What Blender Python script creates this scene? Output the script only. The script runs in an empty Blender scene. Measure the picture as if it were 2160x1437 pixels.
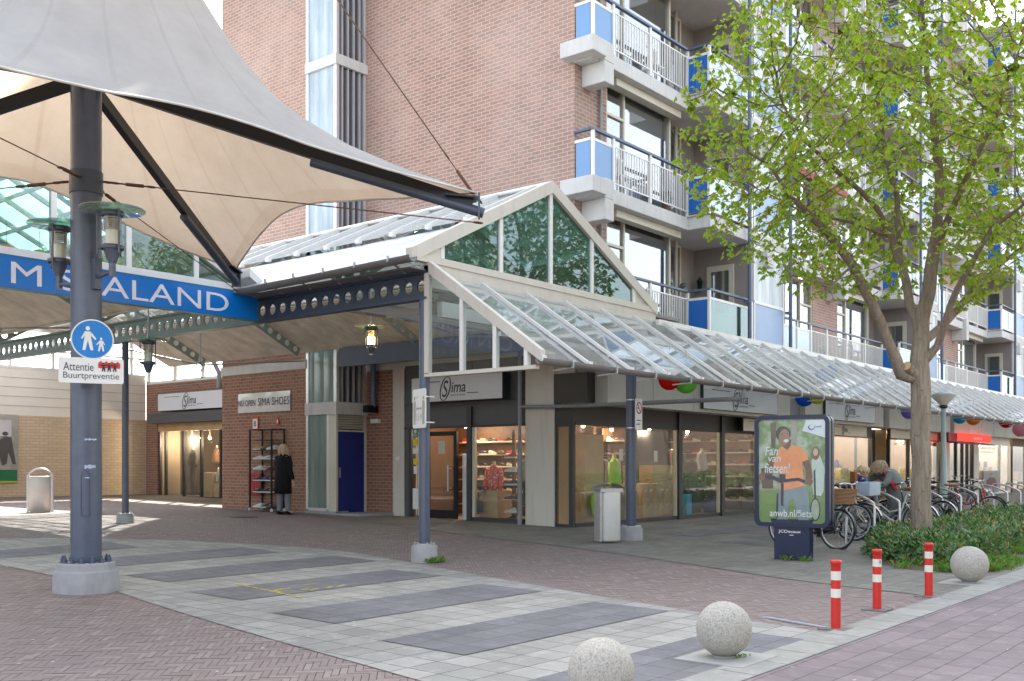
import bpy, bmesh, math, random
from mathutils import Vector, Matrix, kdtree, noise
R_ = random.Random(7)
sc = bpy.context.scene
# ---------------------------------------------------------------- camera, sky, sun, exposure
cam = bpy.data.objects.new('camera', bpy.data.cameras.new('camera'))
sc.collection.objects.link(cam); sc.camera = cam
cam.location = (0, 0, 1.5); cam.rotation_euler = (math.radians(90), 0, math.radians(39.16 - 90))
cam.data.sensor_width = 36; cam.data.lens = 35.82; cam.data.shift_y = 0.122
cam.data.clip_start = 0.05; cam.data.clip_end = 3000
SUN_EL, SUN_AZ = 46, 45            # azimuth measured from +X towards +Y
W = bpy.data.worlds.new('World'); sc.world = W; W.use_nodes = True
nt = W.node_tree; nt.nodes.clear()
o_ = nt.nodes.new('ShaderNodeOutputWorld'); b_ = nt.nodes.new('ShaderNodeBackground')
s_ = nt.nodes.new('ShaderNodeTexSky'); s_.sky_type = 'NISHITA'; s_.sun_disc = False
s_.sun_elevation = math.radians(SUN_EL); s_.sun_rotation = math.radians(90 - SUN_AZ)
s_.altitude = 0; s_.air_density = 1.0; s_.dust_density = 2.5; s_.ozone_density = 1.0
h_ = nt.nodes.new('ShaderNodeHueSaturation'); h_.inputs['Saturation'].default_value = 0.42
nt.links.new(s_.outputs[0], h_.inputs['Color']); nt.links.new(h_.outputs[0], b_.inputs['Color'])
b_.inputs['Strength'].default_value = 0.15; nt.links.new(b_.outputs[0], o_.inputs['Surface'])
sl = bpy.data.lights.new('sun', 'SUN'); sl.energy = 4.8; sl.angle = math.radians(0.5); sl.color = (1, 0.93, 0.82)
so = bpy.data.objects.new('sun', sl); sc.collection.objects.link(so)
_e, _a = math.radians(SUN_EL), math.radians(SUN_AZ)
SD = Vector((math.cos(_e) * math.cos(_a), math.cos(_e) * math.sin(_a), math.sin(_e)))
so.rotation_euler = SD.to_track_quat('Z', 'Y').to_euler()
sc.view_settings.view_transform = 'Standard'; sc.view_settings.look = 'None'
sc.view_settings.exposure = 2.2; sc.view_settings.gamma = 1; sc.view_settings.use_curve_mapping = False
sc.cycles.max_bounces = 8; sc.cycles.transparent_max_bounces = 24; sc.cycles.sample_clamp_indirect = 6
sc.cycles.diffuse_bounces = 4; sc.cycles.glossy_bounces = 4; sc.cycles.caustics_reflective = False; sc.cycles.caustics_refractive = False

# ---------------------------------------------------------------- measuring the photograph (2160 wide)
CF, SF, FF, HZ = .7754, .6315, 2149., 982.
def ray(x):
    u = (x - 1080) / FF
    return CF + SF * u, SF - CF * u
def PX(x, y, X):
    a, b = ray(x); t = X / a; return Vector((X, t * b, 1.5 + t * (HZ - y) / FF))
def PY(x, y, Y):
    a, b = ray(x); t = Y / b; return Vector((t * a, Y, 1.5 + t * (HZ - y) / FF))
def PT(x, y, t):
    a, b = ray(x); return Vector((t * a, t * b, 1.5 + t * (HZ - y) / FF))
def gz(X, Y):
    return .0135 * max(-5, min(Y, 36)) + .18 * math.exp(-((X - 10) ** 2 / 30 + (Y - 19) ** 2 / 25))
def PG(x, y):
    a, b = ray(x); v = (HZ - y) / FF; z = .1
    for i in range(20):
        t = (z - 1.5) / v; z = gz(t * a, t * b)
    return Vector((t * a, t * b, z))

# ---------------------------------------------------------------- mesh building
class MB:
    def __init__(s): s.v = []; s.f = []; s.s = []
    def add(s, vs, fs, sm=False):
        n = len(s.v); s.v += [tuple(p) for p in vs]; s.f += [tuple(i + n for i in f) for f in fs]; s.s += [sm] * len(fs); return s
    def box(s, x0, y0, z0, x1, y1, z1):
        x0, x1 = sorted((x0, x1)); y0, y1 = sorted((y0, y1)); z0, z1 = sorted((z0, z1))
        v = [(x, y, z) for z in (z0, z1) for y in (y0, y1) for x in (x0, x1)]
        return s.add(v, [(0, 2, 3, 1), (4, 5, 7, 6), (0, 1, 5, 4), (2, 6, 7, 3), (0, 4, 6, 2), (1, 3, 7, 5)])
    def poly(s, pts): return s.add(pts, [tuple(range(len(pts)))])
    def prism(s, pts, off):
        pts = [Vector(p) for p in pts]; off = Vector(off); n = len(pts)
        return s.add(pts + [p + off for p in pts], [tuple(range(n))[::-1], tuple(range(n, 2 * n))] + [(i, (i + 1) % n, n + (i + 1) % n, n + i) for i in range(n)])
    def bar(s, p, q, w, h, up=(0, 0, 1)):
        p, q = Vector(p), Vector(q); d = (q - p).normalized(); up = Vector(up)
        r = d.cross(up)
        if r.length < 1e-3: r = d.cross(Vector((1, 0, 0)))
        r.normalize(); u = r.cross(d)
        c = [p + r * a * w / 2 + u * b * h / 2 for a, b in ((-1, -1), (1, -1), (1, 1), (-1, 1))]
        return s.prism(c, q - p)
    def tube(s, pts, r, n=8, cap=True, closed=False):
        pts = [Vector(p) for p in pts]; m = len(pts); rs = r if isinstance(r, (list, tuple)) else [r] * m
        v = []; pr = None
        for i, p in enumerate(pts):
            a = pts[(i - 1) % m] if (i or closed) else p; b = pts[(i + 1) % m] if (i < m - 1 or closed) else p
            d = (b - a).normalized()
            if pr is None: pr = d.orthogonal().normalized()
            pr = (pr - d * pr.dot(d))
            pr = pr.normalized() if pr.length > 1e-6 else d.orthogonal().normalized()
            q = d.cross(pr)
            v += [p + (pr * math.cos(2 * math.pi * k / n) + q * math.sin(2 * math.pi * k / n)) * rs[i] for k in range(n)]
        f = [(i * n + k, i * n + (k + 1) % n, ((i + 1) % m) * n + (k + 1) % n, ((i + 1) % m) * n + k) for i in range(m if closed else m - 1) for k in range(n)]
        s.add(v, f, True)
        if cap and not closed:
            s.add(v[:n], [tuple(range(n))[::-1]]); s.add(v[-n:], [tuple(range(n))])
        return s
    def lathe(s, prof, c=(0, 0, 0), n=16, M=None):
        c = Vector(c); v = []
        for r, z in prof:
            for k in range(n):
                p = Vector((r * math.cos(2 * math.pi * k / n), r * math.sin(2 * math.pi * k / n), z))
                v.append((M @ p if M else p) + c)
        m = len(prof)
        return s.add(v, [(i * n + k, i * n + (k + 1) % n, (i + 1) * n + (k + 1) % n, (i + 1) * n + k) for i in range(m - 1) for k in range(n)], True)
    def loft(s, rings, n=14, cap=True):      # rings: (centre, rx, ry[, turn])
        v = []
        for r in rings:
            c = Vector(r[0]); t = r[3] if len(r) > 3 else 0
            for k in range(n):
                a = 2 * math.pi * k / n; x, y = r[1] * math.cos(a), r[2] * math.sin(a)
                v.append(c + Vector((x * math.cos(t) - y * math.sin(t), x * math.sin(t) + y * math.cos(t), 0)))
        m = len(rings)
        f = [(i * n + k, i * n + (k + 1) % n, (i + 1) * n + (k + 1) % n, (i + 1) * n + k) for i in range(m - 1) for k in range(n)]
        if cap: f += [tuple(range(n))[::-1], tuple(range((m - 1) * n, m * n))]
        return s.add(v, f, True)
    def ball(s, c, rx, ry=None, rz=None, n=14, m=9):
        ry = ry or rx; rz = rz or rx; v = []
        for i in range(m + 1):
            a = math.pi * i / m
            for k in range(n):
                b = 2 * math.pi * k / n
                v.append((c[0] + rx * math.sin(a) * math.cos(b), c[1] + ry * math.sin(a) * math.sin(b), c[2] - rz * math.cos(a)))
        return s.add(v, [(i * n + k, i * n + (k + 1) % n, (i + 1) * n + (k + 1) % n, (i + 1) * n + k) for i in range(m) for k in range(n)], True)
    def build(s, name, mat, parent=None, bevel=0):
        me = bpy.data.meshes.new(name)
        pl = wloc(parent) if parent is not None else Vector((0, 0, 0))
        me.from_pydata([(a - pl.x, b - pl.y, c - pl.z) for a, b, c in s.v], [], s.f)
        me.polygons.foreach_set('use_smooth', s.s); me.update()
        me.materials.append(mat)
        o = bpy.data.objects.new(name, me); sc.collection.objects.link(o)
        if parent is not None: o.parent = parent
        if bevel:
            b = o.modifiers.new('bevel', 'BEVEL'); b.width = bevel; b.segments = 2; b.limit_method = 'ANGLE'
        return o
def wloc(o):
    v = Vector((0, 0, 0))
    while o is not None: v = v + o.location; o = o.parent
    return v
def tag(o, label=None, cat=None, group=None, kind=None):
    if label: o['label'] = label
    if cat: o['category'] = cat
    if group: o['group'] = group
    if kind: o['kind'] = kind
    return o
def thing(name, label, cat, loc=(0, 0, 0), group=None):
    o = bpy.data.objects.new(name, None); sc.collection.objects.link(o); o.location = loc; o.empty_display_size = .1
    return tag(o, label, cat, group)
def copy_tree(o, parent=None):
    c = o.copy(); sc.collection.objects.link(c)
    if parent is not None: c.parent = parent
    for ch in list(o.children): copy_tree(ch, c)
    return c
def one(mb, name, mat, label, cat, loc, group=None, bevel=0):    # a thing that is a single mesh
    e = Vector(loc); mb.v = [(a - e.x, b - e.y, c - e.z) for a, b, c in mb.v]
    o = mb.build(name, mat, bevel=bevel); o.location = e
    return tag(o, label, cat, group)
def text(body, size, mat, parent, org, right, up=(0, 0, 1), name='lettering', ext=.003, sx=1, shear=0, align='LEFT', bold=0, space=1):
    cu = bpy.data.curves.new('t', 'FONT'); cu.body = body; cu.size = size; cu.extrude = ext; cu.shear = shear
    cu.align_x = align; cu.offset = bold; cu.space_character = space; cu.resolution_u = 4
    ob = bpy.data.objects.new('t', cu); me = bpy.data.meshes.new_from_object(ob)
    r, u = Vector(right).normalized(), Vector(up).normalized(); nrm = r.cross(u); pl = wloc(parent) if parent else Vector((0, 0, 0))
    org = Vector(org) - pl
    me.transform(Matrix(((r.x * sx, u.x, nrm.x, org.x), (r.y * sx, u.y, nrm.y, org.y), (r.z * sx, u.z, nrm.z, org.z), (0, 0, 0, 1))))
    me.materials.clear(); me.materials.append(mat); me.name = name
    bpy.data.objects.remove(ob); bpy.data.curves.remove(cu)
    o = bpy.data.objects.new(name, me); sc.collection.objects.link(o)
    if parent: o.parent = parent
    return o

# ---------------------------------------------------------------- materials
class NT:
    def __init__(s, name):
        s.m = bpy.data.materials.new(name); s.m.use_nodes = True; s.t = s.m.node_tree; s.t.nodes.clear()
        s.out = s.n('ShaderNodeOutputMaterial')
    def n(s, t, **k):
        x = s.t.nodes.new(t)
        for a, b in k.items(): setattr(x, a, b)
        return x
    def l(s, a, b): s.t.links.new(a, b)
    def coord(s, world=False, scale=(1, 1, 1)):
        c = s.n('ShaderNodeNewGeometry').outputs['Position'] if world else s.n('ShaderNodeTexCoord').outputs['Object']
        if scale != (1, 1, 1):
            mp = s.n('ShaderNodeMapping'); s.l(c, mp.inputs[0]); mp.inputs['Scale'].default_value = scale; c = mp.outputs[0]
        return c
    def noise(s, co, scale, detail=4, rough=.6):
        x = s.n('ShaderNodeTexNoise'); s.l(co, x.inputs['Vector']); x.inputs['Scale'].default_value = scale
        x.inputs['Detail'].default_value = detail; x.inputs['Roughness'].default_value = rough; return x.outputs['Fac']
    def ramp(s, fac, pts):
        r = s.n('ShaderNodeValToRGB'); s.l(fac, r.inputs[0]); e = r.color_ramp.elements
        while len(e) < len(pts): e.new(.5)
        for i, (p, c) in enumerate(pts): e[i].position = p; e[i].color = (c if hasattr(c, '__len__') else (c, c, c)) + ((1,) if hasattr(c, '__len__') else (1,))
        return r.outputs[0]
    def mix(s, fac, a, b, mode='MIX'):
        x = s.n('ShaderNodeMixRGB', blend_type=mode)
        for i, v in enumerate((fac, a, b)):
            if isinstance(v, (int, float)): x.inputs[i].default_value = v if i == 0 else (v, v, v, 1)
            elif isinstance(v, tuple): x.inputs[i].default_value = v + (1,)
            else: s.l(v, x.inputs[i])
        return x.outputs[0]
    def math(s, op, a, b=0, c=None):
        x = s.n('ShaderNodeMath', operation=op)
        for i, v in enumerate((a, b, c)):
            if v is None: continue
            if isinstance(v, (int, float)): x.inputs[i].default_value = v
            else: s.l(v, x.inputs[i])
        return x.outputs[0]
    def bsdf(s, col, rough=.6, metal=0, bump=None, bs=.3, bd=.01, spec=.5):
        p = s.n('ShaderNodeBsdfPrincipled')
        if isinstance(col, tuple): p.inputs['Base Color'].default_value = col + (1,)
        else: s.l(col, p.inputs['Base Color'])
        if isinstance(rough, (int, float)): p.inputs['Roughness'].default_value = rough
        else: s.l(rough, p.inputs['Roughness'])
        p.inputs['Metallic'].default_value = metal; p.inputs['Specular IOR Level'].default_value = spec
        if bump is not None:
            b = s.n('ShaderNodeBump'); b.inputs['Strength'].default_value = bs; b.inputs['Distance'].default_value = bd
            s.l(bump, b.inputs['Height']); s.l(b.outputs[0], p.inputs['Normal'])
        s.l(p.outputs[0], s.out.inputs[0]); return p
def dark(c, k): return tuple(a * k for a in c)
MC = {}
def mat(name, col, rough=.5, metal=0, var=.12, sc_=3, bump=.1, spec=.5, dirt=0, fine=60):
    if name in MC: return MC[name]
    t = NT(name); co = t.coord()
    big = t.noise(co, sc_, 5); fn = t.noise(co, fine, 3)
    c = t.mix(t.ramp(big, [(.3, 0.), (.7, 1.)]), dark(col, 1 - var), tuple(min(1, a * (1 + var * .6)) for a in col))
    c = t.mix(t.math('MULTIPLY', fn, .15), c, dark(col, .75))
    if dirt:
        st = t.noise(t.coord(False, (1, 1, .12)), 9, 6, .7)
        c = t.mix(t.math('MULTIPLY', t.ramp(st, [(.5, 0.), (.75, 1.)]), dirt), c, (.12, .10, .08))
    r = t.math('ADD', rough - .08, t.math('MULTIPLY', big, .16))
    t.bsdf(c, r, metal, t.math('ADD', fn, big) if bump else None, bump, .004, spec)
    MC[name] = t.m; return t.m
def emis(name, col, st):
    t = NT(name); e = t.n('ShaderNodeEmission'); e.inputs[0].default_value = col + (1,); e.inputs[1].default_value = st; t.l(e.outputs[0], t.out.inputs[0]); return t.m
def glass(name, tint=(.92, .96, .95), refl=1.6, rough=0.0, f0=0.0, dust=.04, wav=.0):
    t = NT(name)
    tr = t.n('ShaderNodeBsdfTransparent'); tr.inputs[0].default_value = tint + (1,)
    gl = t.n('ShaderNodeBsdfGlossy'); gl.inputs['Roughness'].default_value = rough; gl.inputs[0].default_value = (.95, .97, 1, 1)
    fr = t.n('ShaderNodeFresnel'); t.l(t.math('ADD', t.math('MULTIPLY', t.n('ShaderNodeNewGeometry').outputs['Backfacing'], -.8333), 1.5), fr.inputs[0]); refl *= .7; f0 *= .6
    if wav:
        b = t.n('ShaderNodeBump'); b.inputs['Strength'].default_value = wav; b.inputs['Distance'].default_value = .02
        t.l(t.noise(t.coord(True), 1.3, 2), b.inputs['Height']); t.l(b.outputs[0], gl.inputs['Normal'])
    k = t.math('ADD', t.math('MULTIPLY', fr.outputs[0], refl), f0); k = t.math('MINIMUM', k, 1.)
    m1 = t.n('ShaderNodeMixShader'); t.l(k, m1.inputs[0]); t.l(tr.outputs[0], m1.inputs[1]); t.l(gl.outputs[0], m1.inputs[2])
    di = t.n('ShaderNodeBsdfDiffuse'); di.inputs[0].default_value = (.7, .7, .66, 1)
    m2 = t.n('ShaderNodeMixShader'); t.l(t.math('MULTIPLY', t.noise(t.coord(True), 4, 5), dust * 2), m2.inputs[0])
    t.l(m1.outputs[0], m2.inputs[1]); t.l(di.outputs[0], m2.inputs[2]); t.l(m2.outputs[0], t.out.inputs[0]); return t.m
def brick_mat(name, c1, c2, mortar, bw=.225, rh=.085, ms=.011, blot=.25, split=0):
    t = NT(name); sp = t.n('ShaderNodeSeparateXYZ'); t.l(t.coord(True), sp.inputs[0]); cb = t.n('ShaderNodeCombineXYZ')
    t.l(t.math('ADD', sp.outputs[0], sp.outputs[1]), cb.inputs[0]); t.l(sp.outputs[2], cb.inputs[1])
    b = t.n('ShaderNodeTexBrick'); t.l(cb.outputs[0], b.inputs['Vector'])
    b.inputs['Scale'].default_value = 1; b.inputs['Brick Width'].default_value = bw; b.inputs['Row Height'].default_value = rh
    b.inputs['Mortar Size'].default_value = ms; b.inputs['Mortar Smooth'].default_value = .3; b.inputs['Bias'].default_value = -.1
    b.inputs['Color1'].default_value = c1 + (1,); b.inputs['Color2'].default_value = c2 + (1,); b.inputs['Mortar'].default_value = mortar + (1,)
    co = t.coord(True); big = t.noise(co, .38, 6, .65); fn = t.noise(co, 45, 4); stk = t.noise(t.coord(True, (1.6, 1.6, .12)), 1.1, 5, .6)
    c = t.mix(t.math('MULTIPLY', t.ramp(stk, [(.45, 0.), (.75, 1.)]), .22), b.outputs[0], t.mix(1, b.outputs[0], (.72, .70, .69), 'MULTIPLY'))
    c = t.mix(t.math('MULTIPLY', t.ramp(big, [(.42, 0.), (.66, 1.)]), blot), c, tuple(min(1, a * 1.15 + .06) for a in mortar))
    c = t.mix(t.math('MULTIPLY', fn, .4), c, t.mix(1, c, (.62, .58, .55), 'MULTIPLY'))
    h = t.math('SUBTRACT', t.math('MULTIPLY', fn, .3), b.outputs['Fac'])
    t.bsdf(c, .88, 0, h, .55, .008, .25); return t.m
def pave_mat(name, c1, c2, joint, bw, rh, ms=.006, off=0., rot=0., moss=.0, gran=.5, bias=0.):
    t = NT(name); mp = t.n('ShaderNodeMapping'); t.l(t.coord(True), mp.inputs[0]); mp.inputs['Rotation'].default_value = (0, 0, rot)
    b = t.n('ShaderNodeTexBrick', offset=off, squash=1.0); t.l(mp.outputs[0], b.inputs['Vector'])
    b.inputs['Scale'].default_value = 1; b.inputs['Brick Width'].default_value = bw; b.inputs['Row Height'].default_value = rh
    b.inputs['Mortar Size'].default_value = ms; b.inputs['Mortar Smooth'].default_value = .4; b.inputs['Bias'].default_value = bias
    b.inputs['Color1'].default_value = c1 + (1,); b.inputs['Color2'].default_value = c2 + (1,); b.inputs['Mortar'].default_value = joint + (1,)
    co = t.coord(True); fn = t.noise(co, 160, 3, .8); big = t.noise(co, .9, 6, .65); mid = t.noise(co, 7, 5, .7)
    c = t.mix(t.math('MULTIPLY', t.ramp(fn, [(.35, 0.), (.75, 1.)]), gran), b.outputs[0], t.mix(1, b.outputs[0], (.55, .54, .52), 'MULTIPLY'))
    c = t.mix(t.math('MULTIPLY', t.ramp(big, [(.38, 0.), (.66, 1.)]), .5), c, t.mix(1, c, (.68, .66, .62), 'MULTIPLY'))
    c = t.mix(t.math('MULTIPLY', t.ramp(mid, [(.5, 0.), (.7, 1.)]), .28), c, tuple(min(1, a * 1.5) for a in c1))
    gum = t.n('ShaderNodeTexVoronoi'); t.l(co, gum.inputs['Vector']); gum.inputs['Scale'].default_value = 3.1
    c = t.mix(t.math('MULTIPLY', t.math('LESS_THAN', gum.outputs['Distance'], .045), .5), c, tuple(min(1, a * 2) for a in c1))
    if moss:
        ms_ = t.math('MULTIPLY', t.ramp(t.noise(co, .7, 4, .7), [(.5, 0.), (.66, 1.)]), t.math('ADD', t.math('MULTIPLY', b.outputs['Fac'], .8), .15))
        c = t.mix(t.math('MULTIPLY', ms_, moss), c, (.12, .16, .05))
    h = t.math('SUBTRACT', t.math('MULTIPLY', fn, .25), b.outputs['Fac'])
    t.bsdf(c, .8, 0, h, .5, .006, .35); return t.m
M = {}
M['brick'] = brick_mat('facade_brick', (.42, .25, .195), (.30, .195, .16), (.55, .455, .40), bw=.24, rh=.085, ms=.010, blot=.22)
M['brick_shade'] = brick_mat('shaded_brick', (.38, .19, .125), (.27, .14, .10), (.44, .34, .26), bw=.22, rh=.085, ms=.009, blot=.10)  # same facade brick; shade on the lower wall is put into its colour
M['brick3'] = brick_mat('pier_brick', (.34, .16, .105), (.24, .12, .09), (.40, .31, .25), bw=.22, rh=.085, ms=.009, blot=.06)
M['farbrick'] = brick_mat('far_brick', (.10, .065, .05), (.07, .05, .04), (.12, .10, .08))
M['sandbrick'] = brick_mat('sand_brick', (.72, .57, .40), (.62, .49, .34), (.54, .43, .30), bw=.30, rh=.10, ms=.012, blot=.1)
M['concrete'] = mat('white_concrete', (.62, .61, .59), .75, var=.1, sc_=2, dirt=.22, bump=.2)
M['soffit'] = mat('soffit_paint', (.50, .47, .43), .8, var=.06, sc_=1.5)
M['cream'] = mat('cream_paint', (.63, .59, .49), .45, var=.06, dirt=.12)
M['cream2'] = mat('cream_panel', (.62, .585, .52), .5, var=.06, sc_=1.2, dirt=.16)
M['clad'] = mat('cream_cladding', (.80, .75, .66), .55, var=.06, sc_=1)
M['white'] = mat('white_enamel', (.78, .77, .74), .35, var=.05, dirt=.10)
M['alu'] = mat('aluminium', (.72, .72, .72), .32, .6, var=.06)
M['steel'] = mat('galvanised_steel', (.50, .51, .52), .38, .75, var=.12, sc_=8)
M['blue_rail'] = mat('slate_blue_paint', (.09, .12, .19), .4, var=.1)
M['post'] = mat('blue_grey_paint', (.075, .095, .145), .33, var=.18, sc_=5, dirt=.08, spec=.6)
M['postlight'] = mat('beam_green_grey', (.30, .39, .38), .4, var=.12, dirt=.12)
M['beam'] = mat('beam_blue_grey', (.05, .07, .105), .4, var=.12, dirt=.1)
M['blackst'] = mat('black_steel', (.008, .008, .010), .4, var=.2, sc_=20, bump=0, spec=.35)
M['bluep'] = mat('light_blue_panel', (.17, .32, .56), .3, var=.05, sc_=1)
M['bluef'] = mat('faded_blue_panel', (.30, .42, .62), .35, var=.1, sc_=1.5)
M['blues'] = mat('strong_blue_panel', (.008, .13, .48), .3, var=.05, sc_=1)
M['navy'] = mat('navy_door_paint', (.010, .026, .19), .35, var=.15)
M['grey_wall'] = mat('taupe_render', (.30, .265, .25), .85, var=.06)
M['dark_frame'] = mat('charcoal_frame', (.035, .037, .04), .45, var=.1)
M['dark_frame2'] = mat('brown_black_fascia', (.045, .038, .034), .5, var=.1)
M['grey_panel'] = mat('slate_grey_panel', (.085, .09, .095), .5, var=.1)
M['gutter'] = mat('grey_gutter', (.17, .16, .155), .5, var=.15, dirt=.25)
M['pipe'] = mat('grey_pipe', (.27, .28, .29), .45, var=.15, sc_=8, dirt=.2)
M['glass'] = glass('clear_glass', (.93, .96, .95), 1.5, dust=.015)
M['glass_shop'] = glass('shop_glass', (.93, .95, .93), 1.7, dust=.02, wav=.02)
M['glass_win'] = glass('window_glass', (.75, .78, .8), 2.4, f0=.28, dust=.03, wav=.04)
M['glass_roof'] = glass('roof_glass', (.86, .91, .92), 1.6, f0=.09, dust=.16)
M['glass_green'] = glass('green_glass', (.36, .62, .56), 2.0, f0=.03, dust=.03, wav=.03)
M['glass_pale'] = glass('pale_green_glass', (.60, .80, .75), 2.0, f0=.03, dust=.03, wav=.03)
M['glass_disc'] = glass('lamp_disc_glass', (.62, .88, .72), 1.6, dust=.2)
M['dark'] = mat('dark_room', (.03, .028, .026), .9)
M['curtain'] = mat('net_curtain', (.7, .7, .68), .9, var=.1)
M['black'] = mat('black_lettering', (.012, .012, .012), .4)
M['red'] = mat('red_paint', (.62, .025, .015), .4, var=.1, dirt=.05)
M['redp'] = mat('red_box_paint', (.35, .03, .03), .45)
M['whitep'] = mat('white_sign', (.80, .80, .79), .35, var=.03)
M['wood'] = mat('pale_pine', (.60, .40, .21), .55, var=.2, sc_=2)
M['wood2'] = mat('brown_wood', (.20, .10, .05), .6, var=.2)
M['shopwall'] = mat('shop_wall', (.24, .18, .13), .8, var=.05)
M['shopfloor'] = mat('shop_floor', (.36, .27, .18), .5, var=.1)
M['granite'] = None
t = NT('speckled_granite'); co = t.coord(); v = t.n('ShaderNodeTexVoronoi'); t.l(co, v.inputs['Vector']); v.inputs['Scale'].default_value = 150
g1 = t.noise(co, 70, 4, .8); g2 = t.noise(co, 3, 5)
c = t.ramp(g1, [(.34, (.17, .155, .135)), (.47, (.34, .315, .275)), (.62, (.45, .42, .37))])
c = t.mix(t.ramp(v.outputs['Color'], [(.3, 0.), (.9, .35)]), c, (.66, .63, .58))
c = t.mix(t.math('MULTIPLY', t.ramp(g2, [(.45, 0.), (.7, 1.)]), .35), c, (.30, .27, .22))
t.bsdf(c, .72, 0, g1, .35, .004, .4); M['granite'] = t.m
M['concbase'] = mat('concrete_footing', (.33, .33, .34), .85, var=.15, sc_=6, bump=.6, dirt=.2)
def rib_mat(name, col, sc_=16., rough=.25, dist=.02, trans=0., mt=0.):
    t = NT(name); sp = t.n('ShaderNodeSeparateXYZ'); t.l(t.coord(True), sp.inputs[0])
    s = t.math('ADD', sp.outputs[0], sp.outputs[1])
    wv = t.math('ABSOLUTE', t.math('SINE', t.math('MULTIPLY', s, sc_)))
    big = t.noise(t.coord(True, (1, 1, .25)), 2.5, 4)
    c = t.mix(t.ramp(big, [(.35, 0.), (.7, 1.)]), dark(col, .72), tuple(min(1, a * 1.1) for a in col))
    c = t.mix(t.math('MULTIPLY', t.math('POWER', wv, 8.), .35), c, dark(col, .5))
    p = t.bsdf(c, rough, mt, wv, .6, dist, .7)
    if trans: p.inputs['Transmission Weight'].default_value = trans
    return t.m
M['ribglass'] = rib_mat('ribbed_frosted_glass', (.40, .49, .55), 9., .22)
M['ribglass_low'] = rib_mat('ribbed_glass_green', (.20, .28, .25), 9., .2)
M['frost'] = mat('frosted_glass', (.55, .66, .78), .18, var=.08, sc_=.8, spec=.9)
M['ribdark'] = mat('dark_profiled_glass', (.04, .045, .06), .12, var=.3, sc_=1, bump=0, spec=.9)
M['ribcurt'] = rib_mat('curtained_glass', (.58, .64, .66), 7., .3)
M['corr'] = rib_mat('white_corrugated_roof', (.70, .72, .76), 24., .35, .03)
M['ceil'] = rib_mat('cream_corrugated_ceiling', (.80, .75, .62), 22., .5, .02)
# fabric of the tent: light from above comes through
t = NT('tent_membrane'); co = t.coord(); n1 = t.noise(co, 2.2, 7, .7); n2 = t.noise(co, 30, 4, .8); n3 = t.noise(co, .6, 4)
atn = t.n('ShaderNodeAttribute', attribute_name='UVMap'); spx = t.n('ShaderNodeSeparateXYZ'); t.l(atn.outputs['Vector'], spx.inputs[0])
seam = t.math('LESS_THAN', t.math('ABSOLUTE', t.math('SUBTRACT', t.math('FRACT', t.math('MULTIPLY', spx.outputs[0], 1.)), .5)), .035)
hem = t.math('LESS_THAN', spx.outputs[1], .055)
c = t.mix(t.ramp(n1, [(.3, 0.), (.75, 1.)]), (.46, .467, .465), (.58, .585, .58))
c = t.mix(t.math('MULTIPLY', t.ramp(n2, [(.66, 0.), (.8, 1.)]), t.ramp(n3, [(.4, .1), (.7, .8)])), c, (.28, .25, .22))
ct = t.mix(t.ramp(n1, [(.3, 0.), (.75, 1.)]), (.62, .47, .33), (.68, .54, .39))
ct = t.mix(t.math('MULTIPLY', t.ramp(n2, [(.60, 0.), (.78, 1.)]), t.ramp(n3, [(.45, .05), (.65, .8)])), ct, (.32, .2, .12))
ct = t.mix(t.math('MULTIPLY', t.math('MAXIMUM', seam, hem), .4), ct, (.50, .33, .2)); c = t.mix(t.math('MULTIPLY', seam, .10), c, (.3, .3, .3))
df = t.n('ShaderNodeBsdfDiffuse'); t.l(c, df.inputs[0]); tl = t.n('ShaderNodeBsdfTranslucent'); t.l(ct, tl.inputs[0])
geo = t.n('ShaderNodeNewGeometry')
mx = t.n('ShaderNodeMixShader'); mx.inputs[0].default_value = .42; t.l(df.outputs[0], mx.inputs[1]); t.l(tl.outputs[0], mx.inputs[2]); t.l(mx.outputs[0], t.out.inputs[0])
M['tent'] = t.m
def leaf_mat(name, a, b, c3, tr=.45):
    t = NT(name); g = t.n('ShaderNodeNewGeometry')
    c = t.ramp(g.outputs['Random Per Island'], [(0., a), (.5, b), (.86, c3), (.97, (.34, .20, .09))])
    df = t.n('ShaderNodeBsdfPrincipled'); t.l(c, df.inputs['Base Color']); df.inputs['Roughness'].default_value = .5
    tl = t.n('ShaderNodeBsdfTranslucent'); t.l(t.mix(1, c, (1.5, 1.7, .6), 'MULTIPLY'), tl.inputs[0])
    mx = t.n('ShaderNodeMixShader'); mx.inputs[0].default_value = tr; t.l(df.outputs[0], mx.inputs[1]); t.l(tl.outputs[0], mx.inputs[2]); t.l(mx.outputs[0], t.out.inputs[0]); return t.m
M['leaf'] = leaf_mat('chestnut_leaves', (.19, .30, .035), (.29, .39, .045), (.38, .42, .08))
M['hedge'] = leaf_mat('laurel_leaves', (.035, .10, .035), (.07, .16, .05), (.17, .27, .10), .25)
M['grass'] = leaf_mat('grass_blades', (.06, .15, .02), (.10, .22, .03), (.16, .25, .05), .3)
t = NT('chestnut_bark'); co = t.coord(False, (1, 1, .13)); n1 = t.noise(co, 16, 8, .75); n2 = t.noise(t.coord(), 2, 4); v = t.n('ShaderNodeTexVoronoi', feature='DISTANCE_TO_EDGE'); t.l(co, v.inputs['Vector']); v.inputs['Scale'].default_value = 17
c = t.mix(t.ramp(n1, [(.3, 0.), (.65, 1.)]), (.20, .155, .125), (.40, .33, .275)); c = t.mix(t.ramp(v.outputs[0], [(0., .75), (.022, 0.)]), c, (.11, .065, .045))
c = t.mix(t.math('MULTIPLY', n2, .35), c, (.2, .19, .1)); sz_ = t.n('ShaderNodeSeparateXYZ'); t.l(t.coord(), sz_.inputs[0])
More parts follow.
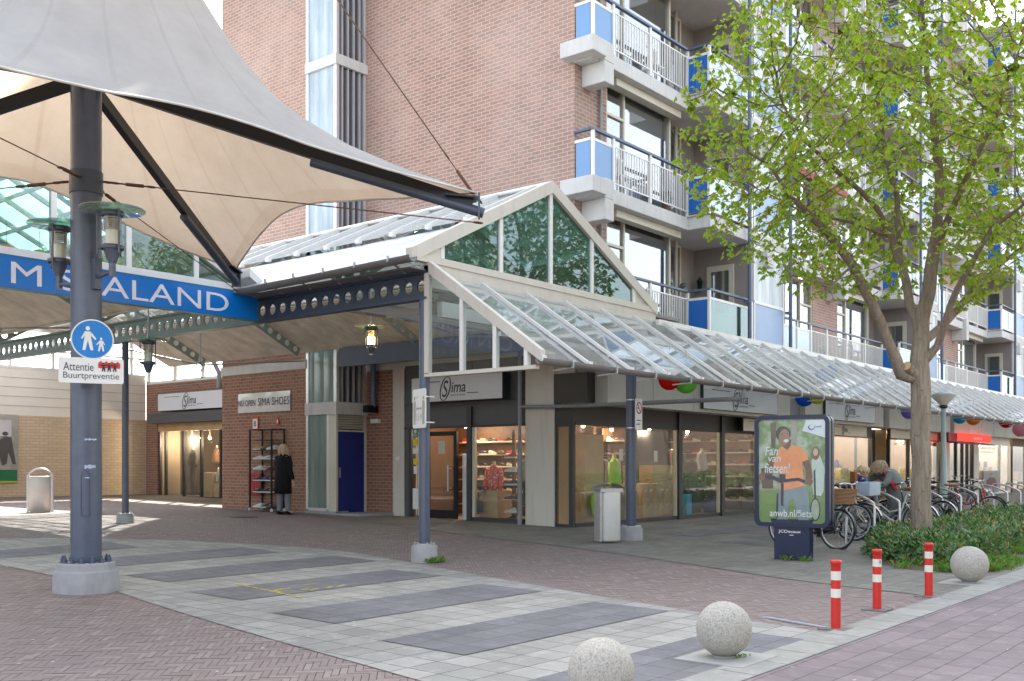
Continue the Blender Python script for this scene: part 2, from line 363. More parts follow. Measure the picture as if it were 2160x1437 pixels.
c = t.mix(t.math('MULTIPLY', t.ramp(t.math('MULTIPLY', sz_.outputs[2], .1), [(.32, 0.), (.52, 1.)]), .8), c, t.mix(1, c, (.48, .42, .33), 'MULTIPLY')); t.bsdf(c, .9, 0, t.math('ADD', n1, t.ramp(v.outputs[0], [(0., 0.), (.04, 1.)])), .7, .012, .2); M['bark'] = t.m
t = NT('herringbone_brick'); g = t.n('ShaderNodeNewGeometry'); co = t.coord(True)
c = t.ramp(g.outputs['Random Per Island'], [(0., (.23, .175, .165)), (.35, (.285, .215, .20)), (.7, (.26, .20, .188)), (1., (.34, .275, .255))])
big = t.noise(co, .35, 5, .6); fn = t.noise(co, 60, 4, .8)
c = t.mix(t.math('MULTIPLY', t.ramp(big, [(.35, 0.), (.65, 1.)]), .55), c, (.25, .222, .205)); c = t.mix(t.math('MULTIPLY', fn, .4), c, t.mix(1, c, (.6, .6, .6), 'MULTIPLY'))
mo = t.math('MULTIPLY', t.ramp(t.noise(co, .8, 5, .7), [(.62, 0.), (.75, 1.)]), t.ramp(t.noise(co, 30, 3), [(.5, 0.), (.6, 1.)])); c = t.mix(t.math('MULTIPLY', mo, .35), c, (.13, .17, .05))
gum = t.n('ShaderNodeTexVoronoi'); t.l(co, gum.inputs['Vector']); gum.inputs['Scale'].default_value = 2.6
c = t.mix(t.math('MULTIPLY', t.math('LESS_THAN', gum.outputs['Distance'], .04), .6), c, (.6, .55, .5))
t.bsdf(c, .82, 0, fn, .3, .004, .35); M['herring'] = t.m
M['joint'] = mat('sandy_joint', (.10, .085, .07), .95, var=.3, sc_=3)
M['tile'] = pave_mat('grey_slabs', (.36, .36, .345), (.29, .295, .285), (.085, .085, .075), .6, .3, .007, .5, 0, .35)
M['tilew'] = pave_mat('grey_square_slabs', (.40, .40, .385), (.32, .325, .315), (.09, .09, .08), .42, .42, .007, 0., 0, .12)
M['tiled'] = pave_mat('dark_square_slabs', (.165, .165, .175), (.135, .137, .145), (.07, .07, .07), .42, .42, .006, 0., 0, .0, .4)
M['tilek'] = pave_mat('kerb_slabs', (.36, .355, .33), (.30, .30, .28), (.08, .08, .07), .5, .5, .008, 0., 0, .2)
M['road'] = pave_mat('purple_pavers', (.245, .20, .212), (.20, .168, .178), (.09, .08, .075), .40, .205, .006, .5, 0, .0, .5)
M['apron'] = pave_mat('grey_brown_slabs', (.25, .235, .21), (.20, .19, .17), (.09, .08, .07), .3, .3, .006, 0, 0, .25)
M['earth'] = mat('dark_earth', (.12, .085, .055), .95, var=.3, sc_=5, bump=1)
for k_, a_ in (('tilew', ((.39, .38, .355), (.29, .287, .27), (.09, .09, .08), .3, .3, .006, 0., 0, .12)), ('tiled', ((.205, .205, .215), (.16, .161, .172), (.08, .08, .08), .3, .3, .005, 0., 0, 0., .4))):
    M[k_] = pave_mat('square_slabs_' + ('light' if k_ == 'tilew' else 'dark'), *a_)
# ---------------------------------------------------------------- the ground: sheets over a gently rising plaza
def sheet(name, fx, ys, mt, dz, nx=30, kind='structure'):
    m = MB(); v = []; n = len(ys)
    for y in ys:
        a, b = fx(y)
        for i in range(nx + 1):
            x = a + (b - a) * i / nx; v.append((x, y, gz(x, y) + dz))
    f = [(j * (nx + 1) + i, j * (nx + 1) + i + 1, (j + 1) * (nx + 1) + i + 1, (j + 1) * (nx + 1) + i) for j in range(n - 1) for i in range(nx)]
    m.add(v, f); return tag(m.build(name, mt), kind=kind)
def rng(a, b, st): n = max(2, int((b - a) / st) + 1); return [a + (b - a) * i / (n - 1) for i in range(n)]
def lut(tab):
    tab = sorted(tab)
    def f(y):
        if y <= tab[0][0]: return tab[0][1]
        for (a, p), (b, q) in zip(tab, tab[1:]):
            if y <= b: return p + (q - p) * (y - a) / (b - a)
        return tab[-1][1]
    return f
Wlow = lut([(13.9, 6.0), (14.6, 5.2), (15.6, 3.4), (17, 1), (12.85, 6.03), (11.9, 5.97), (10.47, 5.86), (9.04, 5.56), (7.68, 5.32), (6.52, 5.13), (5.55, 4.99), (4.77, 4.87), (3.1, 4.6)])
Wup = lut([(16.8, 6.9), (16.2, 7.9), (15.14, 8.95), (14.54, 9.42), (13.84, 9.8), (13.14, 10.2), (12.4, 10.4), (11.75, 10.45), (10.9, 10.33), (10.08, 10.12), (9.32, 9.91), (8.53, 9.69), (7.26, 9.38), (6.17, 9.1), (5.29, 8.93), (4.6, 8.8), (3.45, 8.55)])
Rup = lut([(19, 15.8), (15.49, 14.93), (14.05, 14.58), (12.5, 14.24), (10.43, 13.84), (8.56, 13.31), (6.9, 12.68), (5.51, 12.11), (4.42, 11.84), (3.45, 11.7)])
gr = MB(); N = 90
gx = [-260 + 40 * i for i in range(6)] + rng(-40, 60, 1.25) + [80 + 45 * i for i in range(6)]
gy = [-260 + 40 * i for i in range(6)] + rng(-40, 50, 1.25) + [70 + 45 * i for i in range(6)]
gr.add([(x, y, gz(x, y) - .012) for y in gy for x in gx], [(j * len(gx) + i, j * len(gx) + i + 1, (j + 1) * len(gx) + i + 1, (j + 1) * len(gx) + i) for j in range(len(gy) - 1) for i in range(len(gx) - 1)])
tag(gr.build('ground', M['joint']), kind='structure')
# herringbone clinkers, each its own small face
hb = MB(); a0 = math.radians(-45); ca, sa = math.cos(a0), math.sin(a0); w_ = .052; L_ = w_ * 4; g_ = .0022
hv, hf = [], []
def inp(x, y):
    if not (-3 < x < 18 and 3.3 < y < 34): return False
    if x > Rup(y) + .25 and y < 19: return False
    if Wlow(y) + .3 < x < Wup(y) - .3 and y < 16.5: return False
    u = (x * SF - y * CF); t_ = x * CF + y * SF
    return t_ > 3 and abs(u / t_) < .56
for i in range(-118, -8):
    for j in range(int((-82 - 8 * i) / 2), int((490 - 8 * i) / 2)):
        for o in (0, 1):
            bx = (j + 8 * i + (7 if o else 0)) * w_; by = j * w_
            if o == 0: x0, y0, x1, y1 = bx, by, bx + L_, by + w_
            else: x0, y0, x1, y1 = bx, by, bx + w_, by + L_
            cx, cy = (x0 + x1) / 2, (y0 + y1) / 2
            X, Y = cx * ca - cy * sa, cx * sa + cy * ca
            if not inp(X, Y): continue
            z = gz(X, Y); n = len(hv); dz = R_.uniform(-.0015, .0015)
            for px, py in ((x0 + g_, y0 + g_), (x1 - g_, y0 + g_), (x1 - g_, y1 - g_), (x0 + g_, y1 - g_)):
                xx, yy = px * ca - py * sa, px * sa + py * ca
                hv.append((xx, yy, gz(xx, yy) + dz))
            hf.append((n, n + 1, n + 2, n + 3))
hb.add(hv, hf); tag(hb.build('brick_paving', M['herring']), kind='structure')
sheet('walkway_paving', lambda y: (Wlow(y), Wup(y)), rng(3.1, 16.8, .25), M['tilew'], .006)
for k, (y0, y1, x0, x1) in enumerate([(3.3, 4.2, 5.1, 8.1), (5.1, 6.0, 5.7, 8.7), (6.9, 7.8, 6.0, 9.0), (8.7, 9.6, 6.3, 9.3), (10.5, 11.4, 6.6, 9.9), (12.3, 13.2, 6.9, 9.6), (14.1, 15.0, 5.7, 8.4)]):
    sheet('dark_paving_band', lambda y: (x0, x1), rng(y0, y1, .3), M['tiled'], .0105, 10)
sheet('canopy_paving', lambda y: (Rup(y), 60 if y < 12.7 else 17.6), rng(3.45, 12.7, .25), M['apron'], .006, 60)
sheet('shopside_paving', lambda y: (Rup(y) if y < 19 else 15.8, 17.6), rng(12.7, 20.0, .25), M['apron'], .0062, 12)
for y0, y1, x0, x1 in ((7.8, 8.7, 16.5, 18.6), (9.6, 10.5, 17.4, 22.2), (11.1, 12.0, 18.3, 26.)): sheet('dark_paving_band', lambda y: (x0, x1), rng(y0, y1, .3), M['tiled'], .0105, 10)
sheet('kerb_paving', lambda y: (3.0, 70.), [3.12, 3.3, 3.45], M['tilek'], .0145, 60)
sheet('road', lambda y: (-60., 90.), rng(-22., 3.12, 1.0), M['road'], .010, 60)
sheet('verge', lambda y: (-60., 90.), rng(-60., -22., 4.0), M['earth'], .02, 30)
# planting bed of bare soil under the shrubs
edge = lut([(3.62, 15.1), (4.1, 14.4), (4.6, 14.3), (5.2, 14.8), (5.7, 15.8), (6.1, 18.5), (6.4, 22)])
bd = MB(); ys = rng(3.62, 6.4, .12); v = []
for y in ys:
    for i in range(61):
        x = edge(y) + (62 - edge(y)) * (i / 60) ** 1.6
        e = min(1, i / 4, (y - 3.6) / .4, (6.45 - y) / .3)
        v.append((x, y, gz(x, y) + .008 + max(0, e) * (.05 + .05 * noise.noise(Vector((x * 1.3, y * 1.3, 0))))))
bd.add(v, [(j * 61 + i, j * 61 + i + 1, (j + 1) * 61 + i + 1, (j + 1) * 61 + i) for j in range(len(ys) - 1) for i in range(60)], True)
tag(bd.build('planting_bed', M['earth']), kind='structure')
# yellow spray marks on the slabs
ym = MB()
def ymark(x0, y0, x1, y1, w):
    p, q = PG(x0, y0), PG(x1, y1); n_ = 8; d = (q - p).normalized(); r = Vector((-d.y, d.x, 0)) * w / 2
    for i in range(n_):
        a, b = p.lerp(q, i / n_), p.lerp(q, (i + .8) / n_)
        vs = []
        for c_, s_2 in ((a, -1), (b, -1), (b, 1), (a, 1)):
            e = c_ + r * s_2; vs.append((e.x, e.y, gz(e.x, e.y) + .0135))
        ym.poly(vs)
for a_ in ((498, 1234, 640, 1264, .035), (578, 1248, 614, 1243, .04), (578, 1248, 592, 1252, .03), (578, 1248, 598, 1244, .03), (636, 1247, 650, 1244, .05), (655, 1248, 672, 1243, .04), (690, 1243, 700, 1240, .04), (712, 1240, 728, 1236, .04), (640, 1236, 668, 1233, .02)): ymark(*a_)
tag(ym.build('spray_marking', mat('yellow_spray', (.55, .46, .04), .8, var=.3)), kind='structure')

g = PG(507, 1091); m = MB().prism([(g.x - .25, g.y - .3, g.z + .004), (g.x + .25, g.y - .3, g.z + .004), (g.x + .25, g.y + .3, g.z + .004), (g.x - .25, g.y + .3, g.z + .004)], (0, 0, .008))
tag(m.build('drain_cover', mat('cast_iron', (.07, .065, .06), .6, .3, bump=.5)), kind='structure')
# ---------------------------------------------------------------- apartment block
GX, FY, BX, SY = 17.5, 12.55, 16.5, 18.95
TOP = 21.9; Z1 = 4.23; ST = 2.88
B = thing('apartment_building', 'tall pinkish brick apartment block with blue and white balconies above the shops', 'apartment building', (GX, FY, 0))
MB().box(GX, FY, 5.2, GX + .3, SY + .2, TOP).build('gable_wall', M['brick'], B)
m = MB().box(BX, 20.09, 7.25, 22, 23.6, TOP).box(BX + .35, 18.99 + .3, 4.5, 22, 20.09, TOP); m.build('side_wall', M['brick'], B)
MB().box(BX, 20.09, 4.15, 22, 23.6, 6.92).build('side_wall', M['brick_shade'], B)
MB().box(BX, 20.09, .2, 22, 23.6, 3.92).build('plinth_wall', M['brick_shade'], B)
MB().box(BX - .03, 20.07, 3.92, 22, 23.62, 4.15).build('concrete_band', M['concrete'], B); MB().box(BX - .03, 20.07, 6.92, 22, 23.62, 7.25).build('concrete_band', M['concrete'], B)
# stair tower glazing: ribbed on the left face, dark profiled strips on the return
bands = [(3.05, 2.75), (5.75, 5.5), (8.63, 8.38), (11.52, 11.27), (14.4, 14.15), (17.28, 17.03), (20.16, 19.9)]
zs = [2.75, 5.5, 8.38, 11.27, 14.15, 17.03, 19.9]
for a, b in bands:
    MB().prism([(BX - .04, SY - .04, b), (GX - .003, SY - .04, b), (GX - .003, SY + .3, b), (BX + .3, SY + .3, b), (BX + .3, 20.08, b), (BX - .04, 20.08, b)], (0, 0, a - b)).build('concrete_band', M['concrete'], B)
for i in range(len(bands)):
    z0 = bands[i][0]; z1 = bands[i + 1][1] if i + 1 < len(bands) else TOP
    lo = i == 0
    f = MB().box(BX + .02, SY + .05, z0, BX + .05, 20.05, z1).build('stair_window', M['ribglass_low' if lo else 'ribglass'], B)
    g = MB().box(BX, SY - .01, z0, BX + .09, SY + .09, z1).box(BX, 19.99, z0, BX + .08, 20.085, z1)
    for k in range(1, 5): g.box(BX + k * .19, SY, z0, BX + k * .19 + .035, SY + .09, z1)
    g.box(GX - .1, SY, z0, GX - .01, SY + .09, z1).build('frame', M['alu'], f)
    MB().box(BX + .1, SY + .05, z0, GX - .1, SY + .07, z1).build('dark_pane', M['ribdark'], f)
m = MB().box(BX + .02, SY + .3, .45, BX + .05, 20.05, 2.75); f = m.build('stair_window', M['ribglass_low'], B)
MB().box(BX, 20.0, .4, BX + .08, 20.085, 2.75).box(BX, SY + .28, .4, BX + .08, SY + .35, 2.75).box(BX, SY + .35, .38, BX + .08, 20., .45).build('frame', M['alu'], f)
MB().box(BX - .02, SY, .2, 16.9, 20.085, .38).build('plinth', M['concbase'], B)
MB().box(BX + .35, SY + .3, .2, GX + .3, SY + .5, 3.0).build('stair_backing', M['dark'], B)
# blue service door with louvre
d = MB().box(BX + .06, SY + .02, .32, GX - .07, SY + .07, 2.33).build('door', M['navy'], B)
MB().box(BX + .1, SY - .02, 1.2, BX + .13, SY + .02, 1.45).build('handle', M['steel'], d)
m = MB().box(BX, SY, .3, BX + .06, SY + .28, 2.75).box(GX - .07, SY, .3, GX - .003, SY + .1, 2.75).box(BX + .06, SY, 2.33, GX - .07, SY + .1, 2.37)
m.build('door_frame', M['cream'], B)
m = MB()
for k in range(6): m.prism([(BX + .07, SY + .01, 2.40 + k * .058), (BX + .07, SY + .06, 2.44 + k * .058), (BX + .07, SY + .06, 2.45 + k * .058), (BX + .07, SY + .01, 2.41 + k * .058)], (GX - BX - .15, 0, 0))
m.build('louvre', M['cream'], B); MB().box(BX + .06, SY + .08, 2.37, GX - .07, SY + .1, 2.75).build('louvre_backing', M['dark'], B)
MB().box(BX - .15, SY - 1.0, .2, GX, SY, .345).build('door_step', M['concbase'], B, .02)
# lower gable wall: brick pier, cream render and the pillar at the corner
MB().box(GX, 17.98, .2, GX + .3, SY, 3.85).build('brick_pier', M['brick3'], B)
m = MB().box(GX + .002, 17.6, 3.85, GX + .3, SY, 5.2).box(GX - .03, 17.6, .2, GX + .3, 17.98, 3.85).box(GX - .03, 13.06, .15, GX + .3, 13.85, 5.2).box(GX, 13.85, 3.9, GX + .3, 17.6, 5.2).box(GX, FY, 3.3, GX + .3, 13.06, 5.2)
m.build('render_wall', M['cream2'], B)
MB().box(GX + .1, FY + .6, TOP - .01, 60, 24, TOP + .2).build('roof', M['concrete'], B)

def window(parent, x0, x1, z0, z1, y, cols, transom=None, curtain=0, mt='cream', gm='glass_win', depth=.09, name='window'):
    f = MB(); w = .06
    f.box(x0, y, z0, x0 + w, y + depth, z1).box(x1 - w, y, z0, x1, y + depth, z1).box(x0 + w, y, z0, x1 - w, y + depth, z0 + w).box(x0 + w, y, z1 - w, x1 - w, y + depth, z1)
    xs = [x0] + [x0 + (x1 - x0) * c for c in cols] + [x1]
    for c in xs[1:-1]: f.box(c - w / 2, y + .003, z0 + w, c + w / 2, y + depth - .003, z1 - w)
    if transom:
        for a, b in transom: f.box(xs[a] + w / 2 + .01, y + .004, z0 + (z1 - z0) * b, xs[a + 1] - w / 2 - .01, y + depth - .01, z0 + (z1 - z0) * b + w)
    fo = f.build(name, M[mt], parent)
    MB().box(x0 + w, y + depth * .6, z0 + w, x1 - w, y + depth * .6 + .01, z1 - w).build('pane', M[gm], fo)
    return fo
for p in range(4):
    X0 = GX + 13.25 * p; lo = X0 - .8 if p else GX + .3
    # walls of the bay, floor by floor share one mesh for the bay
    m = MB().box(lo, FY, Z1, X0 + 1.2, FY + .3, TOP)
    m.build('brick_pillar', M['brick'], B)
    m = MB().box(X0 + 6.2, 11.62, Z1, X0 + 6.4, 13.3, TOP - .3).box(X0 + 4.0, 13.16, Z1, X0 + 6.2, 13.3, TOP - .3)
    m.build('loggia_wall', M['grey_wall'], B)
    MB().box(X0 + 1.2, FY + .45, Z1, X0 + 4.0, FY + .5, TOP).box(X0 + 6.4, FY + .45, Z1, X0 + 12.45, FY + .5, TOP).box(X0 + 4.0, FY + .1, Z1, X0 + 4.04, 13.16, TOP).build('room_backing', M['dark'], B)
    nfl = 6 if p < 3 else 5
    for k in range(nfl):
        zb = Z1 + ST * k; zt = zb + .3; zn = zb + ST         # slab bottom, slab top, next slab bottom
        if p == 3 and k > 3: continue
        rr = random.Random(p * 10 + k)
        # windows
        w1 = window(B, X0 + 1.2, X0 + 4.0, zt, zn - .02, FY + .02, [.27], [(0, .72)])
        if rr.random() < .7: MB().box(X0 + 2.0, FY + .2, zt + (1.6 if rr.random() < .5 else .1), X0 + 3.9, FY + .22, zn - .1).build('curtain', M['curtain'], w1)
        w2 = window(B, X0 + 4.04, X0 + 5.35, zt, zn - .02, 13.05, [.5] if k % 2 else [.42])
        if rr.random() < .6: MB().box(X0 + 4.1, 13.145, zt + .1, X0 + 5.3, 13.155, zn - .1).build('curtain', M['curtain'], w2)
        d = MB().box(X0 + 6.14, 12.0, zt, X0 + 6.2, 12.75, zt + 2.1).build('balcony_door', M['cream'], B)
        MB().box(X0 + 6.12, 12.12, zt + .9, X0 + 6.135, 12.63, zt + 1.95).build('pane', M['glass_win'], d)
        w3 = window(B, X0 + 8.2, X0 + 12.45, zt, zn - .02, FY + .02, [.3, .55, .8], [(1, .7), (3, .7)])
        MB().box(X0 + 8.3, FY + .2, zt + .1, X0 + (9.5 + 2.5 * rr.random()), FY + .22, zn - .1).build('curtain', M['curtain'], w3)
        MB().tube([(X0 + 4.9, 12.95, zt), (X0 + 4.9, 12.95, zn - .01)], .05, 8).build('loggia_pipe', M['soffit'], B)
        MB().box(X0 + 1.2, 12.28, zn - .17, X0 + 4.0, 12.5, zn - .012).build('blind_box', M['cream'], B)
        # enclosed bay
        e = MB().box(X0 + 6.42, 11.56, zt + 1.15, X0 + 8.1, 11.60, zn - .12).build('winter_garden', M['ribcurt'], B)
        MB().box(X0 + 6.42, 11.55, zt + .06, X0 + 8.1, 11.60, zt + 1.08).build('lower_panel', M['bluef'], e)
        g = MB().box(X0 + 6.36, 11.53, zt, X0 + 6.42, 11.62, zn).box(X0 + 8.1, 11.53, zt, X0 + 8.15, 11.62, zn).box(X0 + 6.42, 11.53, zt + 1.08, X0 + 8.1, 11.62, zt + 1.15).box(X0 + 6.42, 11.53, zn - .12, X0 + 8.1, 11.62, zn - .003).box(X0 + 6.42, 11.53, zt + .001, X0 + 8.1, 11.62, zt + .06)
        g.build('frame', M['white'], e)
        # balcony: slab, handrails, balusters, panels
        a0_ = X0 - 1.95 if p else GX - .02
        b = MB().box(a0_, 12.09, zb, X0 + 4.0, FY + .02, zt).box(X0 + 4.0, 11.5, zb, X0 + 8.2, 13.2, zt).box(X0 + 8.2, 12.09, zb, X0 + 11.3, FY + .02, zt).box(X0 + 4.0 - .06, 11.5, zt, X0 + 4.04, 12.09, zt + .03)
        b.box(X0 + .25, 11.95, zb - .45, X0 + .6, FY, zb - .002).box(X0 + .25, 11.95, zb, X0 + .6, 12.088, zt + .12).box(X0 + 6.9, 11.42, zb - .5, X0 + 7.3, 12.5, zb - .002)
        if p == 0: b.box(GX - .32, 11.86, zb + .02, GX + .2, 12.7, zt + .05)
        bo = b.build('balcony', M['concrete'], B, .015)
        hr = MB(); h = zt + 1.14
        hr.box(a0_, 12.07, h - .05, X0 + 4.0, 12.15, h).box(X0 + 3.96, 11.49, h - .05, X0 + 4.04, 12.07, h).box(X0 + 4.04, 11.49, h - .05, X0 + 6.3, 11.57, h)
        if p == 0: hr.box(GX - .03, 12.15, h - .05, GX + .05, FY, h)
        hr.box(X0 + 8.25, 12.07, h - .05, X0 + 11.3, 12.15, h)
        hr.build('handrail', M['blue_rail'], bo)
        po = MB(); ws = .035
        xs = [a0_ + .02]
        x = X0 + 4.0
        st_ = [X0 + 4.0 - 1.6 * i for i in range(0, 5)] if p else [X0 + 4.0, X0 + 2.3, X0 + .8, X0 + .04]
        for x in [q for q in st_ if q > a0_ - .1]: po.box(x - ws, 12.08, zt, x + ws, 12.14, h - .05)
        for x in (X0 + 5.0 + 1.2,): po.box(x - ws, 11.5, zt, x + ws, 11.56, h - .05)
        po.box(X0 + 3.965, 11.5, zt, X0 + 4.035, 11.56, h - .05)
        for x in (X0 + 8.28, X0 + 9.3, X0 + 10.3, X0 + 11.26): po.box(x - ws, 12.08, zt, x + ws, 12.14, h - .05)
        s0 = X0 + .84 if p == 0 else a0_ + .05
        po.box(s0, 12.10, zt + .13, X0 + 3.965, 12.125, zt + .16).box(s0, 12.10, h - .22, X0 + 3.965, 12.125, h - .19)
        n_ = int((X0 + 3.96 - s0) / .108)
        for i in range(n_): po.box(s0 + .05 + i * .108, 12.102, zt + .16, s0 + .072 + i * .108, 12.123, h - .22)
        po.build('balusters', M['white'], bo)
        def panel(x0, x1, y, mt_):
            q = MB().box(x0, y, zt + .13, x1, y + .012, h - .26).build('panel', M[mt_], bo)
            return q
        fr = MB()
        def pfr(x0, x1, y): fr.box(x0, y - .008, h - .26, x1, y + .022, h - .2); fr.box(x0, y - .008, zt + .08, x1, y + .022, zt + .13)
        if p == 0:
            panel(GX + .08, X0 + .76, 12.11, 'bluep'); pfr(GX + .08, X0 + .76, 12.11)
            MB().box(GX + .01, 12.16, zt + .13, GX + .02, FY - .03, h - .26).build('panel', M['bluep'], bo)
            fr.box(GX, 12.15, h - .26, GX + .03, FY, h - .2).box(GX, 12.15, zt + .08, GX + .03, FY, zt + .13)
        MB().box(X0 + 3.99, 11.57, zt + .1, X0 + 4.005, 12.07, h - .26).build('side_panel', M['blues'], bo)
        fr.box(X0 + 3.98, 11.57, h - .26, X0 + 4.02, 12.07, h - .2)
        gm_ = 'frost' if k else 'glass_green'
        panel(X0 + 4.05, X0 + 6.15, 11.525, gm_); pfr(X0 + 4.05, X0 + 6.15, 11.525)
        for a, b2 in ((8.32, 9.26), (9.34, 10.26), (10.34, 11.22)): panel(X0 + a, X0 + b2, 12.11, 'frost')
        pfr(X0 + 8.32, X0 + 11.22, 12.11)
        fr.build('panel_rails', M['white'], bo)
    for dx in (5.8, 8.22):
        m = MB().tube([(X0 + dx, 11.38, 3.9), (X0 + dx, 11.38, TOP)], .05, 8)
        for k in range(6): m.box(X0 + dx - .08, 11.36, Z1 + ST * k + 1.3, X0 + dx + .08, 11.5, Z1 + ST * k + 1.36)
        m.build('blue_downpipe', M['blue_rail'], B)
m = MB()
for k in (2, 4): m.prism([(GX + 8.3, 12.05, Z1 + ST * k - .05), (GX + 8.3, 11.4, Z1 + ST * k - .35), (GX + 8.3, 11.38, Z1 + ST * k - .55), (GX + 8.3, 12.05, Z1 + ST * k - .2)], (4, 0, 0))
m.build('awning', mat('dull_red_awning', (.32, .05, .04), .7), B)
MB().tube([(GX + .9, FY - .06, 4.6), (GX + .9, FY - .06, TOP)], .035, 8).build('downpipe', M['pipe'], B)
# ---------------------------------------------------------------- ground floor shops
SF0 = 12.6
S = thing('corner_shop_front', 'charcoal framed glass front of the corner sports shop under the flats', 'shop front', (GX, SF0, .15))
GT = 2.36
# gable side: x = 17.5 plane, Y 13.85 .. 17.6
MB().box(GX + .01, 13.85, 2.4, GX + .12, 17.6, 3.9).build('fascia_panel', M['grey_panel'], S); MB().box(GX, 17.45, .2, GX + .12, 17.6, 2.4).build('side_panel', M['grey_panel'], S); MB().box(GX, 13.85, .15, GX + .1, 15.45, .27).build('plinth', M['grey_panel'], S)
fm = MB().box(GX - .02, 13.85, 2.37, GX + .004, 17.6, 2.42).box(GX - .012, 13.85, 2.95, GX + .004, 17.6, 2.97).box(GX - .012, 15.42, 2.97, GX + .004, 15.44, 3.9).box(GX - .05, 15.42, .2, GX + .12, 15.56, 2.85)
fm.box(GX - .02, 17.36, .2, GX + .1, 17.45, 2.37).box(GX - .02, 17.0, .2, GX + .1, 17.1, 2.37).box(GX - .02, 13.85, .24, GX + .1, 15.42, .32)
fm.build('frame', M['dark_frame'], S)
MB().box(GX + .03, 13.85, .32, GX + .04, 15.40, 2.37).build('pane', M['glass_shop'], S)
MB().box(GX + .03, 17.1, .25, GX + .04, 17.36, 2.37).build('pane', M['glass_shop'], S)
MB().box(GX - .01, 15.34, .3, GX + .06, 15.42, 2.37).box(GX + .0, 17.12, .3, GX + .03, 17.16, 2.3).box(GX, 17.2, .3, GX + .03, 17.22, 2.3).build('trim', M['cream'], S)
# open door leaf swung in at the entrance
d = thing('dl', None, None); bpy.data.objects.remove(d)
dm = MB().box(GX + .1, 16.0, .25, GX + .16, 16.1, 2.3).box(GX + .1, 16.1, 2.2, GX + .16, 16.9, 2.3).box(GX + .1, 16.9, .25, GX + .16, 17.0, 2.3).box(GX + .1, 16.1, .25, GX + .16, 16.9, .45)
dd = dm.build('door', M['blackst'], S); MB().box(GX + .125, 16.1, .45, GX + .135, 16.9, 2.2).build('pane', M['glass_shop'], dd)
MB().tube([(GX + .02, 16.2, .9), (GX + .02, 16.2, 1.5)], .018, 8).box(GX + .02, 16.18, .95, GX + .12, 16.22, .98).box(GX + .02, 16.18, 1.42, GX + .12, 16.22, 1.45).build('handle', M['steel'], dd)
# lattice panel at the corner and pillars
lt = MB()
for k in range(8): lt.box(GX + .012, SF0 + .12 + k * .046, .25, GX + .02, SF0 + .132 + k * .046, 2.33)
for k in range(46): lt.box(GX + .02, SF0 + .1, .28 + k * .045, GX + .028, 13.0, .292 + k * .045)
lt.build('lattice', M['wood'], S)
MB().box(GX + .05, SF0 + .1, .25, GX + .07, 13.0, 2.33).build('lattice_backing', mat('tan_screen', (.42, .33, .22), .8), S)
f = MB().box(GX, SF0, .15, GX + .1, SF0 + .1, 2.42).box(GX, 13.0, .15, GX + .1, 13.06, 2.42).box(GX, SF0 + .1, .15, GX + .1, 13.0, .25).box(GX, SF0 + .1, 2.33, GX + .1, 13.0, 2.42)
XS = [PY(x, 900, SF0).x for x in (1432, 1522, 1600)]
for x in XS: f.box(x - .08, SF0 - .06, .15, x + .08, SF0 + .1, 2.8)
f.box(GX + .1, SF0 - .01, .12, XS[2] - .08, SF0 + .09, .27)
f.build('frame', M['dark_frame'], S)
MB().box(GX + .1, SF0, 2.36, XS[2] - .08, SF0 + .1, 2.8).box(GX - .01, SF0 - .02, 2.42, GX + .1, 13.06, 2.8).build('top_panel', M['dark_frame2'], S)
MB().box(GX + .1, SF0 - .012, 2.36, XS[2] - .08, SF0, 2.42).box(GX + .1, SF0 - .012, 2.52, XS[2] - .08, SF0, 2.535).build('top_rail', M['dark_frame'], S)
MB().box(GX - .05, 12.2, 2.82, GX + .75, 13.06, 3.45).build('corner_box', M['dark_frame2'], S)
xm = PY(1325, 900, SF0).x
for a, b in ((GX + .1, xm - .02), (xm + .02, XS[0] - .08), (XS[0] + .08, XS[1] - .08), (XS[1] + .08, XS[2] - .08)):
    MB().box(a, SF0 + .03, .27, b, SF0 + .04, 2.36).build('pane', M['glass_shop'], S)
MB().box(xm - .02, SF0, .27, xm + .02, SF0 + .08, 2.36).box(XS[0] - .14, SF0 + .0, .27, XS[0] - .08, SF0 + .08, 2.36).box(XS[1] - .14, SF0, .27, XS[1] - .08, SF0 + .08, 2.36).box(XS[2] - .14, SF0, .27, XS[2] - .08, SF0 + .08, 2.36).build('trim', M['cream'], S)
# stickers on the left pane
for i, (y, z, w, h, mt_) in enumerate(((17.23, 2.18, .16, .2, mat('safety_green', (.02, .30, .12), .4)), (17.23, 1.98, .15, .15, mat('yellow_sticker', (.75, .62, .04), .4)), (17.23, 1.78, .17, .14, M['whitep']), (17.23, 1.52, .14, .14, mat('yellow_sticker', (.75, .62, .04), .4)), (17.23, 1.3, .12, .18, M['whitep']), (17.23, .45, .18, .5, M['whitep']))):
    s1 = MB().box(GX - .012, y - w / 2, z, GX - .004, y + w / 2, z + h).build('sticker', mt_, S)
    if i == 0: text('AED', .07, M['whitep'], s1, (GX - .014, y + .07, z + .02), (0, -1, 0)); MB().ball((GX - .014, y, z + .13), .004, .045, .045, 10, 6).build('heart_symbol', M['whitep'], s1)
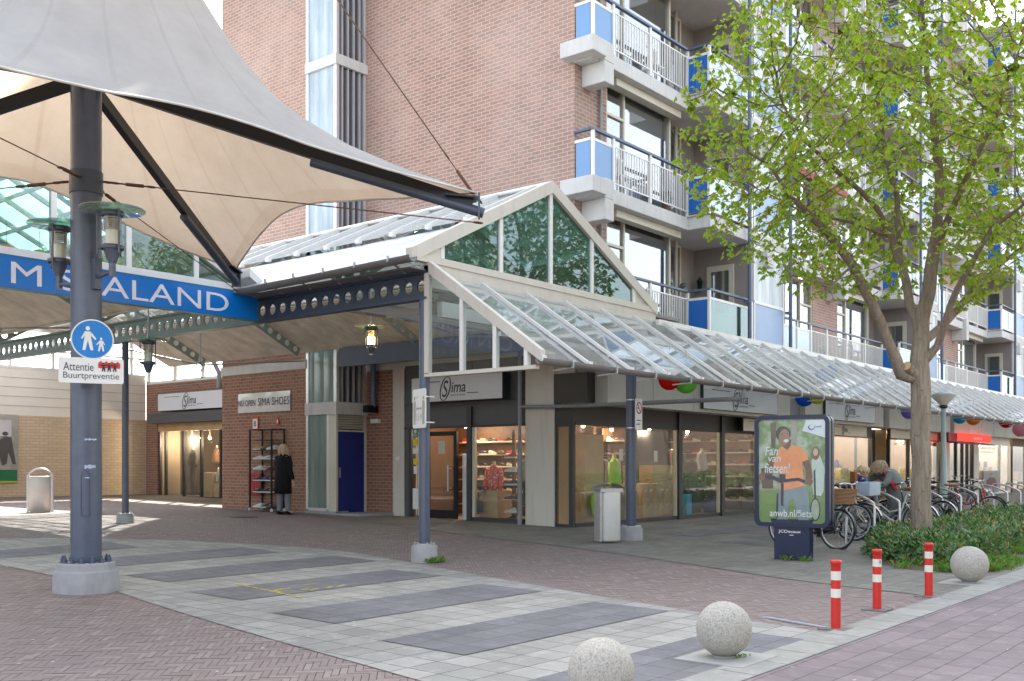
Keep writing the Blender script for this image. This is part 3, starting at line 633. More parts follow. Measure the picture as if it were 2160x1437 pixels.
# fascia of the arcade: cream boxes hung in front of the shop windows
A = thing('shop_arcade_fascia', 'long cream panelled fascia hanging over the row of shop windows', 'fascia', (GX, 11.9, 2.8))
segs = [(GX + .25, PY(1665, 880, 11.9).x), (PY(1697, 880, 11.9).x, PY(1862, 880, 11.9).x), (PY(1875, 880, 11.9).x, PY(2003, 880, 11.9).x), (PY(2012, 880, 11.9).x, 54.), (54.8, 66)]
for i, (a, b) in enumerate(segs):
    q = MB().box(a, 11.88, 2.78, b, 12.3, 3.95).build('fascia_box', M['cream2'], A)
    m = MB(); n_ = max(1, int((b - a) / 2.1))
    for k in range(1, n_ + 1): m.box(a + (b - a) * k / (n_ + 1), 11.874, 2.8, a + (b - a) * k / (n_ + 1) + .012, 11.8805, 3.95)
    m.build('panel_joint', M['soffit'], q)
MB().box(GX, 12.3, 2.805, 66, 12.9, 2.86).box(GX + .1, 12.3, 2.86, 66, 12.6, 4.2).build('soffit', M['soffit'], A)
for i in range(4):
    a = segs[i][1]; b = segs[i + 1][0]; MB().box(a, 12.05, 2.8, b, 12.3, 3.95).build('recess_panel', M['pipe'], A)
# interior of the corner shop
I = thing('shop_interior', 'warmly lit sports shop room with wood walls behind the corner windows', 'shop interior', (GX + 1, SF0 + 1, .2))
MB().box(GX + .2, SF0 + .12, .17, 27.2, 19.0, .23).build('floor_board', M['shopfloor'], I)
MB().box(GX + .13, SF0 + .11, 2.75, 27.2, 19.0, 2.8).build('ceiling_board', mat('brown_ceiling', (.22, .15, .10), .8), I)
MB().box(26.9, SF0 + .12, .23, 27.0, 19.0, 2.75).box(GX + .3, 18.4, .23, 26.9, 18.5, 2.75).build('back_wall', M['wood2'], I)
MB().box(20.2, 15.5, .23, 20.3, 18.4, 2.75).box(20.3, 15.5, .23, 24.4, 15.6, 2.75).build('partition', M['wood2'], I)
bulb = emis('warm_bulb', (1., .62, .25), 22.)
def bulb_lamp(x, y, z, label, e=16, g='warm spotlights on the shop ceiling', sz=.045):
    o = thing('spot_lamp', label, 'spot lamp', (x, y, z), g)
    MB().tube([(x, y, z + .28), (x, y, z + .1)], .012, 6).lathe([(.02, .12), (.05, .04), (.045, .02)], (x, y, z), 10).build('lamp_holder', M['whitep'], o)
    MB().ball((x, y, z), sz, n=10, m=6).build('bulb', bulb, o)
    l = bpy.data.lights.new('spot_light', 'POINT'); l.energy = e; l.color = (1, .78, .55); l.shadow_soft_size = .08
    lo = bpy.data.objects.new('spot_light', l); sc.collection.objects.link(lo); lo.location = (0, 0, -.1); lo.parent = o
for i, (px, dy, z) in enumerate(((1230, 1.4, 2.45), (1290, 2.4, 2.45), (1370, 1.2, 2.45), (1450, 1.3, 2.42), (1480, 2.2, 2.42), (1552, 1.0, 2.42), (1590, 2.0, 2.42))):
    b_ = PY(px, 900, SF0 + dy); bulb_lamp(b_.x, SF0 + dy, z, 'glowing bulb in the corner shop, %s along the street windows' % ['first', 'second', 'third', 'fourth', 'fifth', 'sixth', 'seventh'][i], 9)
for i, (x, y) in enumerate(((18.9, 14.3), (19.2, 15.4), (18.6, 16.6), (19.6, 17.2))):
    bulb_lamp(x, y, 2.45, 'glowing bulb inside the shop behind the gable side windows, %s from the corner' % ['first', 'second', 'third', 'fourth'][i], 8)
# ---------------------------------------------------------------- glazed canopies
def fit(body, mt, parent, org, right, w, h, name='lettering', up=(0, 0, 1), shear=0, bold=0, ext=.003):
    o = text(body, 1, mt, None, (0, 0, 0), (1, 0, 0), (0, 1, 0), name, 0, 1, shear, 'LEFT', bold)
    me = o.data; xs = [v.co.x for v in me.vertices]; ys = [v.co.y for v in me.vertices]
    r, u = Vector(right).normalized(), Vector(up).normalized(); n_ = r.cross(u)
    a, b = min(xs), min(ys); kx = w / (max(xs) - a); ky = h / (max(ys) - b); org = Vector(org) - (wloc(parent) if parent else Vector())
    for v in me.vertices: v.co = org + r * (v.co.x - a) * kx + u * (v.co.y - b) * ky + n_ * (v.co.z)
    if parent: o.parent = parent
    return o
def perf(m, p, q, w, r, pitch, th, up=(0, 0, 1)):      # plate from p to q with round holes
    p, q = Vector(p), Vector(q); d = (q - p); Ln = d.length; d.normalize(); up = Vector(up); up = (up - d * up.dot(d)).normalized(); nn = d.cross(up) * th / 2
    n = max(1, int(Ln / pitch)); cw = Ln / n; K = 12
    v = []; f = []
    for i in range(n):
        c = p + d * (i + .5) * cw
        for sgn in (-1, 1):
            b = len(v)
            for k in range(K):
                a = 2 * math.pi * (k + .5) / K; v.append(c + d * r * math.cos(a) + up * r * math.sin(a) + nn * sgn)
            for k in range(K):
                a = 2 * math.pi * (k + .5) / K; ca_, sa_ = math.cos(a), math.sin(a); s_ = 1 / max(abs(ca_), abs(sa_))
                v.append(c + d * cw / 2 * ca_ * s_ + up * w / 2 * sa_ * s_ + nn * sgn)
            for k in range(K): f.append((b + k, b + (k + 1) % K, b + K + (k + 1) % K, b + K + k)[::sgn])
        b = len(v) - 4 * K
        for k in range(K): f.append((b + k, b + (k + 1) % K, b + 2 * K + (k + 1) % K, b + 2 * K + k))
    m.add(v, f)
    a = up * w / 2
    m.prism([p - a - nn * 1.02, p - a + nn * 1.02, q - a + nn * 1.02, q - a - nn * 1.02], up * .004); m.prism([p + a - nn * 1.02, p + a + nn * 1.02, q + a + nn * 1.02, q + a - nn * 1.02], up * .004)
    return m
EX0, EX1, RX, EZ, RZ, GY = 10.0, 16.42, 13.2, 4.36, 5.95, 9.92
G = thing('gable_canopy', 'glazed gabled canopy with green glass front and white corrugated eaves at the shop corner', 'canopy', (10.36, 10.0, .14))
def roof(parent, ex0, ex1, rx, y0, y1, sides=(0, 1), bars=True):
    for sd in sides:
        e = ex0 if sd == 0 else ex1; mx_, mz = (e + rx) / 2, (EZ + RZ) / 2
        MB().prism([(e, y0, EZ), (mx_, y0, mz), (mx_, y1, mz), (e, y1, EZ)], (0, 0, .02)).build('roof_sheet', M['corr'], parent)
        MB().prism([(e, y0, EZ - .05), (mx_, y0, mz - .05), (mx_, y1, mz - .05), (e, y1, EZ - .05)], (0, 0, .02)).build('ceiling_sheet', M['ceil'], parent)
        MB().prism([(mx_ - (mx_ - e) * .03, y0, mz + .07), (rx, y0, RZ + .07), (rx, y1, RZ + .07), (mx_ - (mx_ - e) * .03, y1, mz + .07)], (0, 0, .01)).build('roof_glazing', M['glass_roof'], parent)
        if bars:
            y = y0 + .28; k = 0
            while y < y1 and k < 30:
                MB().bar((mx_ - (mx_ - e) * .05, y, mz + .09), (rx, y, RZ + .11), .05, .07).box(mx_ - (mx_ - e) * .05 - .05, y - .04, mz + .03, mx_ - (mx_ - e) * .05 + .03, y + .04, mz + .10).build('glazing_bar', M['white'], parent); y += .8; k += 1
            for s_ in (.66, .83): MB().bar((e + (rx - e) * s_, y0, EZ + (RZ - EZ) * s_ + .03), (e + (rx - e) * s_, y1, EZ + (RZ - EZ) * s_ + .03), .04, .05).build('purlin', M['white'], parent)
    MB().tube([(rx, y0, RZ + .12), (rx, y1, RZ + .12)], .04, 8).build('ridge_cap', M['white'], parent)
def truss(parent, ex0, ex1, rx, y, mt='postlight'):
    m = MB()
    for e in (ex0, ex1):
        perf(m, (e + (.2 if e < rx else -.2), y, EZ - .05), (rx, y, RZ - .14), .26, .075, .27, .02)
        m.bar((e, y, EZ + .09), (rx, y, RZ - .0), .1, .015)
    return m.build('rafter', M[mt], parent)
roof(G, EX0, EX1, RX, GY + .06, 26.)
for y in (12.0, 16.0, 20.0, 24.0): truss(G, EX0 + .3, EX1, RX, y)
MB().box(EX1 - .1, GY + .1, EZ - .5, EX1 + .02, SY - .3, EZ - .06).build('wall_beam', M['beam'], G)
MB().box(EX1 + .12, GY + .1, EZ - .06, GX, SY - .1, EZ).build('flashing', M['gutter'], G)
# gable front
g = MB(); d = .14
def rk(x0, z0, x1, z1, w, y, dd): g.prism([(x0, y, z0), (x1, y, z1), (x1, y, z1 - w), (x0, y, z0 - w)], (0, dd, 0))
rk(EX0 - .02, EZ + .14, RX, RZ + .16, .2, GY - .03, .13); rk(EX1 + .02, EZ + .14, RX, RZ + .16, .2, GY - .03, .13)
g.build('barge_board', M['cream2'], G)
MB().box(EX0 + .0, GY - .02, EZ - .02, EX1, GY + .09, EZ + .08).box(EX0 + .36, GY + .0, 4.0, EX1, GY + .08, EZ - .02).build('base_board', M['cream2'], G)
mx = [PY(x, 600, GY).x for x in (934, 1058, 1163, 1250, 1338)]
zt_ = lambda x: (EZ + (RZ - EZ) * (x - EX0) / (RX - EX0) if x < RX else EZ + (RZ - EZ) * (EX1 - x) / (EX1 - RX)) - .04
for x in mx: MB().prism([(x - .04, GY, EZ + .08), (x + .04, GY, EZ + .08), (x + .04, GY, zt_(x + .04) + .02), (x - .04, GY, zt_(x - .04) + .02)], (0, .07, 0)).build('mullion', M['white'], G)
MB().prism([(EX0 + .15, GY + .01, EZ + .08), (mx[0] - .04, GY + .01, EZ + .08), (mx[0] - .04, GY + .01, zt_(mx[0] - .04))], (0, .04, 0)).build('corner_infill', M['cream2'], G)
MB().prism([(EX1 - .15, GY + .01, EZ + .08), (mx[4] + .04, GY + .01, EZ + .08), (mx[4] + .04, GY + .01, zt_(mx[4] + .04))], (0, .04, 0)).build('corner_infill', M['cream2'], G)
for a, b in zip(mx, mx[1:]):
    MB().prism([(a + .04, GY + .03, EZ + .08), (b - .04, GY + .03, EZ + .08), (b - .04, GY + .03, zt_(b - .04)), (a + .04, GY + .03, zt_(a + .04))], (0, .008, 0)).build('gable_pane', M['glass_green'], G)
# perforated eaves beam, posts, gutter
m = MB(); perf(m, (10.36, 9.95, 4.03), (10.36, 13.83, 4.03), .33, .088, .244, .03)
m.box(10.28, 9.93, 4.195, 10.44, 13.83, 4.225).box(10.28, 9.93, 3.835, 10.44, 13.83, 3.865); m.build('perforated_beam', M['beam'], G)
m = MB(); perf(m, (10.36, 13.9, 4.03), (10.36, 26, 4.03), .33, .088, .244, .03)
m.box(10.28, 13.86, 4.195, 10.44, 26, 4.225).box(10.28, 13.86, 3.835, 10.44, 26, 3.865); m.build('perforated_beam', M['postlight'], G)
MB().box(10.0, 9.95, 4.228, 10.5, 13.86, 4.245).build('beam_flashing', M['gutter'], G)
def footing(x, y, r, h, mt='concbase', n=10):
    z = gz(x, y); m = MB().lathe([(r * 1.02, z - .05), (r, z + h - .03), (r - .03, z + h), (0, z + h)], (x, y, 0), n); return m
def post(parent, x, y, r, h, z1, bolts=True):
    z = gz(x, y); footing(x, y, r * 2.6, h).build('footing', M['concbase'], parent)
    MB().tube([(x, y, z + h), (x, y, z1)], r, 20).box(x - r * .35, y - r * 1.12, z + h, x + r * .35, y + r * 1.12, z1 - .01).build('post', M['post'], parent)
    b = MB()
    for k in range(6):
        a = k * math.pi / 3; b.tube([(x + math.cos(a) * r * 1.9, y + math.sin(a) * r * 1.9, z + h - .01), (x + math.cos(a) * r * 1.9, y + math.sin(a) * r * 1.9, z + h + .03)], .012, 6)
    b.tube([(x, y, z + h), (x, y, z + h + .012)], r * 2.2, 14).build('base_plate', M['steel'], parent)
post(G, 10.36, 10.03, .072, .25, 3.835); post(G, 10.36, 17.9, .062, .17, 3.835)
gt = MB()
def gutter(m, p, q, r, n=8):
    p, q = Vector(p), Vector(q); d = (q - p).normalized(); s_ = d.cross(Vector((0, 0, 1))); ps = []
    for k in range(n + 1):
        a = math.pi * k / n; ps.append(s_ * r * math.cos(a) - Vector((0, 0, 1)) * r * math.sin(a))
    inner = [o * .86 for o in ps[::-1]]; m.prism([p + o for o in ps + inner], q - p); return m
gutter(gt, (EX0 - .1, 9.8, EZ - .0), (EX0 - .1, 13.9, EZ - .06), .085).build('gutter', M['gutter'], G)
for k in range(6): MB().bar((EX0 - .19, 10.2 + k * .68, EZ - .02), (EX0 + .2, 10.25 + k * .68, EZ - .15), .03, .02).bar((EX0 - .19, 10.2 + k * .68, EZ - .05), (EX0 - .19, 10.2 + k * .68, EZ + .03), .03, .02).build('gutter_bracket', M['steel'], G)
def tie(parent, x0, x1, y, z):
    c = (x0 + x1) / 2; m = MB()
    m.tube([(c + .1 * math.cos(a * math.pi / 8), y, z + .1 * math.sin(a * math.pi / 8)) for a in range(16)], .014, 6, closed=True)
    m.tube([(x0, y, z + .35), (c - .1, y, z + .03)], .018, 6).tube([(x1, y, z + .35), (c + .1, y, z + .03)], .018, 6).tube([(c, y, z + .1), (c, y, z + 1.4)], .015, 6)
    m.build('tie_rod', M['steel'], parent)
tie(G, 10.4, 16.4, 12.0, 3.75); tie(G, 10.4, 16.4, 20.0, 3.75)
# second hall roof, behind the blue sign, and the next bay to its left
H = thing('hall_roof', 'long pitched hall roof of cream corrugated sheet and glass behind the blue sign', 'canopy', (6.9, 14, .2))
HX0, HX1, HR, HY = 3.72, 10.08, 6.9, 13.9
roof(H, HX0, HX1, HR, HY, 34.); roof(H, -2.6, 3.7, .6, HY, 34., bars=False)
for y in (14.6, 18.0, 22.0, 26.0, 30.0): truss(H, HX0, HX1, HR, y)
for y in (18.0, 22.0, 26.0): truss(H, -2.6, 3.7, .6, y)
tie(H, HX0 + .2, HX1 + .1, 18.0, 3.75); tie(H, HX0 + .2, HX1, 26.0, 3.75)
m = MB(); perf(m, (3.72, 13.95, 4.1), (3.72, 34, 4.1), .33, .088, .244, .03); m.build('perforated_beam', M['postlight'], H)
m = MB(); perf(m, (10.36, 26.1, 4.1), (10.36, 34, 4.1), .33, .088, .244, .03); m.build('perforated_beam', M['postlight'], H)
g = MB(); rk(HX0, EZ + .14, HR, RZ + .16, .2, HY - .13, .13); rk(HX1 + .1, EZ + .14, HR, RZ + .16, .2, HY - .13, .13); g.build('barge_board', M['cream2'], H)
MB().box(-6, HY - .1, EZ - .06, HX1 + .15, HY, EZ + .06).build('base_board', M['white'], H)
zh = lambda x: (EZ + (RZ - EZ) * (x - HX0) / (HR - HX0) if x < HR else EZ + (RZ - EZ) * (HX1 + .1 - x) / (HX1 + .1 - HR)) - .04
hm = [PY(x, 600, HY).x for x in (508, 408, 266, 108)] + [5.2, 4.2]
for x in hm: MB().prism([(x - .04, HY - .09, EZ + .06), (x + .04, HY - .09, EZ + .06), (x + .04, HY - .09, max(zh(x + .04), EZ + .1)), (x - .04, HY - .09, max(zh(x - .04), EZ + .1))], (0, .07, 0)).build('mullion', M['white'], H)
for a, b in zip(hm, hm[1:]):
    ps = [(a - .04, HY - .06, EZ + .06), (b + .04, HY - .06, EZ + .06), (b + .04, HY - .06, zh(b + .04))] + ([(HR, HY - .06, zh(HR))] if b < HR < a else []) + [(a - .04, HY - .06, zh(a - .04))]
    MB().prism(ps, (0, .008, 0)).build('gable_pane', M['glass_pale'], H)
gutter(MB(), (9.75, 13.6, 4.30), (10.25, 13.6, 4.28), .07).build('gutter', M['gutter'], H)
# steel box and bracket where the tent corner meets the valley
MB().prism([(9.92, 13.45, 4.50), (10.22, 13.45, 4.32), (10.22, 13.45, 4.44), (9.92, 13.45, 4.64)], (0, .5, 0)).build('valley_cover', M['alu'], H)

# lean-to glass roof along the street
Lc = thing('street_canopy', 'long sloping glass canopy on white bars running along the street shops', 'canopy', (15.75, 10.0, .14))
LY0, LZ0, LY1, LZ1, LX0, LX1 = 9.86, 4.16, 8.02, 2.88, 10.34, 62.
n_ = int((LX1 - LX0) / 1.04)
for k in range(n_ + 1):
    x = LX0 + .02 + k * 1.04
    MB().bar((x, LY0, LZ0 + .025), (x, LY1 - .06, LZ1 + .02), .038, .045).box(x - .045, LY1 - .12, LZ1 - .05, x + .045, LY1 - .05, LZ1 + .03).build('rafter', M['white'], Lc)
for s_ in (0, 1, 2):
    a, b = s_ / 3, (s_ + 1) / 3; ya, za = LY0 + (LY1 - LY0) * a, LZ0 + (LZ1 - LZ0) * a; yb, zb_ = LY0 + (LY1 - LY0) * b, LZ0 + (LZ1 - LZ0) * b
    MB().prism([(LX0 + .04, ya, za), (LX1, ya, za), (LX1, yb, zb_), (LX0 + .04, yb, zb_)], (0, 0, .008)).build('glazing', M['glass_roof'], Lc)
for s_ in (.33, .67): MB().box(LX0, LY0 + (LY1 - LY0) * s_ - .02, LZ0 + (LZ1 - LZ0) * s_ - .09, LX1, LY0 + (LY1 - LY0) * s_ + .03, LZ0 + (LZ1 - LZ0) * s_ - .03).build('purlin', M['white'], Lc)
MB().box(EX1, LY0 - .02, LZ0 - .1, LX1, LY0 + .1, LZ0 + .06).build('ridge_board', M['white'], Lc)
MB().box(LX0 + .1, LY0 + .14, 3.98, LX1, 12.5, 3.99).build('flat_glazing', M['glass_roof'], Lc)
k = 0; x = LX0 + 1.06
while x < LX1:
    MB().box(x - .03, LY0 + .14, 3.86, x + .03, 11.86, 3.975).build('cross_bar', M['white'], Lc); x += 1.04
for y in (10.7, 11.5): MB().box(LX0 + .1, y, 3.84, LX1, y + .06, 3.97).build('purlin', M['white'], Lc)
MB().box(LX0 + .3, 9.95, 3.62, LX1, 10.05, 3.84).build('main_beam', M['white'], Lc)
gutter(MB(), (LX0 - .1, LY1 - .13, LZ1 - .02), (LX1, LY1 - .13, LZ1 - .02), .075).build('gutter', M['gutter'], Lc)
for k in range(0, n_):
    x = LX0 + .5 + k * 1.04; MB().bar((x, LY1 - .22, LZ1 - .0), (x, LY1 - .22, LZ1 - .1), .03, .015).bar((x, LY1 - .22, LZ1 - .1), (x, LY1 + .1, LZ1 - .12), .03, .015).build('gutter_bracket', M['steel'], Lc)
# glazed triangular end
e = MB(); X_ = LX0 - .04
e.prism([(X_, 9.98, 4.24), (X_, 7.92, 2.83), (X_, 7.92, 2.98), (X_, 9.98, 4.42)], (.1, 0, 0)); e.box(X_, 9.9, 2.78, X_ + .08, 9.98, 4.3).box(X_, 8.0, 2.74, X_ + .08, 9.98, 2.79)
e.build('end_board', M['cream2'], Lc)
ey = [PX(x, 700, X_).y for x in (972, 1042, 1108)]
zl = lambda y: 2.9 + (4.34 - 2.98) * (y - 8.0) / 1.98
for y in ey: MB().prism([(X_ + .005, y - .03, 2.79), (X_ + .005, y + .03, 2.79), (X_ + .005, y + .03, zl(y)), (X_ + .005, y - .03, zl(y - .06))], (.07, 0, 0)).build('end_mullion', M['white'], Lc)
for a, b in ((9.9, ey[0] + .03), (ey[0] - .03, ey[1] + .03), (ey[1] - .03, ey[2] + .03)):
    MB().prism([(X_ + .03, a, 2.79), (X_ + .03, b, 2.79), (X_ + .03, b, zl(b)), (X_ + .03, a, zl(a))], (.008, 0, 0)).build('end_pane', M['glass'], Lc)
post(Lc, 15.75, 10.03, .082, .25, 3.62); 
# rain pipes
MB().tube([(GX - .1, 13.85 + .1, 1.9), (GX - .1, 13.95, 4.3)], .045, 10).tube([(GX - .1, 13.95, .15), (GX - .1, 13.95, 1.9)], .055, 10).build('downpipe', M['pipe'], Lc)
MB().tube([(GX - .1, 13.93, 2.78), (GX - .12, 12.3, 2.74), (16.2, 8.6, 2.66), (15.95, 8.0, 2.64), (15.93, 7.9, 2.66), (15.93, 7.89, 2.82)], .042, 10).build('rain_pipe', M['pipe'], Lc)
# the blue name sign
N_ = thing('name_sign', 'long blue sign with white capital letters under the green glass gable', 'sign', (8, HY - .2, 3.86))
MB().box(-4, HY - .24, 3.86, 10.22, HY - .11, 4.275).build('sign_panel', mat('sign_blue', (.0, .17, .58), .3, var=.05, sc_=.5), N_)
MB().box(-4, HY - .245, 3.845, 10.22, HY - .1, 3.86).box(-4, HY - .245, 4.275, 10.22, HY - .1, 4.29).box(10.22, HY - .245, 3.845, 10.235, HY - .1, 4.29).build('edge_trim', mat('sign_edge_blue', (.02, .16, .30), .4), N_)
lw = mat('sign_letter_white', (.75, .77, .85), .4)
fit('M SPALAND', lw, N_, (6.27, HY - .242, 3.915), (1, 0, 0), 3.4, .29); fit('CENTRU', lw, N_, (3.9, HY - .242, 3.915), (1, 0, 0), 2.2, .29)
# ---------------------------------------------------------------- tent on its mast
TX, TY = 5.62, 10.5
tz = gz(TX, TY)
Tn = thing('tensile_tent', 'large grey four cornered tent canopy on dark struts around a round mast', 'tent canopy', (TX, TY, tz))
CZ = 4.28
corners = []
def at_z(x, y, z): t_ = (z - 1.5) * FF / (HZ - y); a, b = ray(x); return Vector((t_ * a, t_ * b, z))
cA = at_z(1005, 440, CZ); cB = at_z(497, 590, CZ); cD = Vector((3.05, 13.35, CZ)); cC = Vector((2.3, 7.5, CZ))
angs = sorted([(math.atan2(c.y - TY, c.x - TX), (c - Vector((TX, TY, CZ))).length) for c in (cA, cB, cD, cC)])
prof = lut([(.32, 9.0), (.6, 8.0), (1.0, 7.0), (1.4, 6.28), (1.85, 5.66), (2.25, 5.29), (2.8, 4.97), (3.4, 4.72), (4.3, 4.42), (4.6, 4.36)])
NS = 28; NR = 16; vs = []; uvs = []
for q in range(4):
    a0_, r0_ = angs[q]; a1_, r1_ = angs[(q + 1) % 4]
    if a1_ < a0_: a1_ += 2 * math.pi
    p0_ = Vector((math.cos(a0_) * r0_, math.sin(a0_) * r0_)); p1_ = Vector((math.cos(a1_) * r1_, math.sin(a1_) * r1_))
    for i in range(NS):
        s_ = i / NS; e = p0_.lerp(p1_, s_); sag = 4 * s_ * (1 - s_)
        e = e * (1 - .20 * sag)
        re = e.length; an = math.atan2(e.y, e.x)
        for j in range(NR + 1):
            k = j / NR; r = re + (.32 - re) * k
            z = prof(r) - .42 * sag * (1 - k) ** 3
            vs.append((TX + r * math.cos(an), TY + r * math.sin(an), z)); uvs.append(((q * NS + i) / NS * 6 + .5, k))
n = 4 * NS
fs = [(i * (NR + 1) + j, ((i + 1) % n) * (NR + 1) + j, ((i + 1) % n) * (NR + 1) + j + 1, i * (NR + 1) + j + 1) for i in range(n) for j in range(NR)]
m = MB(); m.add(vs, fs, True); tm = m.build('tent_membrane', M['tent'], Tn)
uv = tm.data.uv_layers.new(name='UVMap')
for pl_ in tm.data.polygons:
    for li in pl_.loop_indices:
        u_, v_ = uvs[tm.data.loops[li].vertex_index]
        i_ = tm.data.loops[li].vertex_index // (NR + 1)
        if i_ == 0 and pl_.index // NR == n - 1: u_ += 24
        uv.data[li].uv = (u_, v_)
hem_ = [Vector(vs[i * (NR + 1)]) for i in range(n)]
MB().tube(hem_, .012, 6, closed=True).build('hem_rope', mat('tent_hem', (.62, .60, .56), .7), Tn)
# mast
MB().tube([(TX, TY, tz + .32), (TX, TY, 9.1)], .158, 40, cap=False).build('mast', M['post'], Tn)
MB().tube([(TX, TY, 4.42), (TX, TY, 4.66)], .172, 40).build('mast_collar', M['beam'], Tn)
MB().lathe([(.335, tz - .05), (.33, tz + .22), (.30, tz + .235), (.30, tz + .30), (.29, tz + .315), (0, tz + .315)], (TX, TY, 0), 44).build('mast_footing', M['concbase'], Tn, .008)
for k in range(14):
    a = k * 2 * math.pi / 14; x, y = TX + .235 * math.cos(a), TY + .235 * math.sin(a)
    MB().tube([(x, y, tz + .31), (x, y, tz + .325)], .035, 6).tube([(x, y, tz + .325), (x, y, tz + .36)], .022, 6).tube([(x, y, tz + .36), (x, y, tz + .385)], .012, 6).build('anchor_bolt', M['post'], Tn)
m = MB()     # service hatch on the mast
hx = Vector((-.5, -.86, 0)).normalized(); sd = Vector((hx.y, -hx.x, 0))
MB().tube([Vector((TX, TY, tz + 1.25)) + hx * .159 + Vector((0, 0, .045 * math.sin(a * .524))) + sd * -.045 * math.cos(a * .524) for a in range(0, 7)] + [Vector((TX, TY, tz + .85)) + hx * .159 + sd * .045 * math.cos(a * .524) - Vector((0, 0, .045 * math.sin(a * .524))) for a in range(0, 7)], .004, 4, closed=True).build('service_hatch', M['post'], Tn)
ps = Vector((TX, TY, 5.62))
for c in (cA, cB, cD, cC):
    dr = (c - ps).normalized(); st_ = ps + Vector((dr.x, dr.y, 0)).normalized() * .15
    en = Vector((c.x, c.y, CZ + .0)) + Vector((dr.x, dr.y, 0)) * .08
    MB().bar(st_, st_.lerp(en, .97), .085, .13).build('strut', M['blackst'], Tn)
    MB().tube([st_.lerp(en, .55) - Vector((0, 0, .1)), en - Vector((0, 0, .05))], .055, 12).bar(en - dr * .05 - Vector((0, 0, .12)), en - dr * .05 + Vector((0, 0, .14)), .14, .02, (dr.x, dr.y, 0)).build('strut_end', M['beam'], Tn)
    # tie cable to the collar with turnbuckle and shackles
    c0 = Vector((TX, TY, 4.56)) + Vector((dr.x, dr.y, 0)).normalized() * .17; c1 = en - Vector((0, 0, .16)); dd = (c1 - c0).normalized()
    def ring(m, p, ax, L=.05, w=.026, r=.008):
        s2 = ax.cross(Vector((0, 0, 1))).normalized(); m.tube([p + ax * L * math.cos(a * .628) + s2 * w * math.sin(a * .628) for a in range(10)], r, 6, closed=True)
    cb = MB().tube([c0 + dd * .55, c1 - dd * .1], .0065, 6); ring(cb, c0 + dd * .06, dd); ring(cb, c0 + dd * .14, dd); cb.tube([c0 + dd * .19, c0 + dd * .26], .009, 6).tube([c0 + dd * .26, c0 + dd * .45], .02, 8).tube([c0 + dd * .45, c0 + dd * .5], .009, 6); ring(cb, c0 + dd * .53, dd); ring(cb, c1 - dd * .06, dd)
    cb.build('tie_cable', mat('rusty_cable', (.14, .07, .035), .6, .4, var=.3, sc_=20), Tn)
    top = Vector((TX, TY, 10.4)); d2 = (top - en).normalized()
    cb = MB().tube([en + d2 * .75, top], .008, 6).tube([en + d2 * .08, en + d2 * .75], .006, 6).tube([en + d2 * .2, en + d2 * .5], .018, 8); ring(cb, en + d2 * .08 + Vector((0, 0, .03)), d2); ring(cb, en + d2 * .7, d2)
    cb.build('stay_cable', mat('rusty_cable', (.14, .07, .035), .6, .4), Tn)
    cp = Vector((c.x, c.y, CZ + .1)); MB().bar(cp - Vector((dr.x, dr.y, 0)) * .35 + Vector((0, 0, .03)), cp, .22, .02).build('corner_plate', M['blackst'], Tn)
MB().tube([(TX, TY, 9.1), (TX, TY, 10.5)], .08, 12).build('mast_top', M['blackst'], Tn)
# lanterns
def lantern(x, y, z, label, base_dir, hang=False, lit=False, group='glass disc lanterns'):
    o = thing('lantern', label, 'lamp', (x, y, z), group)
    MB().lathe([(0, .50), (.33, .50), (.335, .507), (.33, .515), (0, .515)], (x, y, z), 36).build('glass_disc', M['glass_disc'], o)
    MB().lathe([(.115, .09), (.12, .10), (.12, .13), (.112, .135), (.10, .09)], (x, y, z), 24).lathe([(.105, .44), (.115, .45), (.115, .49), (.04, .495)], (x, y, z), 24).build('clamp_ring', M['post'], o)
    MB().lathe([(.095, .13), (.095, .45)], (x, y, z), 24).build('lamp_glass', M['glass'], o)
    wm = emis('lit_lamp_core', (1, .62, .22), 9) if lit else mat('lamp_core', (.78, .74, .62), .5)
    MB().lathe([(.07, .14), (.07, .29), (.055, .30)], (x, y, z), 20).build('lamp_core', wm, o)
    lv = MB()
    for k in range(7): lv.lathe([(.045, .305 + k * .02), (.082, .30 + k * .02), (.082, .306 + k * .02)], (x, y, z), 20)
    lv.build('louvre_rings', mat('lamp_louvre', (.62, .54, .38), .5), o)
    for k in range(3):
        a = base_dir + .9 + k * 2 * math.pi / 3; MB().tube([(x + .145 * math.cos(a), y + .145 * math.sin(a), z + .04), (x + .145 * math.cos(a), y + .145 * math.sin(a), z + .5)], .010, 6).bar((x + .10 * math.cos(a), y + .10 * math.sin(a), z + .115), (x + .15 * math.cos(a), y + .15 * math.sin(a), z + .115), .02, .03).bar((x + .10 * math.cos(a), y + .10 * math.sin(a), z + .47), (x + .15 * math.cos(a), y + .15 * math.sin(a), z + .47), .02, .02).build('guard_rod', M['post'], o)
    MB().lathe([(.09, .09), (.045, -.04), (.042, -.05)], (x, y, z), 20).build('cone', M['post'], o)
    if hang:
        MB().tube([(x, y, z + .51), (x, y, z + .75)], .015, 8).lathe([(.05, .52), (.02, .6)], (x, y, z), 12).build('hanger', M['steel'], o)
    else:
        MB().tube([(x, y, z - .05), (x, y, z - .19)], .036, 12).build('socket', M['post'], o)
        dx, dy = math.cos(base_dir), math.sin(base_dir)
        MB().tube([(x, y, z - .14), (x + dx * .27, y + dy * .27, z - .17)], .023, 10).build('arm', M['post'], o)
        MB().box(x + dx * .28 - .04, y + dy * .28 - .04, z - .30, x + dx * .28 + .04, y + dy * .28 + .04, z + .03).build('wall_plate', M['post'], o)
    if lit:
        l = bpy.data.lights.new('lantern_light', 'POINT'); l.energy = 12; l.color = (1, .6, .3); l.shadow_soft_size = .1; lo = bpy.data.objects.new('lantern_light', l); sc.collection.objects.link(lo); lo.location = (0, 0, .2); lo.parent = o
    return o
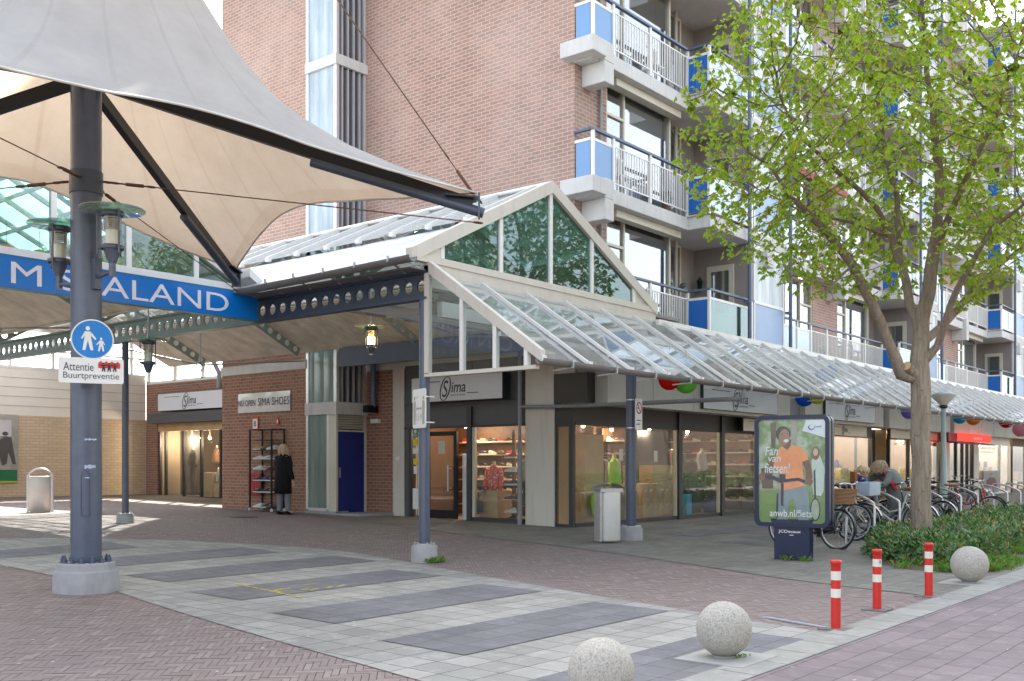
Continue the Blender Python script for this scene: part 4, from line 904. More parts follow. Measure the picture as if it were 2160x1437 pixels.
# right lantern stands off the mast towards the camera, left one on its far side
p1 = PT(237, 545, 10.72); b1 = math.atan2(TY - p1.y, TX - p1.x); lantern(p1.x, p1.y, p1.z - .0, 'glass disc lantern with clear cylinder on the right of the tent mast', b1)
p2 = PT(125, 573, 11.15); b2 = math.atan2(TY - p2.y, TX - p2.x); lantern(p2.x, p2.y, p2.z - .0, 'glass disc lantern half hidden on the left behind the tent mast', b2)
p3 = PX(783, 742, 14.2); lantern(p3.x, p3.y, p3.z, 'lit orange lantern with green glass disc hanging before the stair glazing', 0, True, True)
MB().tube([(p3.x, p3.y, p3.z + .75), (p3.x, p3.y, p3.z + 1.6)], .012, 8).build('hanging_rod', M['steel'], bpy.data.objects['lantern.002'])
p4 = PX(313, 780, 9.6); lantern(p4.x, p4.y, p4.z, 'unlit lantern with green glass disc hanging in the hall beside the second post', 0, True, False)
MB().tube([(p4.x, p4.y, p4.z + .75), (p4.x, p4.y, p4.z + 1.6)], .012, 8).build('hanging_rod', M['steel'], bpy.data.objects['lantern.003'])
# dark wall lamp column by the blue door
wl = thing('wall_lamp_bracket', 'dark pipe bracket with lamp cap on the brick pier beside the blue door', 'bracket', (GX - .12, SY - .35, 2.9))
MB().tube([(GX - .15, SY - .4, 2.95), (GX - .15, SY - .4, 4.3)], .07, 12).build('pipe', M['blue_rail'], wl); MB().box(GX - .4, SY - .46, 2.8, GX - .05, SY - .3, 2.98).build('foot_box', M['blackst'], wl)

sc_m = mat('pale_scuff', (.42, .50, .62), .7, var=.3)
rr = random.Random(12)
for zc, hh, wn in ((1.49, .035, 9), (1.78, .016, 10), (1.37, .008, 4)):
    m = MB(); v = []; a0 = math.atan2(-TY, -TX) + .25
    for i in range(wn + 1):
        a = a0 - .35 + i * .08; b = hh * rr.uniform(.4, 1); v += [(TX + .1595 * math.cos(a), TY + .1595 * math.sin(a), zc - b), (TX + .1595 * math.cos(a), TY + .1595 * math.sin(a), zc + b * rr.uniform(.3, 1))]
    m.add(v, [(2 * i, 2 * i + 2, 2 * i + 3, 2 * i + 1) for i in range(wn)]).build('paint_scuff', sc_m, Tn)
# ---------------------------------------------------------------- the covered hall at the left
K = thing('hall_end_wall', 'sand brick wall with cream cladding and clerestory windows at the back of the hall', 'wall', (8, 34, .4))
MB().box(-12, 34, .2, 20.5, 34.3, 3.16).build('brick_base', M['sandbrick'], K)
c = MB().box(-12, 34.02, 3.16, 20.5, 34.3, 4.72).build('cladding', M['clad'], K)
m = MB()
for k in range(1, 5): m.box(-12, 34.008, 3.16 + k * .31, 20.5, 34.022, 3.18 + k * .31)
for x in (-6, 0, 6, 12.6, 18.6): m.box(x, 34.006, 3.16, x + .03, 34.022, 4.72)
m.build('cladding_joint', M['soffit'], c)
m = MB().box(-12, 34.0, 4.72, 20.5, 34.12, 4.80).box(-12, 34.0, 6.0, 20.5, 34.12, 6.1).box(-12, 34.01, 5.35, 20.5, 34.1, 5.4)
for k in range(23): m.box(-12 + k * 1.45, 34.0, 4.8, -11.92 + k * 1.45, 34.12, 6.0)
fr = m.build('clerestory_window', M['white'], K); MB().box(-12, 34.05, 4.8, 20.5, 34.06, 6.0).build('pane', M['glass'], fr)
# poster on the brick wall
pq = thing('wall_poster', 'tall sepia photo poster with green footer on the sand brick wall', 'poster', (4.0, 33.97, .9))
x0_, x1_ = PY(-60, 900, 34).x, PY(36, 900, 34).x
z0_, z1_ = PY(20, 1018, 34).z, PY(20, 875, 34).z
MB().box(x0_, 33.93, z0_, x1_, 33.99, z1_).build('backing_board', mat('sepia_grey', (.42, .40, .36), .6, var=.35, sc_=1.5), pq)
MB().box(x0_, 33.92, z0_ + .05, x1_ - .03, 33.93, z0_ + .42).build('green_footer', mat('poster_green', (.01, .17, .07), .5), pq)
MB().box(x0_, 33.921, z0_, x1_ - .03, 33.93, z0_ + .05).build('green_edge', mat('lime_edge', (.45, .62, .04), .5), pq)
pm = mat('sepia_dark', (.09, .085, .08), .7)
wx = x1_ - .62
MB().box(wx, 33.915, z1_ - .72, wx + .4, 33.93, z1_ - .18).build('pictured_window', mat('sepia_white', (.6, .6, .58), .6), pq)
MB().prism([(wx + .1, 33.92, z0_ + .55), (wx + .25, 33.92, z0_ + .62), (wx + .3, 33.92, z0_ + 1.0), (wx + .45, 33.92, z0_ + .6), (wx + .55, 33.92, z0_ + .6), (wx + .45, 33.92, z0_ + 1.2), (wx + .4, 33.92, z0_ + 1.5), (wx + .1, 33.92, z0_ + 1.45), (wx - .1, 33.92, z0_ + 1.3)], (0, .008, 0)).ball((wx + .2, 33.92, z0_ + 1.6), .2, .006, .13).build('pictured_figure', pm, pq)
# second shop in the recess
S2X = 20.5
T2 = thing('hall_shop_front', 'brick framed shop front with lit window under a grey awning box in the hall', 'shop front', (S2X, 31, .4))
MB().box(S2X, 33.25, .2, S2X + .3, 34, 3.3).build('brick_pier', M['brick3'], T2)
MB().box(S2X, 24, 3.3, S2X + .3, 34, 4.45).build('brick_band', M['brick3'], T2)
MB().box(S2X - .35, 24, 3.0, S2X + .02, 33.3, 3.36).build('awning_box', M['grey_panel'], T2)
MB().box(S2X - .0, 24, 2.72, S2X + .1, 33.2, 3.0).build('shutter_rail', M['wood'], T2)
m = MB()
for y in [PX(x, 900, S2X).y for x in (335, 347, 385, 422, 463, 497)]: m.box(S2X + .02, y - .04, .38, S2X + .12, y + .04, 2.74)
m.box(S2X + .02, 24, .3, S2X + .12, 33.2, .42).build('frame', M['dark_frame'], T2)
MB().box(S2X + .06, 24, .42, S2X + .07, 33.1, 2.74).build('pane', M['glass_shop'], T2)
m = MB().box(S2X, 24, 4.45, S2X + .1, 34, 4.55).box(S2X, 24, 6.0, S2X + .1, 34, 6.1)
for y in (33.9, 32.2, 30.5, 28.8, 27.0): m.box(S2X, y - .05, 4.5, S2X + .1, y + .05, 6.0)
fr = m.build('clerestory_window', M['white'], T2); MB().box(S2X + .04, 24, 4.5, S2X + .05, 34, 6).build('pane', M['glass'], fr)
MB().box(16.4, 23.6, 5.3, 16.6, 34, 5.5).box(16.6, 23.6, 6.1, S2X + .1, 34.2, 6.15).build('roof_edge', M['soffit'], T2)
MB().tube([(S2X - .2, 29.6, 6.0), (S2X - .2, 29.6, 5.1), (S2X - .2, 29.2, 4.6), (S2X - .2, 29.2, 4.1)], .08, 10).build('downpipe', M['pipe'], T2)
MB().box(S2X + .12, 24, .36, 25, 33.2, .41).build('floor_board', M['shopfloor'], T2)
MB().box(24.9, 24, .4, 25, 33.2, 3).box(S2X + .12, 33.2, .4, 25, 33.3, 3).build('back_wall', M['shopwall'], T2)
MB().box(S2X + .12, 24, 2.95, 25, 33.2, 3.0).build('ceiling_board', M['shopwall'], T2)
MB().box(S2X + .9, 31.9, .41, S2X + 1.0, 33.2, 2.9).build('dark_curtain', mat('dark_slate_curtain', (.06, .055, .05), .9, var=.4), T2)
for i, x in enumerate((388, 405, 424, 443, 478)):
    q = PX(x, 924, S2X + (.8 if i % 2 else .6)); bulb_lamp(q.x, q.y, q.z, 'glowing bulb in the hall shop window, %s from the left' % ['first', 'second', 'third', 'fourth', 'fifth'][i], 18, 'warm bulbs in the hall shop', .05)
# signs ------------------------------------------------------------------
def sima(name_label, cat, org, right, up, w, h, bm, dark_side=True, lines=True, depth=.12, small=True):
    """light box with the shop name; org = lower left corner of its face"""
    org, right, up = Vector(org), Vector(right), Vector(up); nrm = right.cross(up)
    o = thing('shop_sign', name_label, cat, org, 'sports shop name boxes')
    MB().prism([org, org + right * w, org + right * w + up * h, org + up * h], nrm * -depth).build('sign_panel', bm, o)
    e = MB(); k = .012
    for a, b in (((0, 0), (w, 0)), ((w, 0), (w, h)), ((w, h), (0, h)), ((0, h), (0, 0))):
        e.bar(org + right * a[0] + up * a[1] - nrm * depth * .5, org + right * b[0] + up * b[1] - nrm * depth * .5, k, depth * 1.05, nrm)
    e.build('edge_trim', M['dark_frame'], o)
    f0 = org + nrm * .004; ls = h * .80; cx = w * .46
    # oval swoosh around the S
    c0 = f0 + right * (cx - ls * .42) + up * h * .5; m = MB(); n = 28
    def oval(rx, ry, sh, off=0): return [c0 + right * (rx * math.cos(2 * math.pi * i / n) + sh * ry * math.sin(2 * math.pi * i / n) + off) + up * ry * math.sin(2 * math.pi * i / n) for i in range(n)]
    A_, B_ = oval(ls * .36, ls * .60, .25), oval(ls * .27, ls * .56, .27, 0)
    vs_ = A_ + B_; m.add(vs_, [(i, (i + 1) % n, n + (i + 1) % n, n + i) for i in range(n)]); m.build('oval_emblem', M['black'], o)
    fit('S', M['black'], o, f0 + right * (cx - ls * .63) + up * (h * .5 - ls * .42) + nrm * .002, right, ls * .42, ls * .82, shear=.25, up=up, ext=.0)
    fit('ima', M['black'], o, f0 + right * (cx - ls * .02) + up * (h * .33), right, ls * .95, ls * .52, shear=.2, up=up, ext=0, bold=.012)
    if small: fit('sport & shoes', M['black'], o, f0 + right * (cx - ls * .08) + up * (h * .16), right, ls * 1.0, ls * .16, up=up, ext=0)
    if lines:
        m = MB(); m.prism([f0 + right * (w * .1) + up * h * .78, f0 + right * (w * .33) + up * h * .78, f0 + right * (w * .33) + up * h * .81, f0 + right * (w * .1) + up * h * .81], nrm * .001)
        m.prism([f0 + right * (cx + ls * 1.0) + up * h * .27, f0 + right * min(w * .93, cx + ls * 1.75) + up * h * .27, f0 + right * min(w * .93, cx + ls * 1.75) + up * h * .30, f0 + right * (cx + ls * 1.0) + up * h * .30], nrm * .001); m.build('underline', M['black'], o)
    return o
wbox = mat('sign_box_white', (.70, .71, .74), .2, var=.03)
lbox = mat('sign_box_warm', (.72, .66, .54), .3, var=.02)
e1, e0 = PX(908, 845, GX - .25), PX(1060, 838, GX - .25)
sima('light box sign above the open door on the gable side, partly behind a post', 'sign', (GX - .25, PX(868, 845, GX - .25).y, 2.98), (0, -1, 0), (0, 0, 1), PX(868, 845, GX - .25).y - e0.y, .58, wbox, depth=.25)
q0, q1 = PX(333, 872, S2X - .4), PX(480, 866, S2X - .4)
sima('wide white box sign above the grey awning of the hall shop', 'sign', (S2X - .4, q0.y, 3.42), (0, -1, 0), (0, 0, 1), q0.y - q1.y, .6, wbox, depth=.2)
a_, b_ = PY(1480, 852, 11.85), PY(1637, 867, 11.85)
sima('large white box sign on the cream fascia right of the green paper lantern', 'sign', (a_.x, 11.80, 2.86), (1, 0, 0), (0, 0, 1), b_.x - a_.x, .60, wbox, depth=.08)
a_, b_ = PY(1738, 878, 11.85), PY(1843, 886, 11.85)
sima('white box sign on the fascia between blue lantern and tree trunk', 'sign', (a_.x, 11.80, 2.87), (1, 0, 0), (0, 0, 1), b_.x - a_.x, .62, wbox, depth=.08)
a_, b_ = PY(1565, 902, 12.4), PY(1660, 905, 12.4)
sima('low sign panel under the soffit, half hidden by the poster pillar', 'sign', (a_.x, 12.36, 2.42), (1, 0, 0), (0, 0, 1), b_.x - a_.x, .34, lbox, depth=.06, small=False)
a_, b_ = PY(1735, 912, 12.4), PY(1826, 917, 12.4)
sima('warm lit low sign under the soffit just right of the poster pillar', 'sign', (a_.x, 12.36, 2.45), (1, 0, 0), (0, 0, 1), b_.x - a_.x, .36, lbox, depth=.06, small=False)
a_, b_ = PY(1876, 920, 12.4), PY(1975, 920, 12.4)
sima('low sign under the soffit above the glass door behind the tree trunk', 'sign', (a_.x, 12.36, 2.47), (1, 0, 0), (0, 0, 1), b_.x - a_.x, .36, lbox, depth=.06, small=False)
# banner on the brick block
p_, q_ = PX(503, 872, BX - .02), PX(613, 865, BX - .02); hb_ = PX(503, 832, BX).z - p_.z
o = thing('shop_banner', 'crumpled white banner with dark capitals on the brick wall', 'banner', (BX - .02, p_.y, p_.z))
bn = MB(); nx_, nz_ = 24, 6; vv = []
for j in range(nz_ + 1):
    for i in range(nx_ + 1):
        y = p_.y + (q_.y - p_.y) * i / nx_; vv.append((BX - .02 - .012 * (1 + noise.noise(Vector((i * .5, j * .6, 3)))), y, p_.z + hb_ * j / nz_))
bn.add(vv, [(j * (nx_ + 1) + i, j * (nx_ + 1) + i + 1, (j + 1) * (nx_ + 1) + i + 1, (j + 1) * (nx_ + 1) + i) for j in range(nz_) for i in range(nx_)], True)
bn.build('banner_sheet', mat('banner_vinyl', (.72, .71, .68), .12, var=.04, spec=.8), o)
fit('NU OPEN', M['black'], o, (BX - .05, p_.y - .03, p_.z + hb_ * .34), (0, -1, 0), (p_.y - q_.y) * .34, hb_ * .30)
fit('SIMA SHOES', M['black'], o, (BX - .05, p_.y - (p_.y - q_.y) * .40, p_.z + hb_ * .32), (0, -1, 0), (p_.y - q_.y) * .59, hb_ * .40)
def plate(name, label, cat, c, right, up, w, h, mt_, border=None, th=.012, cyl=False):
    c, right, up = Vector(c), Vector(right).normalized(), Vector(up); n_ = right.cross(up)
    o = thing(name, label, cat, c)
    if cyl:
        MB().prism([c + right * w / 2 * math.cos(a * math.pi / 20) + up * h / 2 * math.sin(a * math.pi / 20) for a in range(40)], n_ * -th).build('sign_plate', mt_, o)
    else:
        r = min(w, h) * .08; ps_ = []
        for sx_, sy_, a0 in ((1, 1, 0), (-1, 1, 90), (-1, -1, 180), (1, -1, 270)):
            for a in (0, 30, 60, 90): ps_.append(c + right * (sx_ * (w / 2 - r) + r * math.cos(math.radians(a0 + a))) + up * (sy_ * (h / 2 - r) + r * math.sin(math.radians(a0 + a))))
        MB().prism(ps_, n_ * -th).build('sign_plate', mt_, o)
    return o, c + n_ * .003, right, up, n_
bz = PX(539, 894, BX - .02)
o, f0, r_, u_, n_ = plate('letter_sign', 'small white plate with letter B in a red frame above the shoe rack', 'sign', (BX - .03, bz.y, bz.z), (0, -1, 0), (0, 0, 1), .26, .34, M['red'])
MB().prism([f0 + r_ * a + u_ * b for a, b in ((-.1, -.13), (.1, -.13), (.1, .13), (-.1, .13))], n_ * .002).build('white_field', M['whitep'], o)
text('B', .2, M['black'], o, f0 + n_ * .004 - r_ * .06 - u_ * .07, r_)
bz = PX(586, 889, BX - .02)
o, f0, r_, u_, n_ = plate('fire_point_sign', 'tiny red plate right of the letter B plate on the brick', 'sign', (BX - .03, bz.y, bz.z), (0, -1, 0), (0, 0, 1), .1, .2, M['red'])
MB().ball(f0, .004, .03, .05, 8, 5).build('symbol', M['whitep'], o)
# round pedestrian sign and plate on the mast
md = Vector((-.42, -.907, 0)).normalized(); rt = Vector((-md.y, md.x, 0)); rt = rt if rt.x * SF - rt.y * CF > 0 else -rt
cc = PT(195, 716, 10.66)
blu = mat('traffic_blue', (.0, .20, .60), .3)
o, f0, r_, u_, n_ = plate('footpath_sign', 'round blue sign with white adult and child on the tent mast', 'traffic sign', cc, rt, (0, 0, 1), .42, .42, M['whitep'], cyl=True)
s_ = 1
MB().prism([f0 + r_ * .196 * math.cos(a * math.pi / 20) + u_ * .196 * math.sin(a * math.pi / 20) for a in range(40)], n_ * .002).build('blue_field', blu, o)
def fig(mb, cx, cz, k, flip=1):
    def P_(x, z): return f0 + r_ * (cx + x * k * flip) + u_ * (cz + z * k) + n_ * .004
    mb.prism([P_(.115 * math.cos(a * math.pi / 8) * .9, .86 + .115 * math.sin(a * math.pi / 8)) for a in range(16)], n_ * .001)
    for poly_ in ([(-.14, .70), (.14, .70), (.17, .30), (-.17, .30)], [(-.17, .32), (.02, .32), (-.12, -.28), (-.26, -.28)], [(-.02, .32), (.17, .32), (.27, -.28), (.13, -.28)], [(-.14, .70), (-.10, .60), (-.26, .30), (-.33, .33)], [(.12, .70), (.20, .62), (.42, .32), (.35, .27), (.10, .56)]):
        mb.prism([P_(*q) for q in poly_], n_ * .001)
m = MB(); fig(m, -.045, -.06, .2); fig(m, .085, -.09, .115, -1); m.build('people_symbol', M['whitep'], o)
cc = PT(193, 782, 10.63)
o, f0, r_, u_, n_ = plate('neighbourhood_sign', 'white rectangular plate reading Attentie Buurtpreventie on the tent mast', 'sign', cc, rt, (0, 0, 1), .63, .265, M['whitep'])
gt_ = mat('sign_text_grey', (.06, .06, .07), .5)
fit('Attentie', gt_, o, f0 - r_ * .27 - u_ * .005, r_, .29, .085, up=u_); fit('Buurtpreventie', gt_, o, f0 - r_ * .27 - u_ * .105, r_, .54, .085, up=u_)
m = MB(); m2 = MB()
for k in range(4):
    x = .065 + k * .055; m.prism([f0 + r_ * (x + a) + u_ * b + n_ * .001 for a, b in ((0, .03), (.05, .03), (.05, .08), (.025, .105), (0, .08))], n_ * .001)
    if k < 3: m2.prism([f0 + r_ * (x + .052 + a) + u_ * b + n_ * .003 for a, b in ((-.03, .065), (-.03, .055), (-.01, .05), (-.018, -.005), (-.008, -.005), (0, .025), (.008, -.005), (.018, -.005), (.01, .05), (.03, .055), (.03, .065))], n_ * .001); m2.prism([f0 + r_ * (x + .052 + .01 * math.cos(a)) + u_ * (.078 + .011 * math.sin(a)) + n_ * .003 for a in (0, 1, 2, 3, 4, 5)], n_ * .001)
m.build('house_symbols', M['red'], o); m2.build('people_symbols', M['black'], o)
# distance sign on the first canopy post
cc = PT(884, 862, 14.12); rr_ = Vector((SF + .35, -CF + .35, 0)).normalized(); rr_ = Vector((.25, -.97, 0)).normalized()
o, f0, r_, u_, n_ = plate('distance_sign', 'faded white upright plate reading 1.5 M fixed to the first canopy post', 'sign', PX(884, 862, 10.26), Vector((-.35, -.94, 0)), (0, 0, 1), .42, .55, M['whitep'])
fd = mat('faded_print', (.42, .38, .33), .5)
m = MB()
for sx_ in (-1, 1):
    m.prism([f0 + r_ * (sx_ * .145 + a) + u_ * b for a, b in ((-.03, -.22), (.03, -.22), (.035, .08), (.02, .11), (-.02, .11), (-.035, .08))], n_ * .001); m.prism([f0 + r_ * (sx_ * .145 + .022 * math.cos(a)) + u_ * (.145 + .028 * math.sin(a)) for a in range(6)], n_ * .001)
m.prism([f0 + r_ * a + u_ * b for a, b in ((-.09, 0), (-.06, .035), (-.06, .012), (.06, .012), (.06, .035), (.09, 0), (.06, -.035), (.06, -.012), (-.06, -.012), (-.06, -.035))], n_ * .001); m.build('distance_symbol', fd, o)
fit('1.5 M', fd, o, f0 - r_ * .09 - u_ * .17, r_, .18, .1, up=u_)
MB().box(10.27, 9.92, cc.z + .17, 10.45, 10.13, cc.z + .185).box(10.27, 9.92, cc.z - .19, 10.45, 10.13, cc.z - .175).build('steel_strap', M['alu'], o)
# no smoking sign on the second canopy post
cc = PT(1346, 874, 18.36)
o, f0, r_, u_, n_ = plate('no_smoking_sign', 'narrow white plate with red no smoking ring on the post beside the bin', 'sign', cc + Vector((-.02, -.03, 0)), Vector((.86, -.1, 0)), (0, 0, 1), .19, .56, M['whitep'])
rd = mat('dark_red_print', (.42, .01, .015), .5); n = 24; v_ = []
for rr in (.078, .060): v_ += [f0 + r_ * rr * math.cos(2 * math.pi * i / n) + u_ * (.11 + rr * 1.4 * math.sin(2 * math.pi * i / n)) for i in range(n)]
MB().add(v_, [(i, (i + 1) % n, n + (i + 1) % n, n + i) for i in range(n)]).prism([f0 + r_ * a + u_ * b for a, b in ((-.05, .19), (-.035, .195), (.05, .03), (.035, .025))], n_ * .001).build('prohibition_ring', rd, o)
MB().prism([f0 + r_ * a + u_ * b for a, b in ((-.045, .10), (.01, .10), (.01, .118), (-.045, .118))], n_ * .0005).build('cigarette_symbol', M['black'], o)
text('rookvrij', .035, gt_, o, f0 - r_ * .07 - u_ * .12, r_, u_); text('gebied', .035, gt_, o, f0 - r_ * .07 - u_ * .19, r_, u_)
MB().tube([(15.75, 10.03, cc.z + .26), (15.75, 10.03, cc.z + .28)], .088, 16).tube([(15.75, 10.03, cc.z - .25), (15.75, 10.03, cc.z - .23)], .088, 16).build('steel_strap', M['alu'], o)
# house number plate beside the door
one(MB().box(GX - .06, 17.75, 1.62, GX - .03, 17.84, 1.71), 'doorbell', M['whitep'], 'small white bell box on the cream pillar left of the shop', 'doorbell', (GX - .04, 17.8, 1.62))
one(MB().box(GX - .09, 18.45, 2.55, GX, 18.72, 2.65), 'wall_light', M['whitep'], 'small white lamp housing on the brick pier by the door', 'lamp', (GX, 18.6, 2.55))
one(MB().box(BX - .1, PX(556, 1000, BX).y, .72, BX, PX(530, 1000, BX).y, 1.3), 'hose_cabinet', M['redp'], 'red metal cabinet on the brick wall behind the shoe rack', 'cabinet', (BX, 22.5, .95), bevel=.01)
# ---------------------------------------------------------------- farther shops along the street
def shopfront(name, label, x0, x1, cols, mt, top=2.45, wall='wood2', back=2.6, light=14, fy=SF0, warm=(1, .78, .55)):
    o = thing(name, label, 'shop front', (x0, fy, .15)); m = MB(); w = .05
    xs = [x0 + (x1 - x0) * c for c in [0] + cols + [1]]
    for x in xs: m.box(x - w, fy - .02, .15, x + w, fy + .1, top)
    m.box(x0, fy - .01, .12, x1, fy + .09, .3).box(x0, fy - .01, top, x1, fy + .09, 2.81).build('frame', M[mt], o)
    for a, b in zip(xs, xs[1:]): MB().box(a + w, fy + .04, .3, b - w, fy + .05, top).build('pane', M['glass_shop'], o)
    MB().box(x0, fy + back, .2, x1, fy + back + .1, 2.8).box(x0 - .04, fy + .12, .2, x0, fy + back, 2.8).box(x1, fy + .12, .2, x1 + .04, fy + back, 2.8).build('back_wall', M[wall], o)
    MB().box(x0, fy + .12, .17, x1, fy + back, .22).build('floor_board', M['shopfloor'], o); MB().box(x0, fy + .12, 2.78, x1, fy + back, 2.8).build('ceiling_board', M['shopwall'], o)
    for k in range(2):
        l = bpy.data.lights.new('shop_light', 'POINT'); l.energy = light; l.color = warm; l.shadow_soft_size = .15
        lo = bpy.data.objects.new('shop_light', l); sc.collection.objects.link(lo); lo.parent = o; lo.location = ((x1 - x0) * (.3 + .4 * k), 1.0, 2.3)
    rr = random.Random(int(x0 * 7))
    for k in range(int((x1 - x0) * 1.3)):
        sx = x0 + .3 + (x1 - x0 - .6) * rr.random(); sy = fy + .5 + 1.4 * rr.random(); h = rr.choice((.5, .9, 1.2)); s = .16 + .2 * rr.random()
        m = MB().box(sx - s, sy - s, .22, sx + s, sy + s, .22 + h)
        m.build('display_plinth', M[rr.choice(('wood', 'whitep', 'wood2'))], o)
        q = MB(); q.loft([((sx, sy, .22 + h), .10, .07), ((sx + .03, sy, .3 + h), .12, .08), ((sx, sy, .45 + h), .09, .07), ((sx, sy, .5 + h), .03, .03)], 10)
        q.build('displayed_article', mat('ware_%d' % rr.randint(0, 5), rr.choice([(.6, .05, .04), (.05, .08, .3), (.7, .68, .62), (.5, .35, .1), (.08, .25, .12), (.03, .03, .03)]), .6), o)
    return o
px = lambda x: PY(x, 900, SF0).x
MB().box(XS[2] + .08, SF0 + .0, .12, px(1640), SF0 + .12, 2.8).build('closing_panel', M['dark_frame2'], S)
shopfront('shoe_shop_window', 'display window full of goods just right of the poster pillar', px(1645), px(1838), [.5], 'dark_frame', wall='wood', light=32)
shopfront('shoe_shop_entrance', 'dark framed glass shop door with shelves behind beside the tree trunk', px(1876), px(1985), [.35, .7], 'dark_frame', wall='wood', light=28)
MB().box(px(1838), SF0 + .5, .12, px(1876), SF0 + .6, 2.8).build('recess_door', M['dark_frame'], S)
shopfront('drugstore_entrance', 'dark glass sliding entrance under the red awning sign', px(1998), px(2052), [.35, .6, .8], 'dark_frame', wall='shopwall', light=12)
shopfront('hairdresser_window', 'white framed hairdresser window with lettering right of the red sign', px(2062), px(2130), [.68], 'white', wall='clad', light=25, warm=(1, .85, .7))
shopfront('corner_cafe_front', 'dark wood glazed door at the far right end of the shops', px(2135), px(2190), [.5], 'wood2', wall='dark', light=6)
MB().box(px(2190), SF0, .1, 80, SF0 + .2, 2.9).build('end_wall', M['cream2'], A)
MB().box(px(1985), SF0 - .1, .1, px(1998), SF0 + .3, 2.81).box(px(2052), SF0 - .05, .1, px(2062), SF0 + .3, 2.81).build('cream_pier', M['cream2'], A)
a_ = px(2002); b_ = px(2062)
o = thing('red_shop_sign', 'red illuminated box sign with white lettering over the dark awning', 'sign', (a_, 12.0, 2.45))
x0_, x1_ = PY(2022, 900, 11.7).x, PY(2085, 900, 11.7).x
MB().box(x0_, 11.6, 2.47, x1_, 11.75, 2.8 - .02).build('sign_panel', emis('lit_red_sign', (.8, .05, .035), .55), o)
fit('ami', M['whitep'], o, (x0_ + (x1_ - x0_) * .40, 11.595, 2.55), (1, 0, 0), (x1_ - x0_) * .28, .13)
MB().box(PY(1995, 900, 11.9).x, 11.80, 2.45, x0_ - .05, 11.88, 2.78).build('side_panel', mat('wine_red', (.22, .01, .04), .4), o)
MB().prism([(PY(1993, 900, 11.9).x, 11.9, 2.45), (PY(1993, 900, 11.9).x, 11.45, 2.38), (PY(1993, 900, 11.9).x, 11.45, 2.34), (PY(1993, 900, 11.9).x, 11.9, 2.40)], (PY(2075, 900, 11.9).x - PY(1993, 900, 11.9).x, 0, 0)).build('awning', mat('wine_dark', (.12, .01, .05), .6), o)
hw = [ob for ob in sc.objects if ob.name == 'hairdresser_window'][0]
fit('HERINGMEYER', M['black'], hw, (px(2066), SF0 + .02, 2.22), (1, 0, 0), px(2101) - px(2066), .13); fit('HAARSTUDIO', M['black'], hw, (px(2068), SF0 + .02, 2.08), (1, 0, 0), px(2099) - px(2068), .07)
o = thing('hairdresser_poster', 'framed grey poster of a man in dark red shirt in the hairdresser window', 'poster', (px(2085), SF0 - .1, .4))
x0_, x1_ = PY(2073, 1000, SF0 - .1).x, PY(2106, 1000, SF0 - .1).x; zt_2 = PY(2090, 993, SF0 - .1).z; xc = (x0_ + x1_) / 2; hh = zt_2 - .25; ww = x1_ - x0_
MB().box(x0_, SF0 - .12, .25, x1_, SF0 - .06, zt_2).build('frame', M['pipe'], o)
MB().box(x0_ + .08, SF0 - .13, .32, x1_ - .08, SF0 - .122, zt_2 - .06).build('picture_ground', mat('poster_grey', (.25, .24, .26), .5, var=.2), o)
yq = SF0 - .135
MB().prism([(xc + ww * a, yq, .32 + hh * b) for a, b in ((-.34, .18), (.34, .18), (.3, .5), (.12, .62), (-.12, .62), (-.3, .5))], (0, -.004, 0)).build('pictured_shirt', mat('poster_shirt', (.16, .02, .03), .6), o)
MB().prism([(xc + ww * .09 * math.cos(a * .524), yq - .005, .32 + hh * (.7 + .09 * math.sin(a * .524))) for a in range(12)], (0, -.003, 0)).build('pictured_face', mat('poster_skin', (.5, .33, .25), .6), o)
MB().prism([(xc + ww * .1 * math.cos(a * .524), yq - .009, .32 + hh * (.755 + .05 * math.sin(a * .524))) for a in range(0, 7)], (0, -.003, 0)).build('pictured_hair', M['black'], o)
# ---------------------------------------------------------------- street furniture
def bin_(x, y, name_label, tall=1.05, face=-2.2, style=0):
    z = gz(x, y); o = thing('litter_bin', name_label, 'litter bin', (0, 0, 0))
    r = .215
    if style == 0:
        MB().loft([((0, 0, .04), .19, .15), ((0, 0, .06), .205, .165), ((0, 0, .88), .205, .165), ((0, 0, .90), .20, .16)], 28).build('bin_body', M['tread'], o)
        MB().box(-.245, -.10, .04, -.20, .10, .95).build('spine', M['steel'], o)
        MB().box(-.245, -.13, .90, .20, -.12, .96).box(-.245, .12, .90, .20, .13, .96).box(-.245, -.12, .90, -.235, .12, .96).build('rim', M['steel'], o)
        m = MB(); n = 14; v = []
        for i in range(n + 1):
            a = i / n; v += [(-.25 + .48 * a, -.15, .96 + .075 * math.sin(math.pi * a)), (-.25 + .48 * a, .15, .96 + .075 * math.sin(math.pi * a))]
        m.add(v + [(p_[0], p_[1], p_[2] + .012) for p_ in v], [(2 * i, 2 * i + 1, 2 * i + 3, 2 * i + 2) for i in range(n)] + [(2 * n + 2 + 2 * i, 2 * n + 4 + 2 * i, 2 * n + 5 + 2 * i, 2 * n + 3 + 2 * i) for i in range(n)] + [(0, 2, 2 * n + 4, 2 * n + 2)], True)
        m.build('hood', M['steel'], o)
    else:
        MB().lathe([(.22, 0), (.22, .03), (.255, .04), (.255, .84), (.24, .86), (.20, .86)], n=28).build('bin_body', M['tread'], o)
        MB().tube([(-.26, 0, .8), (-.25, 0, .93), (-.12, 0, 1.02), (0, 0, 1.045), (.12, 0, 1.02), (.25, 0, .93), (.26, 0, .8)], .022, 8).build('hood', M['steel'], o)
        MB().box(-.29, -.06, .0, -.25, .06, .9).box(.25, -.06, 0, .29, .06, .9).build('side_post', M['steel'], o)
    o.location = (x, y, z); o.rotation_euler = (0, 0, face); return o
t = NT('tread_plate'); co = t.coord(False, (1, 1, 1)); mp = t.n('ShaderNodeMapping'); t.l(co, mp.inputs[0]); mp.inputs['Rotation'].default_value = (0, .78, 0)
